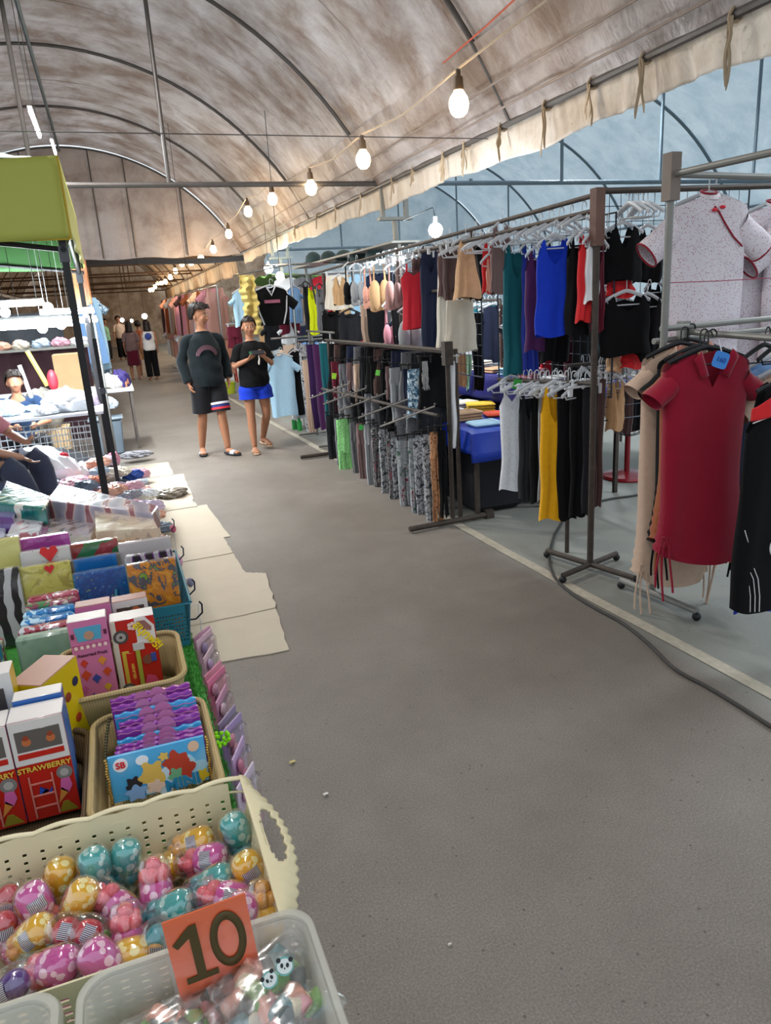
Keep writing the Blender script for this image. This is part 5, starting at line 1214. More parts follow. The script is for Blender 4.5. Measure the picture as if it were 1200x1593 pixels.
# --- wooden-look baskets behind
tanb = pattern('tan_woven_plastic', 'wave', [(0, '#a08a5c'), (1, '#b6a071')], 60, rough=.5, interp='LINEAR', distort=1.0)
basket('tan_basket', 'tan plastic basket holding the purple and blue activity packs', -.145, .068, 1.085, 1.42, TZ + .008, .072, tanb, .84)
basket('tan_basket', 'tan plastic basket holding the pink box and the fire engine box', -.215, .045, 1.45, 1.71, TZ + .008, .105, tanb, .84)
basket('brown_basket', 'brown woven basket under the red snack boxes', -.52, -.155, 1.10, 1.42, TZ + .008, .06, pattern('brown_woven', 'wave', [(0, '#3e3022'), (1, '#6b553a')], 70, rough=.7, interp='LINEAR', distort=1), .9)
# packs in the first basket
def plate(label, name, cat, A, Bp, Ct, Y, th, m, group=None, lean=0.12, wavy=False):
    """upright thin pack: A bottom-left, Bp bottom-right, Ct top-left pixels, on plane Y"""
    a = on_y(*A, Y); b = on_y(*Bp, Y); c = on_y(*Ct, Y); w = (b - a).length; h = (c - a).length
    t = thing(name, label, cat, a, math.atan2(b.y - a.y, b.x - a.x), group)
    ru = (b - a).normalized(); t.rotation_euler = (0, -math.asin(max(-1, min(1, ru.z))), 0)
    if wavy:
        pts = [(0, 0), (w, 0)] + [(w - i * w / 24, h - .003 + .0035 * math.sin(i * 2.1)) for i in range(25)]
    else: pts = [(0, 0), (w, 0), (w, h), (0, h)]
    M = Matrix.Rotation(-lean, 4, 'X')
    MB().poly(pts, th, M).build('cover', m, t, smooth=False)
    return t, w, h, M
pur = pattern('purple_pack', 'noise', [(0, '#7a2f8f'), (.6, '#8f3ba0'), (.75, '#b06bb8')], 25, rough=.25, coat=.6, interp='LINEAR')
blu = pattern('blue_pack', 'noise', [(0, '#2d8dc8'), (.6, '#3fa3d8'), (.75, '#8fd0ea')], 25, rough=.25, coat=.6, interp='LINEAR')
pinko = mat('cameo_pink', '#b9719f', .35, coat=.5)
seq = [('p', 171, 1092, 296, 1070), ('p', 173, 1104, 300, 1084), ('b', 178, 1116, 306, 1096), ('p', 185, 1128, 314, 1106), ('p', 182, 1140, 318, 1120), ('b', 182, 1156, 318, 1132), ('p', 180, 1166, 322, 1146), ('p', 178, 1174, 322, 1160)]
for i, (cc, xa, ya, xb, yb) in enumerate(seq):
    Y = 1.40 - i * .021; zt_ = on_y(xa, ya, Y); zb_ = TZ + .02
    a = Vector((max(zt_.x, -.13), Y, zb_)); b = on_y(xb, yb, Y); w = min(b.x, .055) - a.x; h = zt_.z - zb_
    t = thing('activity_pack', ['rearmost', 'second rearmost', 'third rearmost', 'fourth rearmost', 'middle', 'sixth from the back', 'seventh from the back', 'front'][i] + (' purple' if cc == 'p' else ' blue') + ' activity pack with wavy edge in the tan basket', 'activity pack', a, 0, 'activity packs in the tan basket')
    M = Matrix.Rotation(-.10, 4, 'X')
    pts = [(0, 0), (w, 0)] + [(w - k * w / 36, h - .003 + .0016 * math.sin(k * 1.05)) for k in range(37)]
    MB().poly(pts, .010, M).build('cover', pur if cc == 'p' else blu, t, smooth=False)
    for q_, s in ((.38, 1), (.58, 1.15)): MB().lathe([(.0001, 0), (.016 * s, 0), (.016 * s, .0008), (.0001, .0008)], n=20, sy=1.2, M=(M @ Matrix.Translation((w * q_, -.0009, h - .018)) @ Matrix.Rotation(PI / 2, 4, 'X')).to_3x3(), c=(M @ Vector((w * q_, -.0009, h - .016)))).build('oval_print', pinko, t)
    MB().path([M @ Vector((w * k / 30, -.0015, h - .009 + .0014 * math.sin(k * 1.3))) for k in range(31)], .0009, 5).build('braid_print', pinko, t)
fa, fb, fc_ = (178, 1250), (326, 1212), (165, 1186)
t, w, h, M = plate('sky blue activity book lettered SB and MINI, facing the camera', 'activity_book', 'book', fa, fb, fc_, 1.205, .008, pattern('sky_cover', 'noise', [(0, '#2f8fd0'), (.5, '#4ea9dd'), (.75, '#9ad2ee')], 9, rough=.25, coat=.5, interp='LINEAR'), lean=.12)
def on_cover(fn_build, name, m, x, z, lift=-.0012):
    mb = MB(); fn_build(mb); mb.xf(M @ Matrix.Translation((x, lift, z))); return mb.build(name, m, t)
disc = lambda r, sy=1.0: (lambda mb: mb.poly([(r * math.cos(a), r * sy * math.sin(a)) for a in [i * PI / 12 for i in range(24)]], .001))
on_cover(disc(.0125), 'badge', mat('badge_white', '#e6e9ee', .4), w * .12, h * .80)
on_cover(disc(.011, .8), 'badge', mat('badge_white', '#e6e9ee', .4), w * .34, h * .80)
on_cover(disc(.010, 1), 'badge', mat('badge_peach', '#dcb89c', .4), w * .88, h * .84)
# plain painted patches stand where the cover art was
blobp = lambda r, sy, sd: (lambda mb: mb.poly([((r * (1 + .22 * math.sin(i * .9 + sd) + .10 * math.sin(i * 2.3 + sd))) * math.cos(i * PI / 18), r * sy * (1 + .22 * math.sin(i * .9 + sd)) * math.sin(i * PI / 18)) for i in range(36)], .0008))
for k, (x, z, r, sy, c) in enumerate([(.80, .30, .030, .9, '#a8d4ea'), (.52, .22, .030, .8, '#c9e0f0'), (.42, .42, .021, 1.2, '#dfb95c'), (.68, .56, .020, 1.1, '#b8402f'), (.78, .40, .014, 1.3, '#b8402f'), (.22, .32, .012, 1.1, '#2c2a34'), (.66, .28, .012, 1.2, '#6fae86'), (.24, .12, .017, .8, '#86aee0'), (.44, .16, .014, .8, '#e6c9b8'), (.94, .16, .010, 1, '#d9bc2c'), (.56, .78, .008, .9, '#dfb95c')]):
    on_cover(blobp(r, sy, k * 1.7), 'colour_patch', mat('patch' + c[1:], c, .35, coat=.4), w * x, h * z, lift=-.0010 - .0002 * k)
def on_text(s, size, m, x, z, lift=-.0030, bold=.0004, tilt=0):
    o = text(s, size, m, t, (0, 0, 0), (0, 0, 0), ext=.0005, bold=bold); o.matrix_local = M @ Matrix.Translation((x, lift, z)) @ Matrix.Rotation(PI / 2, 4, 'X') @ Matrix.Rotation(tilt, 4, 'Z'); return o
on_text('SB', .016, mat('badge_red', '#cf2430', .4), w * .12, h * .80)
on_text('MINI', .030, mat('mini_blue', '#2a86b8', .4), w * .72, h * .10, tilt=.05, bold=.0012)
# gold bead chains at the book edges
for (x, lab) in ((-.003, 'gold bead chain at the left edge of the sky blue book'), (w + .004, 'gold bead chain at the right edge of the sky blue book')):
    mb = MB()
    for k in range(17): mb.ball(t.matrix_basis @ (M @ Vector((x + .001 * math.sin(k), -.004, .004 + k * h / 17))), .0030, 8)
    tag(mb.build('bead_chain', mat('gold_bead', '#c8a45c', .25, .8), loc=t.location, world=True), lab, 'bead chain')
mb = MB()
for k in range(26): P = on_z(170 - 6 * math.sin(k / 26 * PI) , 1118 + k * 4.6, .84 - .002 * k); mb.ball(P, .0035, 8)
tag(mb.build('bead_chain', mat('dark_bead', '#6d6a50', .3, .6)), 'olive bead string between the red boxes and the tan basket', 'bead chain')
# lime hair tie
P = on_x(342, 1150, .085); mb = MB()
for k in range(26):
    a = k * .52; mb.ball((.030 * (k / 25 - .5) * 1.4, .012 * math.cos(a * 2), .008 * math.sin(a * 2.3)), .0042, 8)
tag(mb.build('hair_tie', mat('lime_plastic', '#86d414', .35), loc=(P.x, P.y, P.z), rotz=.3), 'lime green beaded hair tie hooked on the tan basket rim', 'hair tie')

# --- boxes
def pbox(label, name, A, Bp, Ct, Y, depth_, m_front, m_side=None, m_top=None, cat='box', group=None, rotz=0.0, zb=None):
    """carton whose front face has its bottom-left, bottom-right and top-left corners at these pixels on plane Y"""
    a = on_y(*A, Y); b = on_y(*Bp, Y); c = on_y(*Ct, Y)
    w = abs(b.x - a.x); z0 = (a.z + b.z) / 2 if zb is None else zb; h = c.z - z0
    t = thing(name, label, cat, (a.x + w / 2, Y, z0), rotz, group)
    mb = MB(); mb.box((0, depth_ / 2, h / 2), (w, depth_, h), bev=.0015, mi=0)
    o = mb.build('carton', [m_front, m_side or m_front, m_top or m_front], t)
    for p in o.data.polygons:
        n = p.normal
        p.material_index = 2 if n.z > .7 else (0 if n.y < -.7 else 1)
    return t, w, h
def bp(t, name, x, z, w_, h_, col, y=-.0012, **k):
    m = col if not isinstance(col, str) else mat('print' + col[1:], col, .35, coat=.4, var=.06)
    return MB().box((x, y, z), (w_, .0016, h_), bev=.0005, **k).build(name, m, t)
def bd(t, name, x, z, r, col, y=-.0014, sy=1.0, n=20):
    return MB().poly([(x + r * math.cos(i * 2 * PI / n), z + r * sy * math.sin(i * 2 * PI / n)) for i in range(n)], .0014, Matrix.Translation((0, y, 0))).build(name, mat('print' + col[1:], col, .35, coat=.4), t)
def bpoly(t, name, pts, col, y=-.0018): return MB().poly(pts, .0014, Matrix.Translation((0, y, 0))).build(name, mat('print' + col[1:], col, .35, coat=.4), t, smooth=False)
def btext(t, s, size, x, z, col, y=-.0026, tilt=0, bold=.0003, sx=1.0):
    o = text(s, size, mat('print' + col[1:], col, .4), t, (x, y, z), (PI / 2, 0, 0), ext=.0004, bold=bold, sx=sx)
    o.rotation_euler = (Matrix.Rotation(tilt, 3, 'Y') @ Euler((PI / 2, 0, 0)).to_matrix()).to_euler(); return o
redc = mat('red_card', '#b52318', .35, coat=.5, var=.06); whitec = mat('white_card', '#cfc9c4', .35, coat=.4, var=.05); bluec = mat('blue_card2', '#2f6fb4', .35, coat=.4)
def snack_box(label, A, Bp, Ct, Y, full=True):
    t, w, h = pbox(label, 'snack_box', A, Bp, Ct, Y, .055, redc, bluec, whitec, group='red strawberry snack boxes')
    bp(t, 'upper_panel', 0, h * .78, w * .99, h * .42, whitec)
    bp(t, 'window', 0, h * .80, w * .82, h * .20, '#5b5450', y=-.002)
    for s in (-1, 1):
        bd(t, 'doll', s * w * .22, h * .79, w * .085, '#b4653c', y=-.003); bd(t, 'doll', s * w * .22, h * .83, w * .055, '#8f3d26', y=-.0034)
    bp(t, 'red_strip', 0, h * .655, w * .84, h * .055, redc, y=-.002)
    btext(t, 'STRAWBERRY', .0135, 0, h * .52, '#d9b548')
    for s, c in ((-.32, '#c9766a'), (.10, '#c9766a')): bp(t, 'ladder_rail', w * s, h * .24, w * .035, h * .42, c, y=-.002)
    for k in range(3): bp(t, 'ladder_rung', -w * .11, h * (.13 + .12 * k), w * .4, h * .018, '#c9766a', y=-.002)
    bpoly(t, 'butterfly_print', [(-w * .20, h * .24), (-w * .06, h * .30), (w * .04, h * .235), (w * .06, h * .31), (-w * .0, h * .27), (-w * .16, h * .33)], '#2a4aa8')
    bd(t, 'wheel_print', w * .33, h * .42, w * .15, '#7b7672'); bd(t, 'wheel_print', w * .33, h * .42, w * .085, '#a9a49e', y=-.0018)
    bpoly(t, 'cone_print', [(w * .12, h * .12), (w * .22, h * .28), (w * .34, h * .22)], '#c9813c'); bpoly(t, 'scoop_print', [(w * .20, h * .26), (w * .24, h * .36), (w * .40, h * .36), (w * .43, h * .28), (w * .34, h * .21)], '#c9609a')
    bpoly(t, 'bell_print', [(w * .10, h * .03), (w * .20, h * .13), (w * .30, h * .13), (w * .46, h * .03)], '#8a7a24')
    return t
snack_box('red and white strawberry snack box with ice-cream cone print, at the front', (45, 1281), (127, 1258), (28, 1122), 1.225)
snack_box('red and white strawberry snack box cut by the left edge', (-48, 1302), (44, 1284), (-58, 1142), 1.222)
t, w, h = pbox('blue snack box standing behind the front strawberry box', 'snack_box', (38, 1180), (112, 1160), (34, 1088), 1.285, .035, mat('blue_box', '#2c5fa6', .35, coat=.5), None, whitec, zb=TZ + .08)
bp(t, 'window', 0, h * .55, w * .7, h * .3, '#c9a25e'); 
for s in (-1, 1): bd(t, 'ear_print', s * w * .36, h * .72, .010, '#cf9a52')
t, w, h = pbox('yellow and white snack box at the left edge, behind the strawberry boxes', 'snack_box', (-60, 1150), (32, 1125), (-62, 1060), 1.33, .05, whitec, mat('yellow_card', '#d8b70c', .35, coat=.5), whitec, zb=TZ + .08)
bp(t, 'window', 0, h * .70, w * .7, h * .28, '#4c443f'); bd(t, 'doll', w * .15, h * .70, .010, '#b4653c', y=-.003); bp(t, 'yellow_band', 0, h * .22, w * .98, h * .24, '#d8b70c')
yb = mat('yellow_card', '#d8b70c', .35, coat=.5)
t, w, h = pbox('tall yellow snack box turned sideways, showing its dotted side', 'snack_box', (38, 1222), (98, 1200), (36, 1066), 1.375, .12, yb, yb, mat('top_brown', '#9b6d58', .4), rotz=-.5, zb=TZ + .02)
bp(t, 'window', 0, h * .72, w * .7, h * .16, '#3f474f'); bd(t, 'doll', w * .1, h * .72, .012, '#9fc0d4', y=-.003)
for k, (a, b) in enumerate([(.03, .8), (.07, .65), (.05, .48), (.09, .35), (.03, .25), (.10, .75)]):
    MB().ball((w / 2 + .001, a, h * b), .010, 10, sc=(.12, 1, 1)).build('fruit_print', mat('print_f%d' % (k % 3), ['#b2421f', '#8f3a20', '#2a2a4a'][k % 3], .4), t)
pinkc = mat('pink_card', '#c5709a', .35, coat=.4, var=.06)
t, w, h = pbox('pink toy box lettered Assorted Fruit with a scalloped awning print', 'toy_box', (128, 1096), (186, 1080), (110, 968), 1.60, .045, pinkc, mat('pink_side', '#8c4767', .4), whitec, zb=TZ + .02)
bpoly(t, 'window_print', [(-w * .36, h * .92), (w * .34, h * .92), (w * .30, h * .76), (-w * .30, h * .76)], '#4f9cbc'); bd(t, 'bun_print', 0, h * .82, w * .13, '#b58a74', y=-.003)
for s in (-1, 1): bp(t, 'lamp_print', s * w * .42, h * .83, w * .08, h * .06, '#5a2340')
for k in range(6): bp(t, 'awning_print', -w * .38 + k * w * .152, h * .69, w * .085, h * .04, '#ecc9c4')
bp(t, 'awning_line', 0, h * .715, w * .94, h * .012, '#a84a74')
btext(t, 'Assorted Fruit', .0105, 0, h * .60, '#4a2340', bold=.0002)
for (x, z, c, r) in [(-.25, .50, '#c2382f', .007), (.22, .50, '#d38a3a', .008), (-.25, .36, '#c4452c', .009), (.0, .30, '#3a4a96', .008), (.30, .36, '#c44a28', .008), (.25, .18, '#c9a02c', .007), (-.15, .08, '#2f4a86', .008), (.15, .05, '#7a2f52', .006), (-.35, .2, '#b5568c', .007)]:
    bpoly(t, 'fruit_print', [(w * x + r * (1.2 + .4 * math.sin(i * 2.4)) * math.cos(i * PI / 4), h * z + r * (1 + .5 * math.cos(i * 3.1)) * math.sin(i * PI / 4)) for i in range(8)], c)
# fire engine box with Thai lettering
t, w, h = pbox('red fire engine toy box with two wheels and yellow Thai lettering', 'toy_box', (190, 1082), (256, 1066), (170, 968), 1.615, .05, redc, mat('red_side', '#9c2417', .4, coat=.4), whitec, zb=TZ + .02)
bp(t, 'edge_panel', -w * .44, h * .5, w * .12, h * .98, '#cbbfae'); bp(t, 'lower_stripe', -w * .26, h * .30, w * .16, h * .56, '#c2a53a'); bp(t, 'red_plate', -w * .16, h * .30, w * .18, h * .5, redc, y=-.002)
btext(t, 'ASSORTED', .008, -w * .14, h * .30, '#d9b548', tilt=PI / 2)
for zz in (.78, .06): bd(t, 'wheel', -w * .30, h * zz, w * .17, '#4a4644', y=-.003); bd(t, 'wheel_hub', -w * .30, h * zz, w * .11, '#9c9690', y=-.0036); bd(t, 'wheel_nut', -w * .30, h * zz, w * .035, '#3a3634', y=-.0042)
bp(t, 'green_ladder', w * .02, h * .34, w * .10, h * .62, '#9fa03c', y=-.002)
bpoly(t, 'cab_print', [(w * .05, h * .99), (w * .30, h * .99), (w * .48, h * .86), (w * .48, h * .62), (w * .05, h * .66)], '#d5ccc6', y=-.0022)
bpoly(t, 'cab_window', [(w * .10, h * .95), (w * .28, h * .95), (w * .42, h * .85), (w * .40, h * .80), (w * .12, h * .84)], '#8f6058', y=-.0032)
bp(t, 'grille_print', w * .06, h * .62, w * .26, h * .10, '#b9b2ad', y=-.003)
btext(t, 'สนุกฟรี!', .026, w * .30, h * .74, '#e8c81e', y=-.0046, tilt=1.0, bold=.0008)
bd(t, 'doll', w * .22, h * .42, w * .12, '#7b4a3a', y=-.003); bp(t, 'window_print', w * .36, h * .44, w * .12, h * .12, '#3a4a8c', y=-.003)
bpoly(t, 'cone_print', [(w * .02, h * .02), (w * .16, h * .22), (w * .34, h * .18), (w * .44, h * .04)], '#c8446a', y=-.003)
for k in range(5): a = k * 2 * PI / 5; bd(t, 'flower_print', -w * .02 + .006 * math.cos(a), h * .90 + .006 * math.sin(a), .0042, '#e5c3b8', y=-.0034)
# toy boxes behind these two
t, w, h = pbox('pink box top with blue window print, behind the lettered pink box', 'toy_box', (128, 1010), (182, 1000), (126, 944), 1.72, .04, pinkc, None, mat('brown_top', '#8b5a4a', .4), zb=TZ + .06)
bpoly(t, 'window_print', [(-w * .36, h * .90), (w * .34, h * .90), (w * .30, h * .72), (-w * .30, h * .72)], '#4f9cbc'); bd(t, 'bun_print', 0, h * .80, w * .13, '#b58a74', y=-.003)
t, w, h = pbox('white box top with dark window, behind the fire engine box', 'toy_box', (184, 1000), (238, 990), (183, 936), 1.73, .04, whitec, None, mat('brown_top', '#8b5a4a', .4), zb=TZ + .06)
bp(t, 'window', 0, h * .78, w * .78, h * .20, '#4a423c'); bd(t, 'doll', w * .15, h * .80, .010, '#b4653c', y=-.003); bd(t, 'doll', -w * .2, h * .77, .008, '#c9a58c', y=-.003)

# --- gift wrap packs standing in tiers
teal_b = mat('teal_plastic', '#2c6f80', .4, var=.1)
tb = thing('teal_basket', 'teal perforated basket holding the orange rose gift wrap pack', 'basket', (-.01, 2.0, TZ + .008))
mb = MB()
for A, B in [((.078, 1.83), (.078, 2.25)), ((.078, 2.25), (-.07, 2.25)), ((-.07, 2.25), (-.07, 1.83)), ((-.07, 1.83), (.078, 1.83))]: lattice_wall(mb, A, B, TZ + .01, TZ + .135, .016, 20, 8, hole=(.5, .5))
mb.build('basket_wall', teal_b, tb, world=True, solid=.002, smooth=False)
MB().path([(.094, 1.814, TZ + .136), (.094, 2.266, TZ + .136), (-.086, 2.266, TZ + .136), (-.086, 1.814, TZ + .136)], .004, 6, closed=True).build('rim', teal_b, tb, world=True)
def foil(name, c1, c2, c3, sc=20, dist=1.5, kind='noise', **k): return pattern(name, kind, [(0, c1), (.42, c2), (.56, c3)], sc, rough=.18, coat=.7, distort=dist, spec=.6, bump=.25, **k)
hearts = foil('yellow_hearts', '#b8ad56', '#c2b860', '#a89c4c', 18)
GP = [ # label, box x0,y0(top-left) x1 (right), y bottom, Y plane, material
 ('yellow gift wrap pack with thin heart outlines and a red heart', 28, 886, 108, 960, 2.06, hearts), ('white gift wrap pack with a red heart and grey specks', 28, 862, 107, 920, 2.12, pattern('white_specks', 'voronoi', [(0, '#4b4f55'), (.10, '#c4bfbc')], 60, rough=.25, coat=.5)),
 ('magenta gift wrap pack with embossed pattern', 28, 842, 106, 900, 2.20, foil('magenta_foil', '#7a1470', '#8f1c80', '#a03a92', 12)),
 ('blue holographic gift wrap pack with glittering spots', 112, 895, 195, 985, 1.99, pattern('blue_holo', 'voronoi', [(0, '#a8d8c8'), (.10, '#1c5c9a'), (.5, '#1a4f8c'), (.9, '#7fb36a')], 90, rough=.12, coat=.9, bump=.5)),
 ('plain blue and brown gift wrap pack behind the holographic one', 108, 874, 185, 930, 2.08, pattern('blue_brown', 'wave', [(0, '#1a5fa0'), (.8, '#2068a8'), (.95, '#6b6258')], 2.4, rough=.2, coat=.6)),
 ('red and green rose gift wrap pack', 107, 850, 182, 905, 2.16, foil('red_green', '#2f6b3c', '#8f2f2c', '#a0403a', 7)),
 ('orange rose gift wrap pack with green leaves on slate, largest of the packs', 196, 882, 273, 1010, 1.86, pattern('orange_roses', 'noise', [(0, '#6b8f2a'), (.36, '#4c4a50'), (.47, '#b8701c'), (.58, '#c98a2c'), (.68, '#a04a1c')], 22, rough=.2, coat=.6, distort=1.8, detail=3)),
 ('zebra and violet gift wrap pack behind the orange roses', 194, 868, 268, 920, 2.00, pattern('zebra_violet', 'wave', [(0, '#2a2830'), (.45, '#5c1f74'), (.7, '#a6a2a6')], 9, rough=.2, coat=.5, distort=6)),
 ('pale grey gift wrap pack with tiny dots', 183, 848, 266, 905, 2.10, pattern('grey_dots', 'voronoi', [(0, '#8a7f7c'), (.06, '#b3aaa8')], 30, rough=.3, coat=.4)),
 ('zebra striped gift wrap pack at the left edge', -50, 896, 26, 985, 2.04, pattern('zebra_wrap', 'wave', [(0, '#26262a'), (.5, '#b9b6b6')], 7, rough=.2, coat=.6, distort=7)),
 ('yellow gift wrap pack with big red dots at the left edge', -50, 848, 26, 925, 2.16, pattern('red_dots', 'voronoi', [(0, '#c22a22'), (.26, '#c8bf74')], 9, rough=.25, coat=.5))]
for (lab, x0, y0, x1, y1, Y, m) in GP:
    sl = (x1 - x0) * -.11
    a = on_y(x0, y0, Y); b = on_y(x1, y0 + sl, Y); z0 = TZ + .015; w = b.x - a.x; h = (a.z + b.z) / 2 - z0
    t = thing('gift_wrap_pack', lab, 'gift wrap', (a.x + w / 2, Y, z0), 0, 'gift wrap packs')
    t.rotation_euler = (-.10, .0, 0)
    MB().box((0, .012, h / 2), (w, .022, h), bev=.003).build('wrap', m, t)
    MB().box((0, .012, h / 2), (w + .004, .026, h + .004), bev=.004).build('clear_sleeve', film('pack_sleeve', rough=.10, fac=.86), t)
    if 'heart' in lab:
        hp = [(0, -.016), (.016, .004), (.012, .014), (.005, .014), (0, .008), (-.005, .014), (-.012, .014), (-.016, .004)]
        MB().poly([(p[0] * (1.5 if 'white' in lab else .8), p[1] * (1.5 if 'white' in lab else .8) + h - .014) for p in hp], .001, Matrix.Translation((.01, -.003, 0))).build('heart_print', mat('heart_red', '#c2282c', .35), t, smooth=False)
        if 'yellow' in lab:
            for s in (-.28, .25): MB().path([(w * s + p[0] * .8, -.003, h * .55 + p[1] * .8) for p in hp], .0009, 5, closed=True).build('heart_outline', mat('heart_line', '#6e6a3a', .5), t)
# stack of upright foil-topped packs (sage green front)
sage = pattern('sage_speckle', 'noise', [(0, '#5f7566'), (.4, '#7f9684'), (.62, '#8fa592'), (.7, '#5d6f66')], 16, rough=.3, coat=.3, interp='LINEAR')
fo = [sage, foil('red_foil', '#8c2a38', '#a85060', '#c8c8cc', 30), foil('blue_foil', '#1c5c9a', '#2f7cb8', '#b8d8e8', 30), foil('blue_foil', '#1c5c9a', '#2f7cb8', '#b8d8e8', 30), foil('green_foil', '#3f7a4a', '#8a3f55', '#b9b4a0', 24), foil('red_foil', '#8c2a38', '#a85060', '#c8c8cc', 30)]
nm = ['sage green speckled gift pack at the front of the upright row', 'red foil gift pack behind the sage green one', 'blue foil gift pack, third in the upright row', 'second blue foil gift pack in the upright row', 'green and pink foil gift pack in the upright row', 'rearmost red foil gift pack in the upright row']
for i in range(6):
    Y = 1.745 + i * .036; a = on_y(22, 994, 1.745); b = on_y(110, 978, 1.745); w = b.x - a.x
    o = MB().box((0, .014, .072 + .003 * i), (w, .028, .140 + .006 * i), bev=.006).build('gift_pack', fo[i], loc=(a.x + w / 2 + .003 * i, Y, TZ + .008), rotz=.0); tag(o, nm[i], 'gift pack', 'upright gift packs')
for i in range(4):
    o = MB().box((0, .014, .070), (.12, .028, .140), bev=.006).build('gift_pack', [foil('violet_foil', '#3f3a7a', '#6a5a9c', '#8fb8c8', 20), fo[1], fo[2], fo[4]][i], loc=(-.40, 1.66 + i * .036, TZ + .008)); tag(o, ['violet foil gift pack at the left edge', 'red foil gift pack behind the violet one', 'blue foil gift pack at the left edge, third back', 'green and pink foil gift pack at the left edge'][i], 'gift pack', 'upright gift packs')
# --- flat packs and gift boxes piled behind (on cartons)
carton = mat('brown_carton', '#a58a66', .85, var=.1)
for (x, y, w, d, h, lab) in [(-.22, 2.66, .56, .50, .10, 'brown carton under the lilac gift box'), (-.82, 2.62, .60, .52, .11, 'brown carton at the left, under the flat packs')]:
    o = MB().box((0, 0, h / 2), (w, d, h), bev=.004).build('carton_box', carton, loc=(x, y, TZ)); tag(o, lab, 'carton')
def quadbox(label, name, corners, z, th, m, cat='gift box', rot=None, group='gift boxes piled behind'):
    """box with a top face whose four corners sit at these pixels at height z"""
    P = [on_z(a, b, z) for a, b in corners]; c = sum(P, Vector()) / 4; n = len(P)
    mb = MB(); vs = [p - c for p in P] + [p - c - Vector((0, 0, th)) for p in P]
    # orientation safe
    fs = [tuple(range(n)), tuple(range(2 * n - 1, n - 1, -1))] + [((i + 1) % n, i, i + n, (i + 1) % n + n) for i in range(n)]
    mb.add(vs, fs); o = mb.build(name, m, loc=c, smooth=False)
    bm = bmesh.new(); bm.from_mesh(o.data); bmesh.ops.recalc_face_normals(bm, faces=bm.faces); bmesh.ops.bevel(bm, geom=list(bm.edges), offset=.003, segments=1, affect='EDGES'); bm.to_mesh(o.data); bm.free()
    return tag(o, label, cat, group)
branch = pattern('lilac_branch', 'wave', [(0, '#8c8694'), (.62, '#a39aa6'), (.8, '#c5aca2'), (.9, '#8a5058')], 5, rough=.2, coat=.6, distort=5, interp='LINEAR', bump=.2)
quadbox('long lilac grey gift box with branch print, lying across the pile', 'gift_box', [(72, 778), (92, 752), (246, 786), (236, 800)], 1.0, .07, branch)
quadbox('dark teal gift box at the upper left of the pile', 'gift_box', [(-6, 782), (10, 747), (80, 772), (70, 790)], 1.0, .06, foil('teal_foil', '#0f5a58', '#156e68', '#d8d2c4', 7))
quadbox('purple gift box at the left edge', 'gift_box', [(-50, 800), (-40, 775), (27, 790), (20, 806)], .97, .06, foil('purple_foil', '#4a2f74', '#5c3a86', '#6f4a92', 9))
quadbox('pale pink and white flat pack with a silver label', 'gift_box', [(10, 832), (26, 796), (72, 800), (60, 828)], .95, .04, foil('pinkwhite', '#b06a78', '#cfc8cc', '#dcdce0', 9))
quadbox('clear wrapped grey flat pack with dark stripes in the middle', 'gift_box', [(66, 846), (80, 806), (150, 806), (140, 846)], .94, .03, foil('grey_stripes', '#6c6860', '#a39aa0', '#b8a89a', 9, 3))
quadbox('pink edged flat pack half under the clear wrapped one', 'gift_box', [(36, 850), (52, 818), (80, 812), (70, 846)], .93, .02, foil('pink_flat', '#b86a9c', '#c08ab0', '#a89aa8', 9))
quadbox('glossy gift box with warm reflections painted into its clear lid', 'gift_box', [(148, 826), (146, 794), (232, 792), (246, 820)], .985, .05, foil('painted_reflection', '#a8988c', '#c9b49c', '#d8c8b0', 8))  # warm reflections are put into the foil colours
quadbox('blue and orange rose gift pack under the glossy box', 'gift_box', [(146, 848), (148, 826), (246, 820), (250, 842)], .95, .04, pattern('orange_roses', 'noise', [(0, '#000000'), (1, '#ffffff')], 9))
quadbox('white wrapped pack to the left of the pink one', 'gift_box', [(-30, 850), (-20, 812), (12, 806), (6, 842)], .93, .03, foil('white_wrap', '#8f9aa4', '#b8bcc4', '#c8ccd0', 12))

# --- blister packs and hooks along the aisle edge of the table
hk = MB()
hooks = [2.05, 2.25, 2.62, 3.02]
for i, y in enumerate(hooks):
    o = MB().path([(.085, y, TZ - .01), (.115, y, TZ - .012), (.135, y, TZ + .004), (.137, y, TZ + .03), (.130, y, TZ + .04)], .0028, 6).build('wire_hook', grid_m, loc=(.09, y, TZ), world=True); tag(o, 'dark wire hook sticking out of the table edge, %s from the camera' % ['first', 'second', 'third', 'fourth'][i], 'hook', 'hooks on the table edge')
bl_cols = ['#c9b8c8', '#b79ac0', '#9c86b0', '#8f7f9c', '#c48aa8', '#d0708e', '#d9879c', '#d0b0b8', '#cfa9b4', '#c993a8']
for i in range(10):
    y = 1.235 + i * .078; z1 = TZ - .005 + .012 * (i % 3); t = thing('blister_pack', ['nearest', 'second nearest', 'third nearest', 'fourth nearest', 'fifth', 'sixth', 'seventh', 'eighth', 'ninth', 'farthest'][i] + ' pink and lilac blister pack hanging along the table edge', 'blister pack', (.118, y, z1), -.55 + .15 * math.sin(i * 2), 'blister packs hanging on the table edge')
    MB().box((0, 0, -.075), (.004, .085, .15), bev=.001).build('backing_card', mat('blister' + bl_cols[i][1:], bl_cols[i], .4, coat=.3), t)
    mb = MB()
    for j in range(4): mb.ball((.008, -.02 + .013 * j + .003 * math.sin(i + j), -.03 - .03 * j), .013, 10, sc=(.5, 1, 1.2))
    mb.build('beads', mat('blister' + bl_cols[(i + 4) % 10][1:], bl_cols[(i + 4) % 10], .2, coat=.8), t)
    MB().box((.012, 0, -.075), (.016, .066, .13), bev=.007).build('blister', film('blister_film', rough=.05, fac=.78), t)
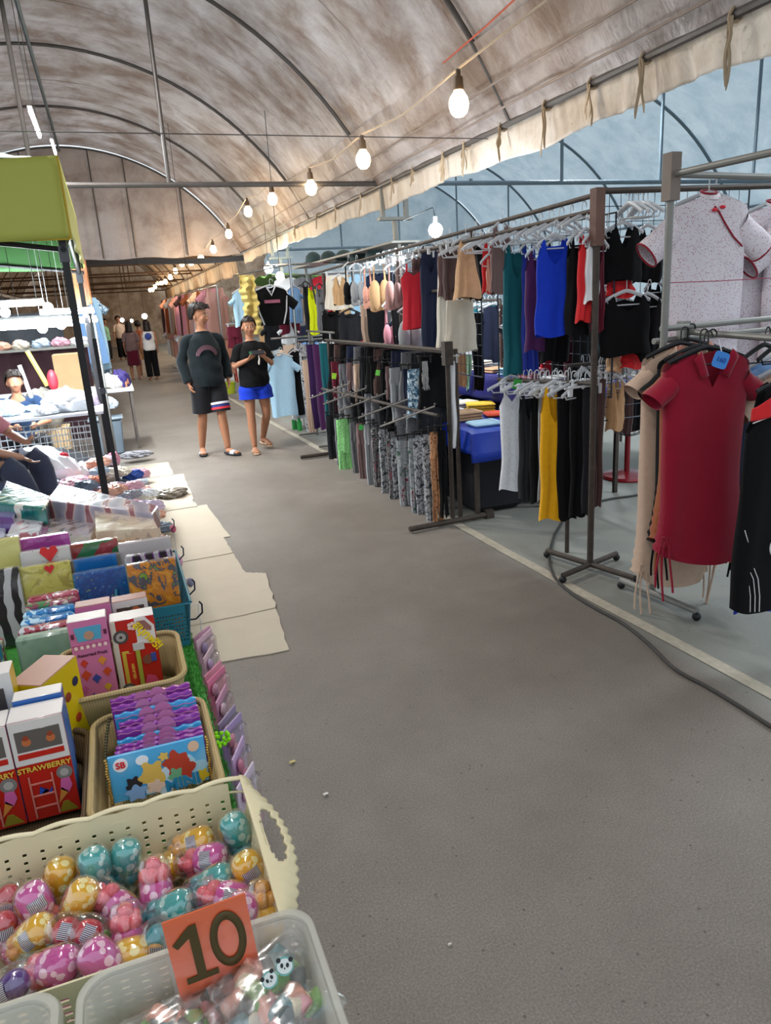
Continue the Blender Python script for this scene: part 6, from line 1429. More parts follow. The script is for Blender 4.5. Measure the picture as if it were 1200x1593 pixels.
for i, (px, py, c, s) in enumerate([(275, 868, '#c78aa6', .035), (258, 820, '#b8a8b8', .03), (262, 800, '#c0506a', .022), (285, 830, '#6f6a80', .02), (315, 990, '#d08aa8', .02)]):
    P = on_x(px, py, .13); P.z = min(P.z, TZ - .01); P.y = min(P.y, 3.05); t = thing('plush_charm', ['fluffy pink charm hanging at the table edge', 'greyish lilac charm at the far table edge', 'dark pink charm at the far end of the table', 'dark grey charm beside the pink charm', 'small pink charm beside the blister packs'][i], 'charm', P)
    MB().ball((0, 0, 0), s, 12, sc=(.6, 1, .8)).build('plush', mat('charm' + c[1:], c, .8, sheen=.5), t); MB().path([(0, 0, s * .5), (0, 0, TZ + .004 - P.z), (-.06, 0, TZ + .004 - P.z)], .0015, 5).build('cord', white_pl, t)

# --- cardboard sheets on the floor
cbm = mat('floor_cardboard', '#b5aa98', .85, var=.08, scale=6, bump=.05)
def sheet(label, pts, z, seed=0):
    P = [Vector((x, y, 0)) for x, y in pts]; c = sum(P, Vector()) / len(P); rr = random.Random(seed)
    vs = []; n = 0; edge = []
    for i in range(len(P)):
        a, b = P[i], P[(i + 1) % len(P)]
        for k in range(8): q = a.lerp(b, k / 8) - c + Vector((rr.uniform(-.006, .006), rr.uniform(-.006, .006), 0)); edge.append((q.x, q.y))
    mb = MB(); m_ = len(edge); mb.add([(x, y, 0) for x, y in edge] + [(x, y, .005) for x, y in edge], [tuple(range(m_ - 1, -1, -1)), tuple(range(m_, 2 * m_))] + [(i, (i + 1) % m_, (i + 1) % m_ + m_, i + m_) for i in range(m_)])
    o = mb.build('cardboard_sheet', cbm, loc=(c.x, c.y, z), smooth=False); return tag(o, label, 'cardboard', 'cardboard sheets on the floor')
SH = [('nearest cardboard sheet with a torn front edge', [(-.15, 3.26), (.585, 3.19), (.64, 3.72), (-.15, 3.75)]), ('second cardboard sheet, its right edge sticking out most', [(-.15, 3.70), (.64, 3.72), (.70, 4.29), (.585, 4.36), (-.15, 4.38)]), ('third cardboard sheet, narrower', [(-.15, 4.34), (.585, 4.36), (.575, 4.80), (-.15, 4.82)]),
      ('fourth cardboard sheet, level with the stall corner', [(-.15, 4.78), (.572, 4.80), (.562, 5.20), (-.15, 5.22)]), ('fifth cardboard sheet, beside the stall corner', [(-.15, 5.17), (.612, 5.20), (.568, 6.24), (-.15, 6.26)]), ('sixth cardboard sheet, under the plastic bag', [(-.15, 6.2), (.497, 6.21), (.47, 6.50), (-.15, 6.52)]),
      ('seventh cardboard sheet, beside the clothes heap', [(-.15, 6.47), (.49, 6.49), (.505, 7.65), (-.15, 7.68)]), ('farthest cardboard sheet, small', [(-.15, 7.63), (.41, 7.66), (.41, 8.38), (-.1, 8.45)])]
for i, (l, p) in enumerate(SH): sheet(l, p, .001 + .0052 * (i % 2), i)
for i, (px, py, c, s, l) in enumerate([(507, 1236, '#d8d4cc', .010, 'tiny torn scrap of white paper on the bare floor'), (455, 1186, '#c8b878', .012, 'small dry yellow leaf on the bare floor'), (700, 1470, '#c9c4b8', .006, 'tiny white speck of paper on the near floor'), (1165, 918, '#4a463e', .022, 'small grey stone under the crimson dress')]):
    P = on_z(px, py, .004); o = MB().grid(lambda u, v: ((u - .5) * s * 2, (v - .5) * s, .003 * math.sin(u * 6) + .003), 6, 4).build(['paper_scrap', 'leaf', 'paper_scrap', 'stone'][i], mat('litter' + c[1:], c, .8), loc=(P.x, P.y, .004), rotz=.6, solid=.002); tag(o, l, ['paper scrap', 'leaf', 'paper scrap', 'stone'][i])
# ================================================================ PEOPLE
skin_m = mat('skin', '#a87558', .5, var=.06, scale=6, spec=.4, subs=0); skin_d = mat('skin_tan', '#a06e54', .5, var=.08, scale=6)
hair_m = pattern('dark_hair', 'wave', [(0, '#15100e'), (1, '#2b211c')], 60, rough=.5, interp='LINEAR', distort=3)
eye_w = mat('eye_white', '#d8d2cc', .3); eye_b = mat('eye_dark', '#1a120e', .3); lip_m = mat('lips', '#8f4a44', .5)
def loft(mb, P, R, n=18, cap=True, mi=None, up=(0, -1, 0)):
    """tube through points P with elliptical radii R [(side, front)]; front direction ~ up"""
    P = [Vector(p) for p in P]; U = Vector(up); k = len(P); vs = []
    for i, p in enumerate(P):
        t = (P[min(i + 1, k - 1)] - P[max(i - 1, 0)]).normalized(); f = (U - t * U.dot(t))
        if f.length < .15: f = Vector((0, 0, 1)) - t * t.z
        f.normalize(); s = t.cross(f); a_, b_ = R[i] if isinstance(R[i], tuple) else (R[i], R[i])
        vs += [p + s * (math.cos(2 * PI * j / n) * a_) + f * (math.sin(2 * PI * j / n) * b_) for j in range(n)]
    fs = []
    for i in range(k - 1):
        for j in range(n): a = i * n + j; b = i * n + (j + 1) % n; fs.append((a, b, b + n, a + n))
    if cap: fs += [tuple(range(n - 1, -1, -1)), tuple((k - 1) * n + j for j in range(n))]
    return mb.add(vs, fs, mi)
def smoothpts(P, R, sub=4):
    P = [Vector(p) for p in P]; R = [r if isinstance(r, tuple) else (r, r) for r in R]; o = []; q = []
    for i in range(len(P) - 1):
        p0, p1, p2, p3 = P[max(0, i - 1)], P[i], P[i + 1], P[min(len(P) - 1, i + 2)]
        for k in range(sub):
            t = k / sub; o.append(0.5 * ((2 * p1) + (p2 - p0) * t + (2 * p0 - 5 * p1 + 4 * p2 - p3) * t * t + (-p0 + 3 * p1 - 3 * p2 + p3) * t ** 3)); q.append((lerp(R[i][0], R[i + 1][0], t), lerp(R[i][1], R[i + 1][1], t)))
    return o + [P[-1]], q + [R[-1]]
def sl(mb, P, R, n=18, cap=True, sub=4, up=(0, -1, 0)): p, r = smoothpts(P, R, sub); return loft(mb, p, r, n, cap, None, up)
def hand(mb, wrist, fdir, pdir, s=1.0, side=1, curl=.5, thumb=1):
    """palm from the wrist along fdir, palm facing pdir, five bent fingers"""
    w = Vector(wrist); f = Vector(fdir).normalized(); pd = (Vector(pdir) - f * Vector(pdir).dot(f)).normalized(); sd = f.cross(pd) * side
    loft(mb, [w - f * .02 * s, w + f * .01 * s, w + f * .05 * s, w + f * .085 * s], [(.024 * s, .017 * s), (.028 * s, .016 * s), (.038 * s, .014 * s), (.036 * s, .011 * s)], 12, True, None, tuple(pd))
    for k, (o_, l) in enumerate([(-.028, .066), (-.0095, .076), (.0095, .072), (.027, .056)]):
        b = w + f * .078 * s + sd * o_ * s; p = [b]; a = .25 * curl; d = f
        for j in range(3):
            a += .55 * curl; d = (f * math.cos(a) + pd * math.sin(a)); p.append(p[-1] + d * (l * s * [.42, .32, .26][j]))
        mb.path(p, .008 * s, 8, radii=[.0095 * s, .009 * s, .0085 * s, .0065 * s])
    b = w + f * .028 * s - sd * .030 * s
    mb.path([b, b - sd * .022 * s * thumb + f * .022 * s + pd * .008 * s, b - sd * .026 * s * thumb + f * .048 * s + pd * .018 * s, b - sd * .020 * s * thumb + f * .066 * s + pd * .024 * s], .01 * s, 8, radii=[.012 * s, .011 * s, .010 * s, .007 * s])
def person(label, loc, rotz, J, H=1.7, fem=False, hair='short', clothes=None, skin=None, voxel=.007, face=True, headturn=0.0, headtilt=0.0, hands='relaxed', group=None, extras=None, name='person'):
    """J: joints in local metres (facing -Y). keys: hip, chest, neck, shL, shR, elL, elR, wrL, wrR, hpL, hpR, knL, knR, anL, anR, toL, toR; L = +x side"""
    skin = skin or skin_m; s = H / 1.7; V = {k: Vector(v) for k, v in J.items() if not k.startswith('hand')}
    t = thing(name, label, 'person', loc, rotz, group)
    mb = MB(); hip, ch, nk = V['hip'], V['chest'], V['neck']; sw = .155 * s if fem else .17 * s; ht = V.get('head', nk + Vector((0, -.015, .152)) * s)
    sl(mb, [hip + Vector((0, 0, -.08)) * s, hip, hip.lerp(ch, .4), ch, ch.lerp(nk, .55), nk], [(.13 * s, .10 * s), (.155 * s, .115 * s), (.125 * s, .095 * s), (.155 * s, .11 * s), (.12 * s, .085 * s), (.055 * s, .055 * s)])
    sl(mb, [nk - Vector((0, 0, .03)) * s, nk + Vector((0, -.004, .05)) * s, ht - Vector((0, 0, .06)) * s], [.056 * s, .050 * s, .052 * s])
    for d in 'LR':
        q = 1 if d == 'L' else -1; a = .85 if fem else 1.0
        sl(mb, [ch.lerp(nk, .45) + Vector((q * .06, 0, .0)) * s, V['sh' + d], V['sh' + d].lerp(V['el' + d], .5), V['el' + d], V['el' + d].lerp(V['wr' + d], .35), V['wr' + d]], [.055 * s * a, .052 * s * a, .045 * s * a, .038 * s * a, .039 * s * a, .024 * s * a], 14)
        sl(mb, [hip + Vector((q * .075, 0, -.02)) * s, V['hp' + d] + Vector((0, 0, -.05)) * s, V['hp' + d].lerp(V['kn' + d], .5), V['kn' + d], V['kn' + d].lerp(V['an' + d], .35) + Vector((0, .012, 0)), V['an' + d]], [.09 * s, .088 * s, .070 * s, .052 * s, .055 * s, .033 * s], 16)
        an, to = V['an' + d], V['to' + d]; fd = (to - an); fd.z = 0; fd = fd.normalized() if fd.length > 1e-4 else Vector((0, -1, 0))
        sl(mb, [an + Vector((0, 0, .03)) * s, an - Vector((0, 0, .035)) * s - fd * .02, an + fd * .07 * s - Vector((0, 0, .045)) * s, to], [(.033 * s, .035 * s), (.033 * s, .036 * s), (.040 * s, .026 * s), (.036 * s, .014 * s)], 12, True, 3, (0, 0, 1))
        fdv = (V['wr' + d] - V['el' + d]).normalized(); hd = J.get('hand' + d)
        if hd: hand(mb, V['wr' + d], hd[0], hd[1], s * .92, side=hd[2], curl=hd[3])
        else: hand(mb, V['wr' + d], fdv + Vector((0, -.15, 0)), (-q, -.2, 0), s * .92, side=q, curl=.55)
    R = Matrix.Rotation(headturn, 3, 'Z') @ Matrix.Rotation(headtilt, 3, 'X'); hh = .112 * s
    # skull, jaw, nose, ears in head space (face towards -y)
    def hp(x, y, z): return ht + R @ (Vector((x, y, z)) * s)
    mb.ball(hp(0, .012, .02), .086 * s, 18, M=R, sc=(.92, 1.10, 1.12)); mb.ball(hp(0, -.022, -.035), .062 * s, 16, M=R, sc=(.98, .98, 1.15)); mb.ball(hp(0, -.045, -.085), .026 * s, 12, M=R, sc=(1.1, .9, .8))
    mb.path([hp(0, -.086, .012), hp(0, -.098, -.012), hp(0, -.104, -.030), hp(0, -.090, -.040)], .01, 8, radii=[.007 * s, .010 * s, .014 * s, .009 * s])
    for q in (-1, 1): mb.ball(hp(q * .083, .012, -.012), .022 * s, 10, M=R, sc=(.4, .8, 1.35)); mb.ball(hp(q * .036, -.066, -.025), .026 * s, 10, M=R, sc=(1, .7, 1))
    body = mb.build('body', skin, t); md = body.modifiers.new('join', 'REMESH'); md.mode = 'VOXEL'; md.voxel_size = voxel; md.use_smooth_shade = True
    sm = body.modifiers.new('smooth', 'SMOOTH'); sm.factor = .5; sm.iterations = 4
    if face:
        for q in (-1, 1):
            MB().ball(hp(q * .032, -.083, .006), .0105 * s, 10, M=R, sc=(1.25, .5, .6)).build('eye', eye_w, t); MB().ball(hp(q * .032, -.0885, .006), .0058 * s, 8, M=R, sc=(1, .4, 1)).build('iris', eye_b, t)
            MB().path([hp(q * .014, -.093, .026), hp(q * .032, -.093, .031), hp(q * .05, -.083, .026)], .0028 * s, 6).build('eyebrow', hair_m, t)
        MB().path([hp(-.022, -.086, -.062), hp(-.008, -.094, -.060), hp(.008, -.094, -.060), hp(.022, -.086, -.062)], .0042 * s, 6).build('mouth', lip_m, t)
    # hair cap
    hb = MB(); rr = random.Random(len(label))
    lim = {'short': -.02, 'tied': -.01, 'long': -.06}[hair]
    def hfn(u, v):
        a = u * 2 * PI; el = lerp(PI / 2, -.55, v); front = -math.sin(a)      # 1 at the face side
        if front > .15: el = lerp(PI / 2, .50 - .12 * (1 - front), v)
        elif front > -.25: el = lerp(PI / 2, lerp(.1, -.3, (.15 - front) / .4), v)
        r = (.106 if hair == 'short' else .098) + .004 * math.sin(a * 9 + v * 7) + (.010 * math.sin(PI * v) if hair == 'short' else .003)
        return hp(r * .93 * math.cos(a) * math.cos(el), .012 + r * 1.12 * math.sin(a) * math.cos(el), .022 + r * 1.13 * math.sin(el))
    hb.grid(hfn, 40, 16, closed_u=True)
    if hair == 'short':
        for k in range(46):
            a = rr.uniform(0, PI) * -1; x = rr.uniform(-.06, .06); hb.path([hp(x, -.04 + rr.uniform(-.03, .07), .118), hp(x * 1.1, -.065 + rr.uniform(-.02, .04), .128 - abs(x) * .3), hp(x * 1.15, -.098, .095 - abs(x) * .35)], .008 * s, 5, radii=[.009 * s, .008 * s, .002])
    if hair == 'tied': hb.ball(hp(0, .125, .03), .036 * s, 12); hb.path([hp(0, .13, .02), hp(.01, .155, -.04), hp(.0, .15, -.12)], .02 * s, 8, radii=[.022 * s, .020 * s, .006])
    if hair == 'long': hb.grid(lambda u, v: hp(.098 * math.cos(PI * u) * (1 + .12 * v), .03 + .085 * math.sin(PI * u) * (1 + .2 * v), .02 - .22 * v + .006 * math.sin(u * 40)), 30, 10)
    hb.build('hair', hair_m, t, solid=.006)
    if extras: extras(t, V, s, hp)
    return t
def top(t, V, s, m, sleeve='long', hem=.0, loose=1.25, name='shirt', neck_w=.075, length=0.12, open_=None):
    hip, ch, nk = V['hip'], V['chest'], V['neck']; mb = MB(); L = loose
    sl(mb, [hip + Vector((0, 0, -length)), hip, hip.lerp(ch, .5), ch, ch.lerp(nk, .50), ch.lerp(nk, .80), nk - Vector((0, 0, .022)) * s], [(.150 * s * L, .115 * s * L), (.156 * s * L, .120 * s * L), (.150 * s * L, .110 * s * L), (.165 * s * (L * .7 + .3), .115 * s * L), (.160 * s, .098 * s * L), (.100 * s, .078 * s), (neck_w * s, .068 * s)], 30, False, 5)
    for v in mb.v: v.y += .006 * math.sin(v.z * 34 + v.x * 14) + .004 * math.sin(v.x * 60 + v.z * 9); v.x += .004 * math.sin(v.z * 47 + v.y * 20)
    for d in 'LR':
        q = 1 if d == 'L' else -1; sh, el, wr = V['sh' + d], V['el' + d], V['wr' + d]
        r0, r1, r2 = (.050 * s * L, .048 * s * L, .043 * s * L)
        if sleeve == 'long': sl(mb, [ch.lerp(nk, .62) + Vector((q * .07, 0, 0)), sh, sh.lerp(el, .5), el, el.lerp(wr, .55), el.lerp(wr, .9), el.lerp(wr, .96)], [.045 * s, r0, r0 * .92, r1 * 1.05, r2 * 1.15, r2 * 1.1, .034 * s], 16, False, 4)
        elif sleeve == 'short': sl(mb, [ch.lerp(nk, .62) + Vector((q * .07, 0, 0)), sh, sh.lerp(el, .45), sh.lerp(el, .80)], [.045 * s, r0, r0 * 1.02, r0 * 1.12], 16, False, 4)
    o = mb.build(name, m, t, solid=.004); return o
def bottoms(t, V, s, m, to=.75, loose=1.3, name='shorts', cuffr=None):
    mb = MB(); hip = V['hip']
    sl(mb, [hip + Vector((0, 0, .03)), hip, hip + Vector((0, 0, -.09)) * s], [(.150 * s, .118 * s), (.162 * s, .125 * s), (.168 * s, .128 * s)], 26, False, 4)
    for d in 'LR':
        q = 1 if d == 'L' else -1; hp_, kn, an = V['hp' + d], V['kn' + d], V['an' + d]
        if to <= 1: pts = [hip + Vector((q * .07, 0, -.02)) * s, hp_ + Vector((0, 0, -.05)) * s, hp_.lerp(kn, to * .7), hp_.lerp(kn, to)]; rs = [.095 * s, .098 * s * loose * .88, .088 * s * loose * .95, (cuffr or .085 * s * loose)]
        else: pts = [hip + Vector((q * .07, 0, -.02)) * s, hp_ + Vector((0, 0, -.05)) * s, kn, kn.lerp(an, to - 1)]; rs = [.095 * s, .100 * s, .075 * s * loose, (cuffr or .070 * s * loose)]
        sl(mb, pts, rs, 20, False, 5)
    return mb.build(name, m, t, solid=.004)
def slides(t, V, s, sole_m, strap_m, kind='slide'):
    for d in 'LR':
        an, to = V['an' + d], V['to' + d]; f = (to - an); pitch = 0; f2 = Vector((f.x, f.y, 0)).normalized(); sd = Vector((-f2.y, f2.x, 0))
        heel = an - f2 * .06 * s; heel.z = an.z - .065 * s; toe = to + f2 * .02; toe.z = to.z - .016 * s
        def fn(u, v):
            c = heel.lerp(toe, v); w = (.040 + .010 * math.sin(PI * min(1, v * 1.1) ** 1.2)) * s * (1 - .55 * max(0, v - .85) / .15) * (1 - .4 * max(0, .1 - v) / .1)
            return c + sd * (u - .5) * 2 * w
        MB().grid(fn, 8, 16).build('sole', sole_m, t, solid=.018)
        mb = MB(); m_ = heel.lerp(toe, .62)
        mb.grid(lambda u, v: m_ + f2 * (v - .5) * .075 * s + sd * math.cos(PI * u) * .050 * s + Vector((0, 0, math.sin(PI * u) * .048 * s * (1 - .25 * v))), 14, 5); mb.build('strap', strap_m, t, solid=.005)
def base_pose(H, fem=False):
    s = H / 1.7; q = .17 if fem else .19
    return dict(hip=(0, 0, .93 * s), chest=(0, 0, 1.25 * s), neck=(0, .01, 1.455 * s), shL=(q * s, .01, 1.335 * s), shR=(-q * s, .01, 1.335 * s), elL=((q + .05) * s, .02, 1.09 * s), elR=(-(q + .05) * s, .02, 1.09 * s), wrL=((q + .06) * s, -.04, .85 * s), wrR=(-(q + .06) * s, -.04, .85 * s),
                hpL=(.09 * s, 0, .86 * s), hpR=(-.09 * s, 0, .86 * s), knL=(.10 * s, -.01, .48 * s), knR=(-.10 * s, -.01, .48 * s), anL=(.10 * s, .02, .085 * s), anR=(-.10 * s, .02, .085 * s), toL=(.11 * s, -.15 * s, .028 * s), toR=(-.11 * s, -.15 * s, .028 * s))
# --- walking man
H1 = 1.68; J = base_pose(H1)
J.update(hip=(.0, 0, .90), chest=(0, .0, 1.20), neck=(.0, .01, 1.415), shL=(.175, .0, 1.305), shR=(-.175, .02, 1.305), elR=(-.245, .05, 1.08), wrR=(-.215, -.02, .845), elL=(.235, .06, 1.08), wrL=(.235, -.01, .86),
         hpL=(.09, 0, .84), hpR=(-.09, .0, .84), knL=(.10, -.06, .47), anL=(.125, -.075, .090), toL=(.20, -.235, .034), knR=(-.10, .02, .47), anR=(-.12, .15, .095), toR=(-.15, .0, .030))
sweat_m = cloth('dark_green_sweat', '#0d171b', var=.2); shorts_b = cloth('black_shorts', '#121216')
def man_x(t, V, s, hp):
    top(t, V, s, sweat_m, 'long', loose=1.22, name='sweatshirt', length=.10); bottoms(t, V, s, shorts_b, .90, 1.30)
    for k, (c, z) in enumerate([('#d8d8dc', .0), ('#23306e', .035), ('#c4303c', .062), ('#101014', .09)]):   # striped hem on his left leg
        a = V['hpL'].lerp(V['knL'], .62 + z * 2.4); b = V['hpL'].lerp(V['knL'], .62 + z * 2.4 + .065); mb = MB(); loft(mb, [a, b], [.112 * s, .113 * s], 20, False); mb.build('hem_stripe', mat('stripe' + c[1:], c, .8), t)
    slides(t, V, s, mat('slide_dark', '#23262e', .6), mat('slide_pale', '#a9adb2', .5))
    # arched chest print
    mb = MB()
    def fr(x, z): 
        return (x, -(.115 * 1.22 * s) * math.sqrt(max(.05, 1 - (x / (.165 * 1.22 * s)) ** 2)) - .010, z)
    mb.grid(lambda u, v: fr(lerp(.085, .125, v) * math.cos(lerp(.15, PI - .15, u)) * 1.0, 1.125 + lerp(.060, .100, v) * math.sin(lerp(.15, PI - .15, u)) * 1.3), 24, 4); mb.build('arched_print', pattern('arched_print_letters', 'wave', [(0, '#6f4650'), (.5, '#2a2c34')], 20, rough=.7), t)
person('young man in a loose dark sweatshirt and striped black shorts, walking', (.965, 8.48, 0), .12, J, H1, hair='short', headturn=.75, headtilt=.05, extras=man_x)
# --- walking woman with a phone
H2 = 1.52; J = base_pose(H2, True); s2 = H2 / 1.7
J.update(hip=(.0, .0, .82), chest=(0, 0, 1.09), neck=(0, .01, 1.275), shL=(.145, 0, 1.180), shR=(-.145, 0, 1.180), elL=(.215, -.02, 1.00), elR=(-.215, -.02, 1.00), wrL=(.095, -.195, 1.085), wrR=(-.085, -.195, 1.075),
         hpL=(.08, 0, .76), hpR=(-.08, 0, .76), knR=(-.085, -.02, .43), anR=(-.085, -.03, .082), toR=(-.10, -.18, .027), knL=(.10, .0, .43), anL=(.085, .22, .13), toL=(.14, .10, .045),
         handL=((-.55, -.45, .45), (-.3, .2, .9), 1, .7), handR=((.60, -.45, .30), (.1, .2, .9), -1, .7))
def wom_x(t, V, s, hp):
    top(t, V, s, cmat('black'), 'short', loose=1.22, name='t_shirt', length=.06); bottoms(t, V, s, cmat('royal'), .42, 1.45, cuffr=.128 * s)
    slides(t, V, s, mat('slide_beige', '#b59a80', .6), mat('slide_brown', '#9c7a60', .5))
    mb = MB(); mb.grid(lambda u, v: (lerp(-.055, .045, u), -.118 - .0 - .012 * math.cos((u - .5) * 2), lerp(1.125, 1.155, v)), 10, 3); mb.build('chest_print', mat('green_print', '#2f6e4a', .7), t)
person('young woman in black T-shirt and blue shorts, both hands at her phone', (1.47, 8.35, 0), .05, J, H2, True, hair='tied', headturn=-.08, headtilt=.02, extras=wom_x)
P = Vector((1.47, 8.35, 0)) + Matrix.Rotation(.05, 3, 'Z') @ Vector((.01, -.275, 1.145))
o = MB().box((0, 0, 0), (.14, .009, .07), bev=.004, rot=(-.9, 0, 0)).build('mobile_phone', mat('phone_dark', '#25262a', .25, coat=.5), loc=P, rotz=.05); tag(o, 'dark mobile phone held in both hands by the woman in black', 'phone')
P2 = P + Vector((.0, -.01, -.10)); o = MB().path([(0, 0, .075), (.006, -.004, .03), (0, 0, 0), (-.004, 0, -.03)], .012, 8, radii=[.002, .008, .013, .008]).build('phone_charm', mat('charm_white', '#c9c2b8', .5), loc=P2); tag(o, 'small pale charm dangling from the phone', 'charm')

# --- people far down the aisle
def far(label, px, py, H, top_m, bot_m, fem, hair, rotz, to, sleeve='short', dx=0.0, botname='trousers', skirt=False):
    P = on_z(px, py, 0); J = base_pose(H, fem)
    def ex(t, V, s, hp):
        top(t, V, s, cmat(top_m), sleeve, loose=1.15, name='top', length=.06)
        if skirt:
            mb = MB(); sl(mb, [V['hip'] + Vector((0, 0, .05)), V['hip'], V['hip'] + Vector((0, 0, -.25)), V['hip'] + Vector((0, 0, -.42))], [(.15 * s, .12 * s), (.17 * s, .13 * s), (.19 * s, .15 * s), (.20 * s, .16 * s)], 24, False); mb.build('skirt', cmat(bot_m), t, solid=.004)
        else: bottoms(t, V, s, cmat(bot_m), to, 1.25, name=botname)
    return person(label, (P.x, P.y, 0), rotz, J, H, fem, hair=hair, voxel=.012, face=False, extras=ex, skin=skin_d)
far('woman in a mauve-grey top and maroon skirt, far down the aisle', 213, 591, 1.47, 'mauve', 'wine', True, 'long', PI - .3, 1, skirt=True)
far('woman in a white top and wide black trousers, far down the aisle', 240, 591, 1.48, 'white', 'black', True, 'long', PI + .2, 1.95, sleeve='none')
far('man in a khaki shirt and black trousers, farther away', 193, 560, 1.62, 'beige', 'black', False, 'short', .4, 1.9)
far('person in a grey-green shirt at the left, farthest of the group', 172, 563, 1.55, 'mint', 'charcoal', False, 'short', 1.2, 1.9)
far('person in a rust coloured top between the two women', 226, 584, 1.45, 'rust', 'sand', True, 'short', PI, .9)
Pb = on_z(240, 591, 0); o = MB().ball((0, 0, 0), .085, 14, sc=(1, .25, 1)).build('back_print', mat('blue_print_dot', '#2c3f8c', .6), loc=(Pb.x - .0, Pb.y - .15, 1.10)); tag(o, 'round dark blue bag on the back of the woman in wide black trousers', 'bag')

# --- seated vendor at the left edge (arms, lap, phone)
J = base_pose(1.6); s = 1.6 / 1.7
J.update(hip=(0, 0, .50), chest=(0, -.10, .79), neck=(0, -.17, .99), shL=(.17, -.12, .92), shR=(-.17, -.12, .92), elL=(.24, -.26, .72), elR=(-.24, -.26, .70), wrL=(.06, -.46, .68), wrR=(-.04, -.47, .58), hpL=(.10, -.05, .46), hpR=(-.10, -.05, .46), knL=(.20, -.42, .53), knR=(-.18, -.42, .53), anL=(.10, -.55, .16), anR=(-.12, -.55, .16), toL=(.14, -.70, .10), toR=(-.14, -.70, .10),
         handL=((-.3, -.7, .1), (-.5, .3, .6), 1, .7), handR=((.1, -.8, -.5), (0, .3, .4), -1, .45))
def ven(t, V, s, hp): top(t, V, s, cmat('pink'), 'short', loose=1.2, name='t_shirt', length=.04); bottoms(t, V, s, cloth('slate_trousers', '#3a3f52'), 1.8, 1.25, name='trousers')
vt = person('vendor in slate trousers seated on the clothes heap at the left edge, holding a phone', (-1.16, 6.15, .06), 1.20, J, 1.6, hair='short', extras=ven, skin=mat('skin_pale', '#b98a72', .5))
Rz = Matrix.Rotation(1.20, 3, 'Z'); P = Vector((-1.16, 6.15, .06)) + Rz @ Vector((.02, -.60, .72)); o = MB().box((0, 0, 0), (.07, .008, .15), bev=.003, rot=(1.1, 0, .2)).build('mobile_phone', mat('phone_grey', '#6c6a6a', .3), loc=P, rotz=1.2); tag(o, 'phone in the hand of the seated vendor', 'phone')
stl = MB().box((0, 0, .25), (.42, .36, .50), bev=.02).build('storage_crate', mat('crate_blue', '#34455e', .6), loc=(-1.2, 6.3, .0), rotz=1.2); tag(stl, 'crate under the seated vendor', 'crate')
# --- vendor resting behind the far table
J = base_pose(1.6); J.update(hip=(0, .0, .50), chest=(0, -.08, .79), neck=(0, -.14, .98), shL=(.18, -.10, .91), shR=(-.18, -.10, .91), elL=(.26, -.22, .70), elR=(-.26, -.22, .70), wrL=(.12, -.40, .68), wrR=(-.12, -.40, .68), hpL=(.10, -.05, .46), hpR=(-.10, -.05, .46), knL=(.14, -.45, .50), knR=(-.14, -.45, .50), anL=(.12, -.5, .10), anR=(-.12, -.5, .10), toL=(.13, -.65, .04), toR=(-.13, -.65, .04))
P = on_y(18, 583, 8.9)
def ven2(t, V, s, hp): top(t, V, s, cloth('vendor_blue', '#1f3350'), 'short', loose=1.25, name='t_shirt', length=.04); bottoms(t, V, s, cmat('charcoal'), 1.8, 1.2, name='trousers')
person('vendor with dark hair and a dark blue shirt sitting low behind the far table', (P.x, P.y, P.z - 1.20), .2, J, 1.6, hair='short', extras=ven2, skin=skin_d, voxel=.012, face=False)

# ================================================================ LEFT SIDE BEYOND THE TABLE
# canopy
gr_out = mat('lime_canopy', '#b0b656', .6, var=.06, scale=2); can_edge = mat('canopy_binding', '#b59b2e', .6)
frm = mat('canopy_frame', '#2b2a2c', .45, .3, var=.2)
cx0, cx1, cy0, cy1 = -3.3, -.135, 5.2, 8.2
cn = thing('market_canopy', 'lime green folding canopy on dark legs at the left', 'canopy', ((cx0 + cx1) / 2, (cy0 + cy1) / 2, 0))
def skirt(u, v, face):
    z = lerp(2.50 + .055 * u ** 2, 2.085, v) + .006 * math.sin(u * 20)
    if face == 0: return (lerp(cx0, cx1, u), cy0 + .012 * math.sin(u * 17 + v * 2) * v - .01, z)
    if face == 1: return (cx1 + .012 * math.sin(u * 17) * v + .01, lerp(cy0, cy1, u), lerp(2.555, 2.085, v))
    return (lerp(cx0, cx1, u), cy1, z)
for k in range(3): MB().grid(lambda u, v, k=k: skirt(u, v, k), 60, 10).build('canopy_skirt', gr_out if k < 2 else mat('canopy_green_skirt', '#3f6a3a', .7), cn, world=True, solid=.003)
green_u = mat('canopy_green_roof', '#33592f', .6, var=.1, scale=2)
MB().grid(lambda u, v: (lerp(cx0, cx1, u), lerp(cy0, cy1, v), 2.54 + .45 * min(1 - abs(2 * u - 1), 1 - abs(2 * v - 1))), 21, 21).build('canopy_roof', green_u, cn, world=True, solid=.004)
MB().path([(cx1, cy0, 2.56), (cx1 + .004, cy0, 2.3), (cx1, cy0, 2.085), ], .012, 6).build('skirt_binding', can_edge, cn, world=True)
MB().path([(cx0, cy0 - .01, 2.085), ((cx0 + cx1) / 2, cy0 - .012, 2.083), (cx1, cy0 - .01, 2.085)], .006, 6).build('skirt_binding', can_edge, cn, world=True)
for (x, y) in [(cx1 - .05, cy0 + .05), (cx0, cy0 + .05), (cx1 - .05, cy1 - .05), (cx0, cy1 - .05)]:
    MB().box((x, y, 1.27), (.045, .045, 2.46), bev=.003).build('leg', frm, cn, world=True); MB().box((x, y, 2.0), (.06, .06, .10), bev=.004).build('leg_slider', mat('slider_grey', '#53565c', .4), cn, world=True)
    MB().box((x, y, .02), (.09, .09, .03), bev=.004).build('leg_foot', frm, cn, world=True)
